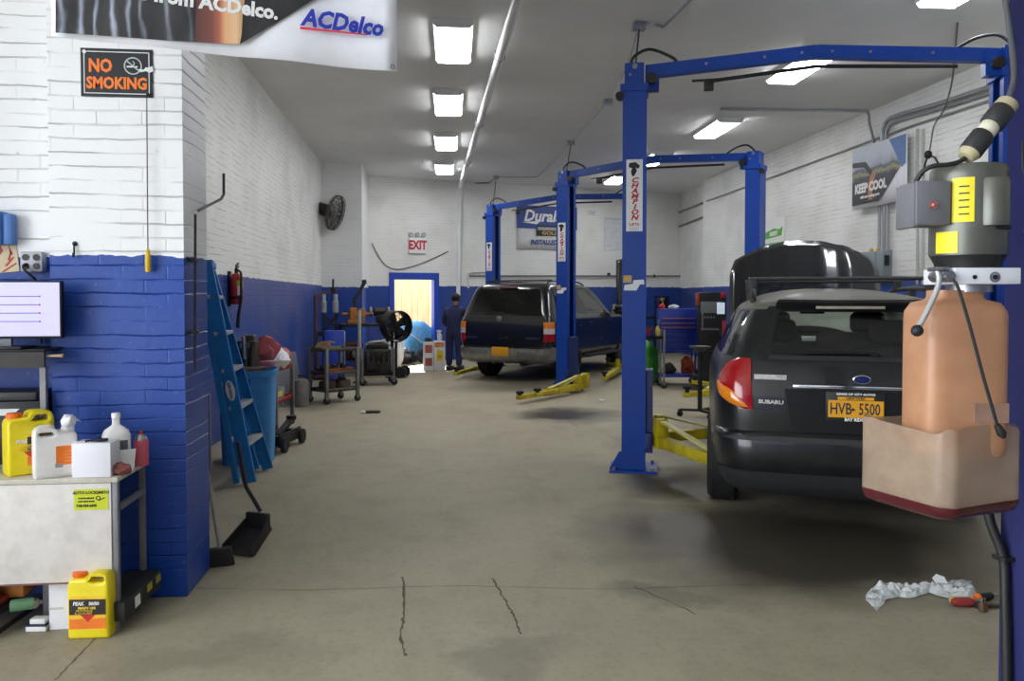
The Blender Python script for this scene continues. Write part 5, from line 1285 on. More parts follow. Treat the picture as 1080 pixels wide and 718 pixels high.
# red cart behind the pier
p = on_z(233,492,.2); rc1 = shelf_cart('tool_cart', 'red tool cart half hidden behind the pier and the blue ladder', (-1.80,5.62,0), R(90), .7, .44, (.2,.72), M_REDP, M_GAL)
rb = thing('tool_box', 'dark blue tool box on the lower shelf of the red cart behind the pier', 'tool box', (-1.78,5.55,.213), R(90))
MB().b2((-.26,-.16,0),(.26,.16,.26), bev=.01).build('box', M('dark blue box', (26,44,92), .5, var=.1), rb); mb = MB(); mb.tube([V(-.1,0,.26),V(-.1,0,.31),V(.1,0,.31),V(.1,0,.26)],.012,n=8); mb.build('handle', M_STEEL, rb)
rj = thing('grease_gun', 'red and chrome air tool lying on top of the red cart behind the pier', 'tool', (-1.70,5.45,.733), R(70))
mb = MB(); mb.lathe([(.03,-.12),(.05,-.1),(.05,.05),(.035,.1),(.02,.16)], 18, Matrix.Translation((0,0,.052)) @ Matrix.Rotation(PI/2,4,'Y')); mb.bar((-.03,0,.05),(-.05,-.14,.04),.04,.05,.01); mb.build('tool_body', M_EXT, rj); mb = MB(); mb.cyl((.1,0,.052),(.24,0,.052),.016,n=12); mb.build('chuck', M_STEEL, rj)

# lobby dustpans / broom behind the pier's corner
M_BKP = M('black plastic', (34,33,32), .55, var=.12, dirt=(80,74,66), dirt_amt=.3)
p = on_z(250,588); dp = thing('dustpan', 'black long handled dustpan standing behind the corner of the pier', 'dustpan', (p.x,p.y+.05,0), R(-25))
mb = MB(); mb.prism([(-.10,0),(.10,0),(.08,.22),(-.08,.22)], .006, Matrix.Translation((0,-.02,.006)) @ Matrix.Rotation(R(28),4,'X'))
for sx in (-1,1): mb.bar((sx*.095,-.02,.02),(sx*.08,.18,.13),.008,.07)
mb.b2((-.08,.16,.08),(.08,.19,.2), bev=.01); mb.build('pan', M_BKP, dp)
mb = MB(); mb.tube([V(0,.2,.2),V(-.07,.16,.35),V(-.11,.14,.62)],.012,n=8); mb.build('handle', M_BKP, dp)
p = on_z(235,600); br_ = thing('hand_broom', 'dark broom head on the floor in front of the long handled dustpan', 'broom', (p.x-.03,p.y+.06,0), R(15))
mb = MB(); mb.box((0,0,.05),(.16,.06,.10),bev=.01,taper=.75); mb.build('bristles', M('dark bristles', (48,44,42), .9, var=.3, scale=60), br_); mb = MB(); mb.tube([V(0,0,.1),V(-.03,.03,.3),V(-.075,.06,.62)],.011,n=8); mb.build('handle', M('pale broom stick', (150,146,138), .6), br_)

# blue parts bin with junk on top
p = on_z(286,491); bn = thing('parts_bin', 'tall light blue plastic bin full of old parts beside the ladder', 'bin', (p.x-.24,p.y+.24,0), R(4))
M_BIN = M('light blue bin', (62,142,208), .5, var=.06, dirt=(70,90,110), dirt_amt=.3)
BZ = .83
mb = MB(); mb.lathe([(.20,.02),(.21,.0),(.235,BZ-.06),(.25,BZ-.055),(.255,BZ),(.235,BZ),(.225,BZ-.06),(.22,BZ-.10)], 40, sq=6); mb.build('bin_body', M_BIN, bn, smooth=50)
mb = MB(); mb.b2((.03,-.238,BZ-.3),(.05,-.225,BZ-.07)); mb.build('moulded_rib', M('blue shadow rib', (30,80,140), .6), bn)  # rib's shade put into a darker bin blue
mb = MB(); mb.lathe([(.216,.40),(.2205,.41),(.217,.42)], 40, sq=6, cap=False); mb.build('seam', M_BIN, bn)
def junk(name, label, cat, c, size, seed, mat, par=None):
    t = thing(name, label, cat, c); return t
random.seed(11)
ej = thing('engine_part', 'greasy dark engine part standing on the light blue bin', 'engine part', (p.x-.30,p.y+.22,BZ-.1))
mb = MB(); mb.box((0,0,.19),(.30,.2,.34),bev=.02); mb.cyl((-.08,-.02,.34),(-.10,-.04,.42),.04,n=10); mb.box((.08,.0,.36),(.1,.12,.1),bev=.02)
for k in range(5): mb.cyl((-.12+k*.06,-.115,.06+.03*(k%2)),(-.12+k*.06,-.08,.36-.03*(k%3)),.024,n=10)
mb.cyl((.04,-.1,.2),(.04,.06,.2),.045,n=14); mb.build('casting', M('greasy metal', (74,66,56), .5, metal=.4, var=.4, scale=18, dirt=(30,26,22), dirt_amt=.6), ej)
mb = MB(); mb.tube([V(-.08,-.1,.34),V(-.13,-.14,.38),V(-.16,-.12,.26),V(-.15,-.12,.06)],.02,smooth=4,n=8); mb.build('hose', M_HOSE, ej)
mb = MB(); mb.cyl((.06,-.12,.2),(.05,-.12,.40),.018,n=8); mb.b2((.02,-.13,.30),(.10,-.09,.34)); mb.build('bright_fitting', M_STEEL, ej)
ep = thing('rag_pile', 'pink rags heaped beside the greasy engine part on the blue bin', 'rag', (p.x-.13,p.y+.40,BZ-.08))
MB().blob((0,0,.24),(.13,.07,.13),2,.4).build('crumpled_cloth', M('faded pink cloth', (196,104,112), .9, var=.15), ep)
ep2 = thing('wood_scrap', 'pale wood scrap lying across the front edge of the blue bin', 'scrap', (p.x-.22,p.y+.06,BZ+.002), R(12)); MB().b2((-.19,-.03,0),(.17,.03,.03),bev=.004).build('board', M('dirty wood', (122,98,70), .8, var=.2), ep2)
# caster wheel of a floor jack by the bin
p = on_z(294,477); fj = thing('floor_jack', 'low floor jack with black wheels beyond the light blue bin', 'jack', (p.x-.05,p.y+.0,0), R(80))
for sy in (-1,1):
    for x in (0,.5): mb = MB(); mb.lathe([(.03,-.02),(.07,-.02),(.075,0),(.07,.02),(.03,.02)], 22, Matrix.Translation((x,sy*.11,.075)) @ Matrix.Rotation(PI/2,4,'X')); mb.build('wheel', M_RUB, fj)
mb = MB(); mb.b2((-.05,-.085,.05),(.55,-.06,.17),bev=.01); mb.b2((-.05,.06,.05),(.55,.085,.17),bev=.01); mb.b2((.0,-.06,.06),(.12,.06,.15)); mb.b2((.45,-.06,.06),(.53,.06,.15)); mb.build('side_frame', M_DARKM, fj); mb = MB(); mb.bar((.1,0,.14),(.5,0,.24),.06,.04); mb.cyl((.5,0,.24),(.5,0,.28),.05,n=14); mb.build('lift_beam', M_DARKM, fj); mb = MB(); mb.tube([V(.05,0,.16),V(-.08,0,.34)],.015,n=8); mb.build('handle', M_DARKM, fj)

# red shelf cart with a white bag
p = on_z(311,450); rc = shelf_cart('utility_cart', 'red two shelf utility cart with a white plastic bag on top', (p.x-.30,p.y-.05,0), R(83), .62, .40, (.30,.66), M_REDP, M_GAL, post=.04)
q2 = (p.x-.30,p.y-.05)
wb_ = thing('plastic_bag', 'bunched white plastic bag on top of the red utility cart', 'bag', (q2[0]+.09,q2[1]-.02,.673)); MB().blob((0,0,.10),(.17,.17,.14),4,.3).build('bag_film', M('white bag film', (222,222,226), .35, var=.05), wb_)
mb = MB(); mb.tube([V(-.08,-.07,.15),V(-.04,-.09,.2),V(.02,-.09,.2),V(.05,-.06,.15)],.010,smooth=4,n=6); mb.build('bag_handle', M('white bag film', (222,222,226), .35), wb_)
ob2 = thing('orange_ball', 'dull red ball shaped float beside the white plastic bag', 'float', (q2[0]+.13,q2[1]+.27,.673)); mb = MB(); mb.sphere((0,0,.12),.10,n=20); mb.build('float_body', M('dull red rubber', (190,78,62), .6), ob2); MB().cyl((0,0,0),(0,0,.05),.05,n=14).build('stem', M_DARKM, ob2)
gb = thing('parts_box', 'grey carton of parts on the lower shelf of the red utility cart', 'box', (q2[0]+.03,q2[1]-.06,.313), R(83)); MB().b2((-.18,-.13,0),(.18,.13,.15),bev=.004).build('box_body', M('grey carton', (120,118,124), .7, var=.2), gb); MB().b2((-.1,-.132,.05),(.1,-.13,.11)).build('label', M_YLAB if False else M('pale yellow label', (200,190,90), .6), gb)
mb_ = thing('oil_filter_box', 'small white carton next to the grey parts carton on the red cart', 'box', (q2[0]+.1,q2[1]-.27,.313), R(60)); MB().b2((-.05,-.05,0),(.05,.05,.12),bev=.003).build('box_body', M_WHITE, mb_); MB().b2((-.052,-.052,.04),(.052,.052,.07)).build('blue_band', M_ACB, mb_)
# leaning grey sheets
p = on_z(316,436); gs = thing('sheet_metal', 'grey metal sheet leaning between the red cart and the grey cart', 'sheet', (p.x-.27,p.y+.80,0), R(55)); 
MB().box((0,0,.37),(.44,.012,.72),Euler((R(-14),0,0))).build('sheet', M('dull grey sheet', (120,122,128), .5, metal=.4, var=.1), gs)
gc2 = thing('grey_can', 'tall grey canister standing by the red utility cart near the aisle', 'canister', (on_z(330,428).x-.16,on_z(330,428).y-.0,0)); mb = MB(); mb.lathe([(.10,0),(.11,.01),(.11,.32),(.09,.36),(.03,.38),(.03,.41)],24); mb.build('can_body', M('grime grey can', (110,104,100), .6, var=.25), gc2); mb = MB(); mb.lathe([(.034,.40),(.034,.43)],14); mb.build('cap', M_BLACK, gc2)

# grey two-shelf steel cart
p = on_z(349,427); gx, gy = p.x+.0, p.y+.36
gcart = shelf_cart('shop_cart', 'grey steel cart with wooden trays in front of the far left corner', (gx,gy,0), R(42), .52, .40, (.16,.40,.72), M_GAL, M_GAL, post=.045)
random.seed(5)
for k, (x, y, z) in enumerate(((-.12,-.04,.413),(.12,-.02,.413))):
    wt_ = thing('wooden_tray', ['shallow orange wooden tray on the left of the middle cart shelf','shallow orange wooden tray on the right of the middle cart shelf'][k], 'tray', (gx+x*math.cos(R(42))-y*math.sin(R(42)), gy+x*math.sin(R(42))+y*math.cos(R(42)), z), R(42), 'wooden trays on the grey cart')
    mb = MB(); mb.b2((-.115,-.14,0),(.115,.14,.01))
    for lo, hi in (((-.115,-.14,0),(.115,-.13,.07)),((-.115,.13,0),(.115,.14,.07)),((-.115,-.14,0),(-.105,.14,.07)),((.105,-.14,0),(.115,.14,.07))): mb.b2(lo,hi)
    mb.build('tray_box', M('orange wood', (168,92,44), .6, var=.2), wt_)
    mb = MB()
    for j in range(9): mb.cyl((random.uniform(-.08,.08),random.uniform(-.11,.11),.012),(random.uniform(-.08,.08),random.uniform(-.11,.11),random.uniform(.08,.14)),random.uniform(.012,.026),n=8)
    o = mb.build('loose_parts', M('mixed metal parts', (84,82,78), .5, metal=.5, var=.5, scale=30), wt_); o['kind'] = 'stuff'
def rel(x, y, a=R(42)): return (gx+x*math.cos(a)-y*math.sin(a), gy+x*math.sin(a)+y*math.cos(a))
for k, (nm, lb, ct, x, y, c_) in enumerate((('drum_brake','rusty brake drum on the bottom shelf of the grey cart, left','brake drum',-.13,-.03,(64,46,38)),('drum_brake','dusty brown brake drum on the bottom shelf of the grey cart, right','brake drum',.13,-.02,(92,80,64)))):
    t = thing(nm, lb, ct, (*rel(x,y),.173)); mb = MB(); mb.lathe([(.11,0),(.12,.02),(.12,.10),(.11,.13),(.06,.135),(.06,.16),(.03,.165)],24); mb.build('casting', M('rust '+str(k), c_, .8, var=.3), t); mb = MB(); mb.lathe([(.03,.165),(.03,.18),(.015,.182)],14); mb.build('hub', M_STEEL, t)
t = thing('parts_tray', 'heap of brown parts and pale wood on top of the grey cart', 'tray', (*rel(-.12,.0),.733), R(42)); MB().b2((-.16,-.12,0),(.16,.12,.05),bev=.006).build('tray', M('brown tray', (104,84,56), .7, var=.3), t)
mb = MB()
for j in range(6): mb.bar((random.uniform(-.13,.0),random.uniform(-.1,.1),.06+j*.01),(random.uniform(.02,.14),random.uniform(-.1,.1),.06+j*.012),.035,.018)
o = mb.build('offcuts', M('tan offcuts', (170,140,92), .8, var=.3), t); o['kind'] = 'stuff'

# spring compressor / press in the corner and the blue box in front of it
p = on_z(347,400); PX, PY = p.x-.03, p.y+.15
sp_ = thing('strut_compressor', 'tall dark strut press frame with pale springs in the left corner', 'press', (PX,PY,0), R(12))
D_ = 14.3; zt = lambda py: 1.48+(313-py)*D_/840
x0 = lambda px: (px-350)*D_/840
mb = MB(); mb.tube([V(x0(337),0,0),V(x0(337.5),0,zt(312))],.035,n=10); mb.bar(V(x0(336),0,zt(312)),V(x0(361),0,zt(305)),.06,.05); mb.b2((x0(334),-.25,0),(x0(362),.25,.06)); mb.build('frame', M('rusty brown frame', (96,62,56), .6, var=.2), sp_)
mb = MB(); mb.cyl((x0(355.5),0,zt(306)),(x0(355.5),0,zt(294)),.018,n=10); mb.cyl((x0(355.5),0,zt(309)),(x0(355.5),0,zt(303)),.05,n=12); mb.build('screw', M_DARKM, sp_)
for xx in (345.5, 358): 
    mb = MB(); mb.loft_axis(V(x0(xx),0,zt(330)), V(x0(xx),0,zt(310)), [(.04,0),(.055,.05),(.055,.6),(.04,.65),(.04,1)], 14); mb.build('guide_tube', M('pale steel tube', (176,176,170), .4, metal=.5), sp_)
mb = MB(); mb.bar(V(x0(344),0,zt(330)),V(x0(362),0,zt(350)),.05,.04); mb.bar(V(x0(360),0,zt(330)),V(x0(344),0,zt(352)),.05,.04); mb.bar(V(x0(346),0,zt(332)),V(x0(346),0,zt(370)),.05,.05); mb.bar(V(x0(358),0,zt(332)),V(x0(358),0,zt(370)),.05,.05); mb.b2((x0(340),-.12,zt(354)),(x0(366),.12,zt(350))); mb.build('scissor_arms', M_DARKM, sp_)
p = on_z(353,402); bb_ = thing('blue_cabinet', 'bright blue steel box standing behind the grey cart', 'cabinet', (p.x,p.y-.05,0), R(8))
z0, z1 = 0, 1.48-36*13.6/840
MB().b2((-.17,-.15,z0+.05),(.17,.15,z1),bev=.01).build('cabinet_body', M('bright blue enamel', (24,60,176), .4, coat=.3, var=.05), bb_); MB().b2((.17,-.14,z0+.1),(.185,.14,z1-.02),bev=.004).build('side_panel', M('pale grey panel', (170,172,168), .5), bb_); MB().b2((-.15,-.13,0),(.15,.13,.05)).build('plinth', M_BLACK, bb_)

# workbench with drill press and dark engine stand
p = on_z(397,407); ex, ey = p.x, p.y+.25
wbn = thing('work_bench', 'dark steel workbench in front of the back wall beside the door', 'workbench', (ex-.24,ey+1.62,0), R(14))
zb_ = .98
MB().b2((-.56,-.28,zb_-.05),(.42,.28,zb_),bev=.006).build('bench_top', M_DARKM, wbn)
for x in (-.52,.38):
    for y in (-.24,.24): MB().b2((x-.025,y-.025,0),(x+.025,y+.025,zb_-.05)).build('leg', M_DARKM, wbn)
MB().b2((-.52,-.24,.3),(.38,.24,.32)).build('low_shelf', M_DARKM, wbn)
vp = thing('pale_pipe', 'pale vertical pipe stand at the left end of the workbench', 'stand', (on_z(379,404).x,on_z(379,404).y+.1,0)); mb = MB(); mb.tube([V(0,0,.0),V(0,0,1.05),V(.0,.02,1.25)],.03,n=10); mb.build('pipe', M('pale grey pipe', (176,176,172), .5, metal=.3), vp); MB().cyl((0,0,0),(0,0,.02),.12,n=20).build('foot', M_DARKM, vp)
def onb(x, y, z=zb_, a=R(14)): return (ex-.24+x*math.cos(a)-y*math.sin(a), ey+1.62+x*math.sin(a)+y*math.cos(a), z)
dpz = thing('bench_vise', 'orange and brown bench vise bolted on the dark workbench', 'vise', onb(-.27,-.05), R(14))
mb = MB(); mb.b2((-.16,-.1,0),(.16,.1,.08),bev=.015); mb.b2((-.12,-.08,.08),(.02,.08,.3),bev=.02); mb.b2((.06,-.08,.1),(.18,.08,.28),bev=.02); mb.cyl((-.25,0,.18),(.3,0,.18),.03,n=12); mb.build('vise_body', M('orange brown casting', (170,110,44), .6, var=.35, scale=22, dirt=(60,44,30), dirt_amt=.5), dpz); mb = MB(); mb.cyl((.3,-.12,.18),(.3,.12,.18),.012,n=8); mb.sphere((.3,-.12,.18),.02); mb.sphere((.3,.12,.18),.02); mb.build('handle', M_STEEL, dpz)
gr_ = thing('bench_grinder', 'bench grinder with two grey wheels on the dark workbench by the drum fan', 'grinder', onb(.19,.0), R(14))
mb = MB(); mb.lathe([(.05,-.12),(.08,-.1),(.08,.1),(.05,.12)],20,Matrix.Translation((0,0,.22)) @ Matrix.Rotation(PI/2,4,'Y')); mb.b2((-.06,-.06,0),(.06,.06,.18),bev=.01); mb.build('motor', M_DARKM, gr_)
for s_ in (-1,1): mb = MB(); mb.lathe([(.03,-.02),(.09,-.02),(.09,.02),(.03,.02)],22,Matrix.Translation((s_*.17,0,.22)) @ Matrix.Rotation(PI/2,4,'Y')); mb.build('grinding_wheel', M('grey stone', (150,148,140), .9), gr_)
pb_ = thing('long_bar', 'long dark pry bar leaning on the wall above the workbench', 'bar', (*onb(-.30,.30)[:2],0)); q3 = at(384.5,298,15.4); mb = MB(); mb.tube([V(.18,-.02,zb_+.0),V(.06,.06,1.4),V(q3.x-pb_.location.x,.14,q3.z)],.035,n=8); mb.build('bar', M_DARKM, pb_); mb = MB(); mb.cyl(V(q3.x-pb_.location.x,.14,q3.z-.02),V(q3.x-pb_.location.x-.01,.145,q3.z+.05),.045,n=8); mb.build('knob', M_BLACK, pb_)
for k,(x,z) in enumerate(((-.32,.32),(.14,.32))):
    t = thing('engine_block', ['dark red engine block on the shelf under the workbench','blackened gearbox on the shelf under the workbench'][k], 'engine part', onb(x,-.05,.321), R(14)); mb = MB(); mb.box((0,0,.17),(.34,.3,.32),bev=.04)
    for j in range(4): mb.cyl((-.12+j*.08,-.17,.1),(-.12+j*.08,-.17,.28),.03,n=10)
    mb.build('casting', M(['dark red casting','black casting'][k], [(72,34,32),(36,34,32)][k], .6, var=.3), t); mb = MB(); mb.lathe([(.10,0),(.10,.03),(.06,.04)],20,face_m((.05,-.19,.12))); mb.build('pulley', M_STEEL, t)
ecart = shelf_cart('engine_cart', 'low black cart carrying greasy engine parts before the workbench', (ex,ey,0), R(8), .52, .42, (.17,), M_DARKM, M_GAL, top=.62, r=.06)
eng = thing('engine', 'greasy black engine with a belt pulley on the low cart', 'engine', (ex,ey,.183), R(8))
mb = MB(); mb.box((0,0,.22),(.44,.34,.40),bev=.03); mb.box((0,.02,.45),(.36,.2,.1),bev=.03)
for j in range(5): mb.cyl((-.17+j*.085,-.2,.18),(-.17+j*.085,-.16,.38),.03,n=10)
mb.build('block', M('greasy black engine', (38,35,32), .45, metal=.3, var=.5, scale=14, dirt=(86,76,66), dirt_amt=.5), eng)
for x, z, r in ((.12,.12,.09),(-.12,.16,.07),(.02,.33,.05)): mb = MB(); mb.lathe([(r,0),(r,.02),(r*.8,.025),(r*.8,.04),(r,.045),(r,.06),(.02,.065)],22,face_m((x,-.18,z))); mb.build('pulley', M_DARKM, eng)
mb = MB(); mb.tube([V(-.2,-.1,.5),V(-.1,-.16,.54),V(.08,-.14,.55),V(.2,-.05,.48)],.022,smooth=4,n=8); mb.build('manifold', M('pale alloy tube', (170,168,164), .5, metal=.5), eng)

# black pedestal drum fan
p = on_z(419,396); Df = 14.6
fan = thing('drum_fan', 'big black drum fan on a pole stand in front of the back door', 'fan', (p.x-.01,p.y-.3,0), R(-14))
zc = 1.48+(313-342.5)*14.9/840; rf = 15.5*14.9/840
MB().cyl((0,0,0),(0,0,.02),.20,n=28).build('base_plate', M_BLACK, fan); MB().cyl((0,.0,.02),(0,.0,zc-rf-.02),.025,n=14).build('pole', M_BLACK, fan)
mb = MB(); mb.tube([V(math.cos(R(a))*(rf+.03),0,zc+math.sin(R(a))*(rf+.03)) for a in range(180,361,12)],.014,n=8); mb.build('yoke', M_BLACK, fan)
mf = Matrix.Translation((0,0,zc)) @ Matrix.Rotation(R(44),4,'Z') @ Matrix.Rotation(PI/2,4,'X')
mb = MB(); mb.lathe([(rf*.97,-.14),(rf,-.13),(rf*.985,0),(rf,.13),(rf*.97,.14),(rf*.94,.13),(rf*.94,-.13),(rf*.97,-.14)],36,mf,cap=False); mb.build('drum', M('black drum metal', (44,42,38), .45, metal=.3), fan)
mb = MB()
for s_ in (-.135,.135):
    for r_ in (.3,.5,.7,.9): mb.lathe([(rf*r_-.004,s_),(rf*r_+.004,s_),(rf*r_+.004,s_+.006),(rf*r_-.004,s_+.006)],32,mf,cap=False)
    for k in range(12): a = k*PI/6; mb.tube([mf@V(math.cos(a)*rf*.1,math.sin(a)*rf*.1,s_), mf@V(math.cos(a)*rf*.96,math.sin(a)*rf*.96,s_)],.004,n=5)
mb.build('wire_guard', M_DARKM, fan)
mb = MB(); mb.lathe([(.06,-.1),(.06,.06),(.03,.08)],20,mf); mb.build('motor_hub', M_BLACK, fan)
for k in range(4):
    a = R(25+k*90); d1, d2 = V(math.cos(a),math.sin(a),0), V(-math.sin(a),math.cos(a),0)
    rows = [[mf@(d1*rf*r_+d2*(w_*rf)+V(0,0,w_*.12)) for w_ in (-.16-.3*r_,0,.16+.3*r_)] for r_ in (.12,.3,.6,.88)]
    mb = MB(); mb.grid(rows); mb.build('blade', M('dark fan blade', (58,58,60), .3, metal=.4), fan, thick=.004)
for s_ in (-1,1): mb = MB(); mb.lathe([(.03,-.03),(.10,-.03),(.105,0),(.10,.03),(.03,.03)],22,Matrix.Translation((.13+s_*.0+(.0 if s_<0 else .0),s_*.13,.105)) @ Matrix.Rotation(PI/2,4,'X')); mb.build('wheel', M_RUB, fan)
MB().cyl((.13,-.14,.105),(.13,.14,.105),.012,n=8).build('axle', M_DARKM, fan)

# wall fan
q4 = at(350,226,16.2); wf = thing('wall_fan', 'round wall mounted fan tilted down in the far left corner', 'fan', (q4.x,16.55,q4.z))
mf = Matrix.Translation((.10,-.33,.0)) @ V(.93,-.24,-.28).to_track_quat('Z','Y').to_matrix().to_4x4(); rf = 18*16.2/840
mb = MB()
for r_ in (.25,.45,.65,.85,1): 
    for z_ in (-.07,.07): mb.lathe([(rf*r_-.006,z_*(1.25-r_*.5)),(rf*r_+.006,z_*(1.25-r_*.5)),(rf*r_,z_*(1.25-r_*.5)+.008)],32,mf,cap=False)
for k in range(18):
    a = k*PI/9
    for z_ in (-.07,.07): mb.tube([mf@V(math.cos(a)*rf*.08,math.sin(a)*rf*.08,z_*1.25), mf@V(math.cos(a)*rf,math.sin(a)*rf,z_*.75)],.005,n=5)
mb.lathe([(rf-.010,-.018),(rf+.010,-.018),(rf+.010,.018),(rf-.010,.018),(rf-.010,-.018)],36,mf,cap=False)
mb.build('guard', M('dark wire guard', (82,76,72), .5, metal=.4), wf)
for k in range(3):
    a = R(50+k*120); d1, d2 = V(math.cos(a),math.sin(a),0), V(-math.sin(a),math.cos(a),0)
    mb = MB(); mb.grid([[mf@(d1*rf*r_+d2*(w_*rf)+V(0,0,w_*.15)) for w_ in (-.1-.2*r_,0,.1+.2*r_)] for r_ in (.12,.4,.85)]); mb.build('blade', M('grey fan blade', (130,132,136), .4, metal=.3), wf, thick=.004)
mb = MB(); mb.lathe([(.07,-.40),(.12,-.37),(.12,-.12),(.07,-.08)],20,mf); mb.build('motor', M('bronze motor', (70,58,54), .3, metal=.7), wf)
mb = MB(); mb.tube([mf@V(0,0,-.2), V(-.14,-.14,.08), V(-.16,0,.08)],.02,n=8); mb.b2((-.22,-.02,.0),(-.10,0,.18)); mb.build('bracket', M_DARKM, wf)

# EXIT sign, cable, pipes on the back wall
e = back_l(440,258.5); 
def onbk(name, label, cat, x, z, y=0): 
    t = thing(name, label, cat); t.matrix_world = BACKM @ Matrix.Translation((x,y,z)); return t
sB = lambda px, py: back_l(px, py)
a_, b_ = sB(430.5,267), sB(449,251); ww, hh = b_.x-a_.x, b_.z-a_.z
ex_ = onbk('exit_sign', 'white exit sign with red letters on the back wall above the door', 'sign', (a_.x+b_.x)/2, (a_.z+b_.z)/2)
MB().b2((-ww/2,-.06,-hh/2),(ww/2,-.0,hh/2),bev=.008).build('housing', M_WHITE, ex_); text('EXIT', hh*.78, M_RED, ex_, face_m((0,-.0615,0)), bold=.012, xs=.74)
mb = MB(); [mb.cyl((ww*k_,-.07,hh/2+.07),(ww*k_,-.0,hh/2+.07),.055,n=14) for k_ in (-.36,0,.36)]; mb.b2((-ww*.42,-.04,hh/2),(ww*.42,-.0,hh/2+.03)); mb.build('emergency_lamps', M('lamp grey', (170,170,172), .4), ex_)
def wire(name, label, pts, r, mat, cat='cable'):
    t = thing(name, label, cat, (0,0,0)); mb = MB(); mb.tube(pts, r, smooth=6, n=6); mb.build('run', mat, t); return t
OB = lambda px, py, o_=.02: on_back(px, py, o_)
c_ = wire('cable', 'loose dark cable sagging from the wall fan across the back wall', [at(352,236,16.3), at(368,250,16.4), on_back(383,240,.03), OB(395,262), OB(405,278), OB(418,284), OB(438,280), OB(458,272), OB(473,265)], .012, M('grey cable', (104,100,96), .6))
hp = wire('wall_pipe', 'thin grey pipe running along the back wall above the blue paint', [OB(495,291,.05), OB(560,291,.05), OB(640,291,.05), OB(741,291,.05)], .018, M('pipe grey', (96,94,92), .5), 'pipe')
for px in (520,600,690): MB().box(OB(px,291,.02),(.05,.04,.08)).build('pipe_clip', M_DARKM, hp)
# door lintel wiring box
a_, b_ = sB(466,290), sB(502,300)
mp_ = wire('conduit', 'white conduit stub behind the SUV to the right of the door', [OB(494,304,.03), OB(494,289,.03), OB(502,287,.03), OB(512,287,.03)], .022, M('white conduit', (206,206,202), .5), 'conduit')

# Duralast banner, blank poster, notices on the back wall
a_, b_ = sB(544.5,263), sB(608,219); ww, hh = b_.x-a_.x, b_.z-a_.z
db = onbk('wall_banner', 'blue and white car battery banner hung on the back wall over the SUV', 'banner', a_.x, a_.z, -.004)
rows = [[V(ww*x/12, -.01-.012*math.sin(x*1.1), hh*z/4) for x in range(13)] for z in range(5)]
mb = MB(); mb.grid(rows); mb.build('vinyl_sheet', M('greyish vinyl', (212,212,210), .5), db, thick=.003)
MB().b2((0,-.030,hh*.48),(ww,-.026,hh)).build('blue_field', M('banner blue', (34,64,140), .5), db)
text('Duralast', hh*.36, M_WHITE, db, face_m((ww*.50,-.032,hh*.76)), bold=.012, shear=.25, xs=.95)
mb = MB(); mb.prism([(ww*.08,hh*.62),(ww*.4,hh*.66),(ww*.32,hh*.58)], .002, face_m((0,-.031,0))); mb.build('white_swoosh', M_WHITE, db)
bp = MB().b2((ww*.32,-.033,hh*.32),(ww*.80,-.029,hh*.56)).build('battery_panel', M_BLACK, db); MB().b2((ww*.34,-.035,hh*.45),(ww*.78,-.032,hh*.52)).build('silver_strip', M('silver strip', (160,164,170), .4), bp); text('GOLD', hh*.11, M_TAPE, bp, face_m((ww*.55,-.035,hh*.385)), bold=.005, xs=1.4)
text('INSTALLED HERE', hh*.15, M('faded blue ink', (60,80,150), .5), db, face_m((ww*.56,-.032,hh*.17)), bold=.006, shear=.2, xs=.9)
a_, b_ = sB(637,263), sB(668,230); pw_ = onbk('blank_poster', 'pale blank sheet on the back wall beside the near lift post', 'poster', a_.x, a_.z, -.003); MB().b2((0,-.012,0),(b_.x-a_.x,-.004,b_.z-a_.z)).build('sheet', M('pale grey sheet', (212,216,220), .6), pw_); MB().b2((.02,-.014,b_.z-a_.z-.06),(b_.x-a_.x-.02,-.012,b_.z-a_.z-.03)).build('header_strip', M('light strip', (190,196,204), .6), pw_)
a_, b_ = sB(619,228), sB(629,220); nt = onbk('notice', 'small white notice on the back wall between two lift posts', 'notice', a_.x, a_.z, -.003); MB().b2((0,-.012,0),(b_.x-a_.x,-.004,b_.z-a_.z)).build('sheet', M_WHITE, nt)
mb = MB()
for k in range(3): mb.b2((.03,-.0135,.04+k*.04),(b_.x-a_.x-.03,-.012,.05+k*.04))
mb.build('print_lines', M_GREYINK, nt)
for k, px in enumerate((641.5,)):
    c5 = sB(px,289); hh_ = onbk('wall_button', 'small black knob on the back wall just above the pipe', 'button', c5.x, c5.z); MB().cyl((0,-.06,0),(0,0,0),.035,n=14).build('disc', M_BLACK, hh_); MB().cyl((0,-.08,0),(0,-.06,0),.02,n=12).build('tip', M_DARKM, hh_)

# clutter at the back door: bags, tarpaulin heap, boxes
p = on_z(437,386); tp = thing('tarp_bundle', 'bundle of light blue plastic heaped by the open back door', 'bundle', (p.x,p.y+1.9,0)); MB().blob((0,0,.42),(.46,.30,.46),6,.3).build('blue_sheeting', M('light blue sheeting', (104,176,222), .45, var=.15), tp)
mb = MB(); mb.tube([V(-.3,-.2,.5),V(-.1,-.34,.6),V(.15,-.33,.42),V(.35,-.2,.35)],.012,smooth=4,n=6); mb.build('tie', M_WHITE, tp)
p = on_z(432,389); bk_ = thing('trash_bag', 'black rubbish bag below the light blue bundle at the door', 'bag', (p.x-.25,p.y+1.3,0)); MB().blob((0,0,.15),(.36,.22,.2),9,.35).build('bag_film', M('black bag film', (34,34,38), .3), bk_); MB().blob((.05,0,.36),(.05,.05,.05),2,.3,2).build('knot', M('black bag film', (34,34,38), .3), bk_)
p = on_z(415,390); wg = thing('plastic_bag', 'white plastic bag behind the drum fan pole', 'bag', (p.x-.02,p.y+.55,0)); MB().blob((0,0,.34),(.22,.2,.42),12,.28).build('bag_film', M('white bag film', (222,222,226), .35), wg); MB().blob((.02,0,.72),(.07,.06,.07),4,.4,2).build('knot', M('white bag film', (222,222,226), .35), wg)
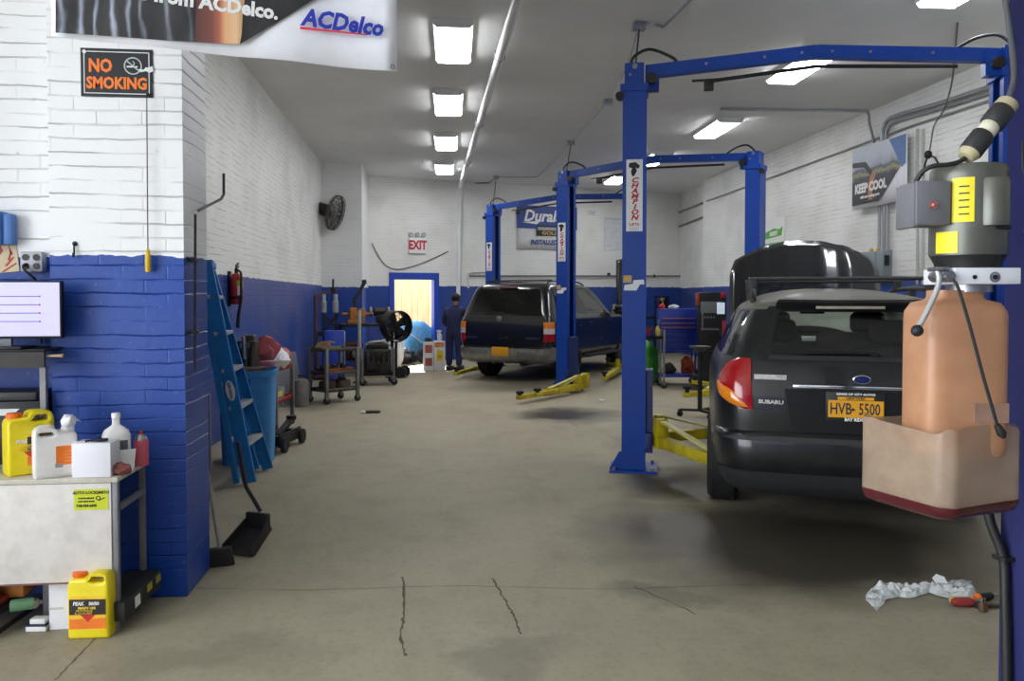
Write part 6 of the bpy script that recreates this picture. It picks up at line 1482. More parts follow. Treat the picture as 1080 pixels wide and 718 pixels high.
p = on_z(405,392); pb2 = thing('plastic_bag', 'pale grey bag slumped behind the engine cart', 'bag', (p.x,p.y+.4,0)); MB().blob((0,0,.25),(.24,.2,.32),15,.3).build('bag_film', M('pale grey film', (190,192,200), .4), pb2); MB().blob((0,0,.55),(.06,.05,.06),8,.4,2).build('knot', M('pale grey film', (190,192,200), .4), pb2)
p = on_z(447,388); db_ = thing('dark_bag', 'dark bag with an orange tag at the foot of the doorway', 'bag', (p.x+.02,p.y+1.5,0)); MB().blob((0,0,.14),(.2,.16,.2),18,.3).build('bag_body', M('charcoal cloth', (60,56,60), .8), db_); MB().box((.08,-.16,.2),(.07,.02,.05)).build('orange_tag', M_JO, db_)
D_ = 15.9
p = on_z(455,391); c6 = thing('carton', 'white carton printed with red blocks in the stack right of the door', 'box', (p.x-.06,p.y+.10,0), R(3)); zt_ = 1.48+(313-361)*D_/840
MB().b2((-.10,-.12,0),(.10,.12,zt_),bev=.004).build('box_body', M('white carton', (226,224,230), .7, var=.02), c6)
for z in (.1,.36): MB().b2((-.07,-.123,z),(.07,-.12,z+.16)).build('red_print', M('faded red print', (170,84,78), .6, var=.2), c6)
p = on_z(466,391); c7 = thing('carton', 'white carton showing a yellow jug picture beside the person in blue', 'box', (p.x-.05,p.y+.12,0), R(3))
MB().b2((-.11,-.12,0),(.11,.12,zt_+.02),bev=.004).build('box_body', M('white carton', (226,224,230), .7, var=.02), c7); MB().b2((-.10,-.123,zt_-.10),(.09,-.12,zt_)).build('orange_print', M('faded orange print', (206,130,84), .6, var=.3), c7)
mb = MB(); mb.prism([(-.06,.2),(.07,.2),(.08,.36),(.05,.40),(.0,.40),(-.02,.44),(-.05,.44),(-.06,.38)],.002,face_m((0,-.121,0))); mb.build('jug_picture', M_JY, c7); MB().b2((-.04,-.125,.25),(.05,-.1235,.33)).build('picture_label', M('picture label', (190,150,60), .6), c7)
w5 = thing('spray_bottle', 'white spray bottle standing on the carton beside the person in blue', 'bottle', (p.x-.04,p.y+.12,zt_+.021)); mb = MB(); mb.lathe([(.045,0),(.05,.01),(.05,.12),(.02,.16),(.018,.18)],18); mb.build('bottle_body', M_WHITE, w5); mb = MB(); mb.b2((-.06,-.015,.18),(.04,.015,.22),bev=.008); mb.bar((-.03,0,.18),(-.05,0,.13),.015,.015); mb.build('trigger_head', M_WHITE, w5)
w6 = thing('air_hose', 'dark hose coil lying on the red printed carton', 'hose', (on_z(455,391).x-.06,on_z(455,391).y+.10,zt_+.001)); mb = MB(); mb.tube([V(math.cos(a*.7)*.08*(1-.01*a),math.sin(a*.7)*.09,.012+a*.0028) for a in range(24)],.011,n=6); mb.build('coil', M_HOSE, w6); MB().cyl((.08,0,.012),(.13,.04,.03),.014,n=8).build('fitting', M_STEEL, w6)
# litter on the floor
p = on_z(390,435.5); lt = thing('glove', 'crumpled black and white work glove on the floor by the far aisle', 'glove', (p.x,p.y,0), R(10)); 
mb = MB(); mb.box((0,0,.018),(.12,.09,.03),bev=.012)
for k, (a, l) in enumerate(((70,.06),(35,.075),(8,.085),(-18,.075),(-40,.055))): mb.tube([V(.05,.02-.012*k,.016),V(.05+math.cos(R(a))*l,.02-.012*k+math.sin(R(a))*l,.014)],.012,n=8)
mb.build('glove_shell', M_BLACK, lt); MB().box((-.08,0,.017),(.06,.085,.028),bev=.01).build('white_cuff', M_WHITE, lt)
p = on_z(634.5,423); ls = thing('paper_scrap', 'tiny white paper scrap on the floor left of the near lift post', 'scrap', (p.x,p.y,0)); MB().blob((0,0,.012),(.04,.025,.016),3,.4,2).build('paper', M_WHITE, ls)
# ------------------------------------------------------------------ right wall
def OX(px, py, off=.0): return on_x(px, py, XR-off)
# KEEP COOL banner
tl_, tr_, bl_2 = OX(907,160), OX(966,138), OX(907,222)
y0_, y1_ = tl_.y, tr_.y; zt_, zb2 = (tl_.z+tr_.z)/2, OX(907,222).z
kb = thing('wall_banner', 'KEEP COOL banner with mountain road photo hung high on the right wall', 'banner', (XR-.10, y1_, zb2), -PI/2)    # local x runs away from the camera... -x
KW, KH = y0_-y1_, zt_-zb2
# local x -> world -y ; so left edge (far) is at -KW
mb = MB(); mb.grid([[V(-KW+KW*x/10, -.01-.010*math.sin(x*.9), KH*z/3) for x in range(11)] for z in range(4)]); mb.build('vinyl_sheet', M_VINYL, kb, thick=.003)
def keep_mat():
    t = NT('mountain print'); tc = t.n('ShaderNodeTexCoord').outputs['Object']; sx = t.n('ShaderNodeSeparateXYZ'); t.l(tc, sx.inputs[0])
    n = t.noise(tc, 4, 6, .6); zz = t.math('ADD', sx.outputs[2], t.math('MULTIPLY', t.math('SUBTRACT', n, .5), .25))
    r = t.n('ShaderNodeValToRGB'); t.l(t.ramp(zz, 0, KH), r.inputs[0]); e = r.color_ramp.elements
    e[0].color = (*lin((28,28,30)),1); e[1].color = (*lin((196,204,214)),1)
    for p_, c_ in ((.35,(36,36,44)),(.48,(44,46,62)),(.55,(150,146,110)),(.60,(60,64,76)),(.66,(150,160,176)),(.8,(186,194,206))): q_ = e.new(p_); q_.color = (*lin(c_),1)
    t.l(r.outputs[0], t.b.inputs['Base Color']); t.b.inputs['Roughness'].default_value = .45; return t.m
y_ = -.024
mb = MB(); mb.prism([(-KW+.02,.06),(-KW*.48,.06),(-.02,KH*.62),(-.02,KH-.02),(-KW+.02,KH-.02)], .002, face_m((0,y_,0))); mb.build('photo_print', keep_mat(), kb)
mb = MB(); mb.prism([(-KW*.06-.02,KH*.5),(-.02,KH*.55),(-.02,KH-.02),(-KW*.30,KH-.02)], .002, face_m((0,y_-.001,0))); mb.build('blue_corner', M('sky blue print', (70,110,170), .5), kb)
mb = MB(); mb.prism([(-KW+.02,KH*.78),(-KW*.72,KH*.74),(-KW*.56,KH*.50),(-KW*.62,KH*.49),(-KW*.76,KH*.66),(-KW+.02,KH*.70)], .002, face_m((0,y_-.001,0))); mb.build('dark_bough', M_BLACK, kb)
mb = MB(); mb.prism([(-KW*.66,.1),(-KW*.58,.1),(-KW*.60,KH*.3),(-KW*.52,KH*.52),(-KW*.60,KH*.55),(-KW*.68,KH*.35)], .002, face_m((0,y_-.002,0))); mb.build('bronze_figure', M('bronze skin print', (180,120,84), .5, var=.2), kb)
text('KEEP COOL', KH*.20, M_WHITE, kb, face_m((-KW*.63,y_-.004,KH*.32)), bold=.010, xs=.86); text('with new cooling parts', KH*.06, M_WHITE, kb, face_m((-KW*.64,y_-.004,KH*.18)), bold=.003)
# green poster
a_, b_ = OX(828,262), OX(806,236); gp = thing('green_poster', 'white poster with green bands on the right wall behind the open bonnet', 'poster', (XR, a_.y, a_.z-.25), -PI/2)
GW, GH = b_.y-a_.y, OX(828,228).z-a_.z+.25
MB().b2((-GW,-.012,0),(0,.0,GH)).build('sheet', M_WHITE, gp); M_GRN = M('green ink', (86,168,52), .5, var=.15)
MB().b2((-GW+.03,-.014,.12),(-.05,-.012,GH*.46)).build('green_band', M_GRN, gp); mb = MB(); mb.prism([(-GW+.03,GH*.56),(-.12,GH*.60),(-.08,GH*.80),(-.2,GH*.74),(-GW*.5,GH*.78),(-GW+.03,GH*.70)], .002, face_m((0,-.012,0))); mb.build('green_leaf', M_GRN, gp)
text('SAFETY', GH*.12, M_WHITE, gp, face_m((-GW*.5,-.0145,GH*.66)), bold=.008)
# electrical panel and its conduits
a_, b_ = OX(941,291), OX(917.5,266); M_EBX = M('grey panel box', (138,148,154), .45, metal=.2, var=.05); M_EMT = M('galvanised conduit', (176,178,180), .35, metal=.6, var=.08)
eb = thing('electrical_panel', 'grey electrical disconnect box on the right wall fed by conduits', 'electrical box', (XR, (a_.y+b_.y)/2, a_.z), -PI/2)
EW, EH = b_.y-a_.y, b_.z-a_.z
MB().b2((-EW/2,-.14,0),(EW/2,0,EH),bev=.008).build('box', M_EBX, eb); MB().b2((-EW/2+.02,-.15,.02),(EW*.2,-.14,EH-.02),bev=.004).build('door', M_EBX, eb)
mb = MB(); mb.b2((EW/2,-.12,EH*.4),(EW/2+.03,-.06,EH*.8),bev=.005); mb.build('switch_handle', M_BLACK, eb)
for k, px in enumerate((927,931.5,935)):
    p0, p1 = OX(px,266,.06), OX(px,223,.06); mb = MB(); mb.tube([V(-(p0.y-eb.location.y),-.06,p0.z-a_.z-.01), V(-(p0.y-eb.location.y),-.06,p1.z-a_.z), V(-(p0.y-eb.location.y),-.06,OX(px,150,.06).z-a_.z)], .022, n=8); mb.build('conduit', M_EMT, eb)
for px in (919,926): p0 = OX(px,265.5,.07); mb = MB(); mb.sphere((-(p0.y-eb.location.y),-.07,EH+.02),.03,n=10); mb.build('brass_fitting', M('brass', (196,160,60), .35, metal=.7), eb)
def pipe(name, label, pts, r, mat=M_EMT, cat='conduit', smooth=5):
    t = thing(name, label, cat, (0,0,0)); mb = MB(); mb.tube(pts, r, smooth=smooth, n=8); mb.build('run', mat, t); return t
pipe('conduit', 'upper galvanised conduit along the top of the right wall, bending down to the panel', [OX(1052,88,.06), OX(1040,93,.06), OX(985,110.5,.06), OX(948,121,.06), OX(936,127,.06), OX(931,138,.06), OX(930,150,.06)], .03)
pipe('conduit', 'lower galvanised conduit running just beneath the upper one on the right wall', [OX(1052,95,.05), OX(1040,99,.05), OX(985,116,.05), OX(950,126,.05), OX(940,131,.05), OX(935,140,.05), OX(934.5,150,.05)], .024)
c_ = [V(XR-.06, 0, 0)]
yl = OX(917,124,.06).y
pipe('conduit', 'thin conduit crossing the ceiling between the light rows and turning down the right wall', [at(690,106.5,11.0)*1, V(4.2,yl+.1,HC-.03), V(XR-.3,yl,HC-.03), V(XR-.09,yl,HC-.05), V(XR-.06,yl,HC-.2), OX(922,150,.06)][1:], .02)
pipe('wall_pipe', 'thin horizontal pipe along the right wall under the ceiling conduits', [OX(1052,103,.03), OX(960,133,.03), OX(860,170,.03), OX(745,212,.03)], .016, M('wall pipe paint', (150,150,148), .5), 'pipe', 1)
for px, lb in ((967.5,'pale vertical conduit at the right edge of the KEEP COOL banner'),(973.5,'second pale vertical conduit to the right of the KEEP COOL banner')):
    pipe('conduit', lb, [OX(px,136,.017), OX(px,205,.017), OX(px,300,.017)], .018, M('painted conduit', (190,190,186), .5), smooth=1)
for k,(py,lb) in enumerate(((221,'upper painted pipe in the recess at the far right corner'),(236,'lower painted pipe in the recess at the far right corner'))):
    pipe('wall_pipe', lb, [on_x(741,py-7,6.63), on_x(711,py+5,6.63)], .03, M('shaded wall paint pipe', (140,140,136), .6), 'pipe', 1)  # shadow lines in the recess built as pipes, shade put into the colour
dc = pipe('cable', 'thin dangling cable with a knotted connector hanging before the right wall', [on_z(1010,24,HC-.005), OX(1005,80,.30), OX(998,110,.14), OX(993,120,.12), OX(985,133,.12), OX(982,150,.12), OX(980,161,.12)], .010, M('grey cable', (104,100,96), .6), 'cable')
mb = MB(); q5 = OX(979,163,.12); mb.sphere(q5,.05,(1,1,1.1),10); mb.tube([q5,OX(976,172,.12),OX(973,185,.12)],.012,n=6); mb.tube([q5,OX(986,166,.12),OX(991,175,.12)],.012,n=6); mb.build('connector_knot', M_DARKM, dc)

# ------------------------------------------------------------------ ceiling pipework
PX_, PZ_ = .79, 4.06
pe = on_back(480,200); 
wp = thing('ceiling_pipe', 'long white pipe under the ceiling dropping down the back wall by the door', 'pipe', (0,0,0))
M_WP = M('white pipe', (222,224,224), .4, var=.04)
mb = MB(); ye = A.y + (PX_-A.x)*BD.y/BD.x - .12
mb.tube([V(PX_+.02,-3.9,PZ_), V(PX_,6,PZ_), V(PX_,ye-.12,PZ_), V(PX_,ye-.03,PZ_-.03), V(PX_,ye,PZ_-.12), V(PX_-.03,ye,2.6), V(PX_-.05,ye,1.5)], .05, n=14); mb.build('pipe_run', M_WP, wp)
for y in (5.2,8.6,12.0,15.4):
    mb = MB(); mb.b2((PX_-.06,y-.012,PZ_+.045),(PX_+.06,y+.012,PZ_+.06)); mb.tube([V(PX_-.055,y,PZ_+.05),V(PX_-.055,y,PZ_-.02),V(PX_,y,PZ_-.056),V(PX_+.055,y,PZ_-.02),V(PX_+.055,y,PZ_+.05)],.006,n=6); mb.cyl((PX_,y,PZ_+.05),(PX_,y,HC),.006,n=6); mb.build('hanger', M_STEEL, wp)
def OC(px, py): return on_z(px, py, HC-.03)
def jbox(px, py, label):
    c = OC(px,py); t = thing('junction_box', label, 'junction box', (c.x,c.y,HC)); MB().b2((-.06,-.05,-.07),(.06,.05,0),bev=.005).build('box', M_EBX, t)
    MB().b2((-.062,-.052,-.074),(.062,.052,-.068)).build('cover', M_EMT, t); return c
jb1 = jbox(674,27,'grey junction box on the ceiling above the nearest lift post')
jb2 = jbox(641,107,'small grey junction box on the ceiling midway along the conduit')
jb3 = jbox(602,150,'small grey junction box on the ceiling above the middle lift post')
jb4 = jbox(523,187,'small grey junction box near the back wall above the farthest lift')
rz_ = HC-.025
def flat(p): return V(p.x, p.y, rz_)
pipe('ceiling_conduit', 'thin conduit on the ceiling linking the junction boxes over the lift posts', [flat(jb1), flat(OC(641+(674-641)*.6,72)), flat(jb2), flat(OC(620,130)), flat(jb3), flat(OC(585,170)), flat(OC(566,187)), flat(OC(545,187)), flat(jb4)], .012, smooth=1)
pipe('ceiling_conduit', 'bright conduit stub leaving the nearest ceiling junction box to the right', [flat(jb1)+V(.05,0,0), flat(OC(690,26)), flat(OC(700,29)), flat(OC(725,4)), flat(OC(740,-14))], .014, smooth=1)
pipe('ceiling_conduit', 'conduit on the ceiling running left from the far junction box', [flat(jb4), flat(OC(516,193)), flat(OC(480,194)), flat(OC(430,191))], .014, M('shaded conduit', (120,120,118), .5), smooth=1)  # duller than the other conduits, shade put into its grey
def drop(c, P, label):
    top = V(c.x, c.y, HC-.07); pst = V(P[0], P[1], PTOP)
    t = thing('drop_cable', label, 'cable', (0,0,0)); mb = MB(); mb.tube([top, top+(pst-top)*.5+V(0,0,-.02), pst+V(0,0,.0)], .008, smooth=5, n=6); mb.build('run', M_HOSE, t)
drop(jb1, LIFT_N[0], 'thin black cable dropping from the ceiling box to the nearest lift post')
drop(jb3, LIFT_M[0], 'thin black cable dropping from the ceiling box to the middle lift post')
drop(jb4, LIFT_F[0], 'thin black cable dropping from the ceiling box to the farthest lift post')

# ------------------------------------------------------------------ back right: tool chest, test cart, green bag
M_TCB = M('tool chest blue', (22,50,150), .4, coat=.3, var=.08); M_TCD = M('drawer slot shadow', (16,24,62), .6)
p = on_z(716,407); tc_ = thing('tool_chest', 'tall blue roller tool chest with copper drawer pulls behind the near lift', 'tool chest', (p.x+.03,p.y+.25,0), R(-10))
TW = .62; tz = 1.28
caz = .14
MB().b2((-TW/2,-.22,caz),(TW/2,.22,caz+.05),bev=.004).build('base_tray', M_TCB, tc_)
for x in (-TW/2+.02,TW/2-.02):
    for y in (-.2,.2): MB().b2((x-.015,y-.015,caz),(x+.015,y+.015,.62)).build('corner_post', M_TCB if x > 0 else M_GAL, tc_); caster(tc_, x, y, .05)
mb = MB(); mb.b2((-TW/2,-.22,.60),(TW/2,.22,tz),bev=.006); mb.build('cabinet', M_TCB, tc_)
M_COP = M('copper pull', (168,96,72), .4, metal=.4)
for k, (z0, z1) in enumerate(((.62,.72),(.74,.80),(.82,.90),(.92,.98),(1.0,1.05),(1.07,1.13))):
    d_ = MB().b2((-TW/2+.03,-.232,z0),(TW/2-.03,-.215,z1),bev=.003).build('drawer', M_TCB, tc_)
    if k >= 3: MB().b2((-TW/2+.04,-.25,z1-.016),(TW/2-.04,-.23,z1-.002),bev=.003).build('pull_or_slot_shade', M_COP, d_)
    else: MB().b2((-TW/2+.04,-.24,z1-.012),(TW/2-.04,-.23,z1-.002)).build('pull_or_slot_shade', M_TCD, d_)  # lower drawers: dark strip painting the slot shadow, no copper pull
mb = MB(); mb.bar((-TW/2-.02,-.25,.55),(-TW/2-.02,-.25,1.1),.02,.02); mb.build('push_handle', M_GAL, tc_)
q6 = lambda x, y, z: (tc_.matrix_basis @ V(x,y,z))
tc_m = Matrix.Translation(tc_.location) @ Matrix.Rotation(R(-10),4,'Z')
def ontc(x,y,z): return tuple(tc_m @ V(x,y,z))
for (nm,lb,ct,x,y,z,w_,d_,h_,c_) in (('rag','bright red rag on the left front corner of the tool chest','rag',-.25,-.12,tz,.05,.05,.05,(200,50,48)),('rag','crumpled white paper towel on top of the blue tool chest','paper towel',-.05,-.02,tz,.09,.05,.04,(220,220,216)),
    ('engine_part','greasy dark part on the bottom tray of the tool chest','engine part',-.12,0,caz+.05,.12,.10,.10,(60,56,46)),('rag','orange rag bundle on the right of the tool chest bottom tray','rag',.2,.0,caz+.30,.11,.09,.06,(160,70,40))):
    if z == caz+.30: z = caz+.05; h_ = .16
    t = thing(nm, lb, ct, ontc(x,y,z)); MB().blob((0,0,h_*.72),(w_,d_,h_),len(lb),.35).build('lump', M('lump '+lb[:12], c_, .8, var=.3), t)
for (lb,x,z0,w_,c_) in (('cream spray bottle lying on the ledge of the tool chest',-.06,.985,.0,(206,190,120)),): pass
# rolling work tray left of the chest with green bag
p = on_z(686,410); tt = thing('green_bag', 'bright green rubbish bag behind the near lift post', 'bag', (p.x+.13,p.y+.75,.0)); mb = MB(); mb.blob((0,0,.30),(.21,.18,.42),6,.25); mb.build('bag_film', M('green bag film', (66,150,40), .35, var=.12), tt); MB().blob((0,0,.66),(.06,.05,.06),3,.4,2).build('knot', M('green bag film', (66,150,40), .35), tt)
p = on_z(694,408); rs_ = shelf_cart('work_trolley', 'narrow grey trolley with a cluttered tray beside the blue tool chest', (p.x-.12,p.y-.05,0), R(-6), .34, .30, (.80,), M_DARKM, M_GAL, post=.03, top=.95)
tr0 = (p.x-.12,p.y-.05)
for k,(lb,x,y,c_,s_) in enumerate((('red funnel on the narrow grey trolley','-',0,(186,44,40),0),('yellow bottle on the narrow grey trolley','-',0,(190,170,90),0))):
    t = thing(('funnel','oil_bottle')[k], lb, ('funnel','bottle')[k], (tr0[0]-.07+k*.15,tr0[1]-.04,.813))
    mb = MB(); mb.lathe([(.012,0),(.014,.08),(.07,.16),(.075,.17)] if k == 0 else [(.035,0),(.04,.01),(.04,.14),(.02,.18),(.018,.2)],18); mb.build(('cone','bottle_body')[k], M('tray item '+str(k), c_, .5), t); mb = MB(); mb.lathe([(.076,.165),(.079,.17),(.076,.176)] if k == 0 else [(.02,.2),(.02,.225)],18,cap=k == 1); mb.build(('rim','cap')[k], M_BLACK, t)
# wall shelf with tools behind (dark board on blue wall)
a_, b_ = back_l(690,332), back_l(705,305); 
sh_ = onbk('tool_board', 'dark tool board hung on the blue back wall above the chest', 'board', a_.x, a_.z)
bw_, bh_2 = b_.x-a_.x, b_.z-a_.z
MB().b2((0,-.05,0),(bw_,-.0,bh_2*.75)).build('board', M('dark navy board', (26,36,84), .6), sh_); MB().b2((0,-.2,-.03),(bw_,0,0)).build('ledge', M_DARKM, sh_)
for k in range(3): mb = MB(); x = bw_*(.18+.28*k); mb.bar((x,-.07,bh_2*.6),(x+.05*(k%2),-.07,bh_2*.2),.04,.02); mb.cyl((x,-.09,bh_2*.6),(x,-.05,bh_2*.6),.05,n=10); mb.build('wrench', [M_STEEL,M_TAPE,M_DARKM,M_DARKM][k], sh_)
# diagnostic machine
p = on_z(749,411); dg_ = thing('test_machine', 'black and grey workshop test machine with a lit display and red sides', 'machine', (p.x+.05,p.y+.1,0), R(-14))
mz = lambda py: 1.48+(313-py)*12.6/840
z1, zm, z0 = mz(308), mz(374), .1
MB().b2((-.21,-.2,zm),(.21,.2,z1),bev=.02).build('cabinet', M_BLACK, dg_); MB().b2((-.24,-.24,z0),(.24,.24,mz(392)),bev=.02).build('lower_cabinet', M_BLACK, dg_); MB().b2((-.2,-.2,mz(392)),(.2,.2,zm)).build('neck', M_BLACK, dg_)
for sx in (-1,1):
    for y in (-.18,.18): caster(dg_, sx*.18, y, .04)
MB().b2((-.19,-.212,mz(330)),(.14,-.2,mz(318)),bev=.004).build('grey_fascia', M('grey fascia', (120,128,128), .5), dg_)
MB().b2((.06,-.216,mz(331)),(.18,-.2,mz(319)),bev=.003).build('display', M('lit display', (205,220,232), .3, emit=.5), dg_)
MB().b2((-.17,-.21,mz(347)),(-.15,-.2,mz(323))).build('chrome_trim', M_STEEL, dg_); MB().b2((-.18,-.213,mz(348)),(.1,-.2,mz(346))).build('chrome_trim', M_STEEL, dg_)
for k in range(4): mb = MB(); mb.lathe([(.016,0),(.016,.01)],14,face_m((-.12+k*.045,-.2,mz(334.5)))); mb.build('dial', M_STEEL, dg_)
MB().b2((-.255,-.16,mz(322)),(-.205,-.02,mz(309)),bev=.006).build('orange_reel', M('orange reel', (196,82,44), .5), dg_)
MB().b2((.14,-.235,mz(358)),(.2,-.19,mz(338)),bev=.008).build('red_side', M_EXT, dg_); MB().b2((.12,-.23,mz(314)),(.2,-.19,mz(308)),bev=.008).build('red_side', M_EXT, dg_)
mb = MB(); mb.tube([V(.1,-.21,mz(350)),V(.15,-.26,mz(360)),V(.1,-.27,mz(372)),V(-.05,-.24,mz(370)),V(-.12,-.21,mz(378))],.014,smooth=5,n=8); mb.build('hose', M_HOSE, dg_)
# black drain stand beside the wagon
p = on_z(741,441); ds = thing('oil_drain_stand', 'tall black wheeled stand with a shallow tray beside the dark wagon', 'stand', (p.x,p.y+.1,0), R(10))
zt2 = 1.48+(313-366)*9.9/840
MB().cyl((0,0,.08),(0,0,zt2),.028,n=14).build('pole', M_BLACK, ds); mb = MB(); mb.lathe([(.03,zt2-.06),(.08,zt2-.02),(.13,zt2),(.13,zt2+.02),(.12,zt2+.02),(.07,zt2-.0),(.03,zt2-.02)],28); mb.build('drain_pan', M('dusty black pan', (52,52,52), .5, var=.2), ds)
mb = MB()
for a in (30,150,270): mb.bar((0,0,.085),(math.cos(R(a))*.24,math.sin(R(a))*.24,.085),.04,.03)
mb.build('base_legs', M_BLACK, ds)
for a in (30,150,270): mb = MB(); x, y = math.cos(R(a))*.24, math.sin(R(a))*.24; mb.lathe([(.01,-.015),(.035,-.014),(.037,0),(.035,.014),(.01,.015)],16,Matrix.Translation((x,y,.037)) @ Matrix.Rotation(PI/2,4,'X')); mb.b2((x-.02,y-.02,.06),(x+.02,y+.02,.09)); mb.build('caster', M_RUB, ds)
# upright dark panel and bench with engine bits, right of the SUV and behind the near post
p = at(652,330,19.2); bt2 = thing('side_bench', 'low dark bench by the back wall beyond the bonnet of the SUV', 'workbench', (p.x+.30,p.y+.0,0), R(16))
MB().b2((-.5,-.3,.95),(.6,.3,1.0),bev=.005).build('bench_top', M_DARKM, bt2)
for x in (-.46,.56):
    for y in (-.26,.26): MB().b2((x-.03,y-.03,0),(x+.03,y+.03,.95)).build('leg', M_DARKM, bt2)
t = thing('leaning_bonnet', 'upright curved black car panel standing by the back wall beside the near post', 'car panel', (p.x+.22,p.y+.02,1.001), R(16))
rows = [[V(-.28*(1-.25*max(0,z/12-.7)*3.3*.5)+.55*x/8-.0, .05*math.cos((x/8-.5)*PI)*-1+.1*(z/12)**2, 1.42*z/12-.10*max(0,z/12-.8)*abs(x/4-1)*3) for x in range(9)] for z in range(13)]
mb = MB(); mb.grid(rows); mb.build('panel_skin', M_SUVP, t, thick=.02); MB().b2((-.25,-.06,.0),(.25,-.0,.05),bev=.01).build('panel_rim', M_RUB, t)
t = thing('carburettor', 'pale greenish engine part on the bench beyond the SUV', 'engine part', (p.x-.08,p.y-.12,1.001), R(20)); mb = MB(); mb.box((0,0,.10),(.18,.14,.18),bev=.02); mb.cyl((-.05,0,.18),(-.05,0,.30),.05,n=14); mb.build('casting', M('pale green alloy', (150,146,110), .5, metal=.3, var=.3), t); mb = MB(); mb.cyl((.05,0,.18),(.05,0,.26),.06,n=16); mb.build('air_horn', M_DARKM, t)

# ------------------------------------------------------------------ floor, front right: plastic sheet and tools
p = on_z(975,628)
pl = thing('plastic_wrap', 'crumpled clear plastic wrap lying on the floor beneath the fluid tank', 'plastic wrap', (p.x,p.y,0))
M_CLEAR = M('crumpled clear film', (232,236,236), .18, var=.1, scale=40, alpha=.7, spec=.8)
from mathutils import noise as NZ
out = [(912,633),(917,622),(932,617),(953,617),(975,620),(990,615),(1008,612),(1024,613),(1028,622),(1034,632)]
inn = [(925,645),(935,634),(948,630),(957,632),(968,630),(980,626),(992,630),(1005,633),(1018,634),(1032,634)]
rows = []
NXW, NYW = 90, 22
def lerp_poly(poly, t): 
    f = t*(len(poly)-1); i = min(int(f), len(poly)-2); f -= i; return (poly[i][0]+(poly[i+1][0]-poly[i][0])*f, poly[i][1]+(poly[i+1][1]-poly[i][1])*f)
for j in range(NYW+1):
    row = []
    for i in range(NXW+1):
        a0, b0 = lerp_poly(out, i/NXW), lerp_poly(inn, i/NXW); k = j/NYW
        w_ = on_z(a0[0]+(b0[0]-a0[0])*k, a0[1]+(b0[1]-a0[1])*k)
        edge = min(1, 5*min(k,1-k)+.15)*min(1, 8*min(i/NXW,1-i/NXW)+.2)
        h = abs(NZ.noise(V(w_.x*9,w_.y*9,1)))*.055+abs(NZ.noise(V(w_.x*28,w_.y*28,5)))*.03
        row.append(V(w_.x-p.x+NZ.noise(V(w_.x*20,w_.y*20,9))*.012, w_.y-p.y, .004+h*edge))
    rows.append(row)
mb = MB(); mb.grid(rows); mb.build('film', M_CLEAR, pl, smooth=25)
c6_ = on_z(983,613); mb = MB(); mb.prism([(-.03,-.02),(.03,-.015),(.035,.03),(.0,.05),(-.03,.03)], .004, Matrix.Translation((c6_.x-p.x-.02,c6_.y-p.y-.10,.030)) @ Matrix.Rotation(R(35),4,'X')); mb.build('paper_label', M_WHITE, pl)
mb = MB(); mb.b2((c6_.x-p.x-.05,c6_.y-p.y-.135,.026),(c6_.x-p.x+.015,c6_.y-p.y-.12,.032)); mb.build('yellow_strip', M('dull yellow print', (168,160,40), .6), pl)
p = on_z(1021,642); t = thing('pliers', 'red handled worn tool lying at the end of the clear plastic', 'tool', (p.x,p.y+.03,0), R(-8))
mb = MB(); mb.loft_axis((-.055,0,.022),(.05,.0,.022),[(.012,0),(.021,.15),(.022,.8),(.012,1)],14); mb.build('handle', M('dark red grip', (140,44,44), .5, var=.2), t); mb = MB(); mb.b2((-.058,.01,.012),(.04,.03,.04),bev=.006); mb.build('cream_side', M_TAPE, t); mb = MB(); mb.cyl((.05,0,.022),(.085,.0,.022),.012,n=10); mb.build('shank', M_STEEL, t)
p = on_z(1037,645); t = thing('padlock', 'small rusty metal block on the floor in front of the red handled tool', 'hardware', (p.x,p.y+.0,0), R(12)); MB().b2((-.016,-.012,0),(.016,.012,.045),bev=.003).build('body', M('rusty brass', (112,86,60), .5, metal=.4, var=.3), t); mb = MB(); mb.tube([V(-.01,0,.045),V(-.01,0,.062),V(.01,0,.062),V(.01,0,.045)],.0035,n=6); mb.build('shackle', M_STEEL, t)
p = on_z(1042,636); t = thing('screwdriver', 'dark screwdriver with an orange ring lying beside the foreground post', 'screwdriver', (p.x+.005,p.y+.03,0), R(15)); mb = MB(); mb.loft_axis((-.04,0,.02),(.05,0,.02),[(.012,0),(.018,.1),(.018,.9),(.012,1)],12); mb.build('grip', M_BLACK, t); mb = MB(); mb.loft_axis((-.062,0,.022),(-.036,0,.022),[(.016,0),(.021,.2),(.021,.8),(.016,1)],14); mb.build('orange_ring', M_LOR, t); MB().cyl((.05,0,.02),(.11,.01,.012),.004,n=8).build('blade', M_STEEL, t)
p = on_z(1046,641); t = thing('socket_wrench', 'dark brown tool half hidden behind the foreground post', 'tool', (p.x-.0,p.y+.0,0), R(-12)); mb = MB(); mb.bar((-.06,0,.012),(.08,0,.012),.02,.016,.004); mb.build('shaft', M('brown tool steel', (84,66,54), .5, metal=.5, var=.3), t); MB().cyl((-.06,0,.0),(-.06,0,.03),.018,n=12).build('head', M_DARKM, t)
for k,(px,py,lb) in enumerate(((884,668,'tiny pale scrap of paper on the bare floor, left of the other'),(900,669,'tiny pale scrap of paper on the bare floor, right of the other'))):
    p = on_z(px*1.0+50,py*1.0+2); 

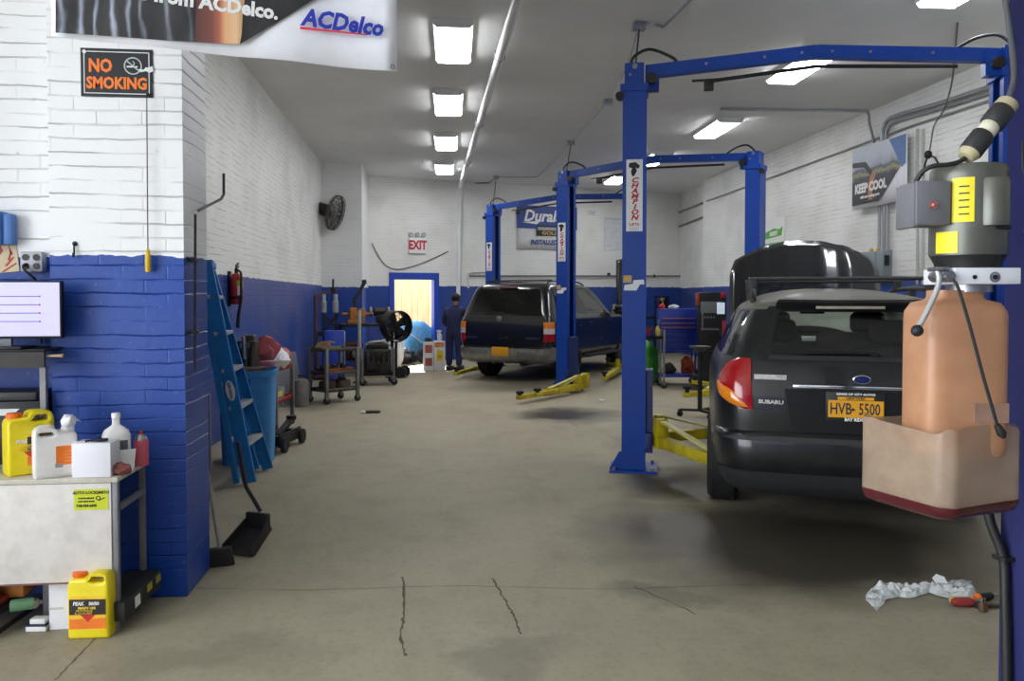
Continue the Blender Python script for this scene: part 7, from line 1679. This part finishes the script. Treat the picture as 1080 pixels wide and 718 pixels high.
# ------------------------------------------------------------------ the person in blue overalls beside the SUV
def skin(name, verts, edges, rads, mat, parent, sub=2, root=0, extra=None):
    me = bpy.data.meshes.new(name); me.from_pydata([Vector(v) for v in verts], edges, []); o = bpy.data.objects.new(name, me); COL.objects.link(o)
    md = o.modifiers.new('skin','SKIN'); md.use_smooth_shade = True
    for i, r in enumerate(rads):
        d = me.skin_vertices[0].data[i]; d.radius = r if isinstance(r, tuple) else (r, r); d.use_root = (i == root)
    sb_ = o.modifiers.new('sub','SUBSURF'); sb_.levels = sub; sb_.render_levels = sub
    dg = bpy.context.evaluated_depsgraph_get(); dg.update()
    m2 = bpy.data.meshes.new_from_object(o.evaluated_get(dg)); bpy.data.objects.remove(o)
    bm = bmesh.new(); bm.from_mesh(m2); bpy.data.meshes.remove(m2)
    if extra: extra(bm)
    mb = MB(); mb.bm.free(); mb.bm = bm; return mb.build(name, mat, parent, smooth=180, recalc=False)
p = at(479, 391, 16.05); ps = thing('person', 'person in navy overalls seen from behind at the left of the SUV', 'person', (p.x,p.y,0), R(-22))
M_SKIN = M('brown skin', (140,96,74), .55, var=.06, sss=.05); M_OVR = M('navy overalls', (38,46,84), .85, var=.15, scale=10); M_HAIR = M('black hair', (20,18,18), .7, var=.2); M_SHOE = M('dark work shoe', (34,32,32), .6)
# local: +y is where the person faces (away from the camera)
V_, E_, R_ = [], [], []
def add(v, r, to=None):
    V_.append(v); R_.append(r); i = len(V_)-1
    if to is not None: E_.append((to, i))
    return i
pel = add((0,0,.84),(.11,.075)); wa = add((0,.01,.98),(.10,.07),pel); ch = add((0,.03,1.15),(.115,.075),wa); nk0 = add((0,.055,1.275),(.048,.048),ch); nk = add((0,.08,1.335),.05,nk0); hd = add((0,.115,1.43),(.074,.088),nk); ht = add((0,.125,1.50),(.062,.075),hd)
hands = []
for s_ in (-1,1):
    hp_ = add((s_*.085,0,.79),.07,pel); kn = add((s_*.10,.02,.45),.05,hp_); an = add((s_*.105,-.01,.09),.04,kn); ft = add((s_*.12,.10,.04),.036,an)
    sh0 = add((s_*.165,.04,1.205),.042,ch)
    if s_ < 0: el = add((-.235,.03,.98),.036,sh0); wr = add((-.215,.19,.87),.028,el); dirh = V(.05,.9,-.35).normalized()
    else: el = add((.25,.10,1.02),.036,sh0); wr = add((.20,.31,1.06),.028,el); dirh = V(-.2,.9,.2).normalized()
    w0_ = Vector(V_[wr]); pm_ = add(tuple(w0_+dirh*.055),(.034,.018),wr); hands.append((s_, pm_, w0_, dirh))
    sd = dirh.cross(V(0,0,1)).normalized(); dn = sd.cross(dirh)
    for k, (o_, l_) in enumerate(((-.030,.055),(-.010,.068),(.010,.064),(.030,.050))):
        b0_ = add(tuple(w0_+dirh*.085+sd*o_),.0095,pm_); b1_ = add(tuple(w0_+dirh*(.085+l_*.5)+sd*o_-dn*-.006),.009,b0_); add(tuple(w0_+dirh*(.085+l_*.85)+sd*o_*1.05-V(0,0,.022)),.008,b1_)
    t0_ = add(tuple(w0_+dirh*.03+sd*(-.036)*s_*-1),.011,pm_); add(tuple(w0_+dirh*.065+sd*(-.058)*s_*-1),.009,t0_)
def face_bits(bm):
    for (c, r, sc) in (((-.073,.115,1.44),.022,(.5,1,1.5)),((.073,.115,1.44),.022,(.5,1,1.5)),((0,.21,1.43),.018,(.8,1.2,1.4)),((-.03,.192,1.455),.012,(1,.6,.8)),((.03,.192,1.455),.012,(1,.6,.8)),((0,.195,1.39),.02,(1.3,.5,.4))):
        g = bmesh.ops.create_uvsphere(bm, u_segments=10, v_segments=7, radius=r)['verts']
        for v in g: v.co = V(v.co.x*sc[0]+c[0], v.co.y*sc[1]+c[1], v.co.z*sc[2]+c[2])
skin('body', V_, E_, R_, M_SKIN, ps, extra=face_bits)
VV, EE, RR = [], [], []
def a2(v, r, to=None):
    VV.append(v); RR.append(r); i = len(VV)-1
    if to is not None: EE.append((to, i))
    return i
pel = a2((0,0,.83),(.15,.115)); wa = a2((0,.01,.98),(.145,.11),pel); ch = a2((0,.03,1.14),(.168,.12),wa); cn = a2((0,.05,1.265),(.095,.085),ch); a2((0,.062,1.305),(.066,.066),cn)
for s_ in (-1,1):
    hp_ = a2((s_*.09,0,.77),.105,pel); kn = a2((s_*.10,.02,.45),.077,hp_); a2((s_*.105,-.01,.08),.066,kn)
    sh0 = a2((s_*.18,.04,1.22),.07,ch)
    if s_ < 0: el = a2((-.238,.03,.98),.057,sh0); a2((-.216,.175,.88),.042,el)
    else: el = a2((.253,.10,1.02),.057,sh0); a2((.203,.295,1.057),.042,el)
skin('overalls', VV, EE, RR, M_OVR, ps)
mb = MB(); g = bmesh.ops.create_uvsphere(mb.bm, u_segments=18, v_segments=12, radius=.092)['verts']
for v in g:
    v.co = V(v.co.x*.92, v.co.y*1.12, v.co.z*1.05)
    if v.co.y > .045: v.co.z = max(v.co.z, .035+.5*(v.co.y-.045))
    v.co += V(0,.108,1.462)
mb.build('hair', M_HAIR, ps)
for s_ in (-1,1):
    mb = MB(); mb.box((s_*.113,.05,.045),(.10,.25,.09),bev=.03,seg=3); mb.box((s_*.113,.05,.012),(.105,.27,.024),bev=.008); mb.build('shoe', M_SHOE, ps)
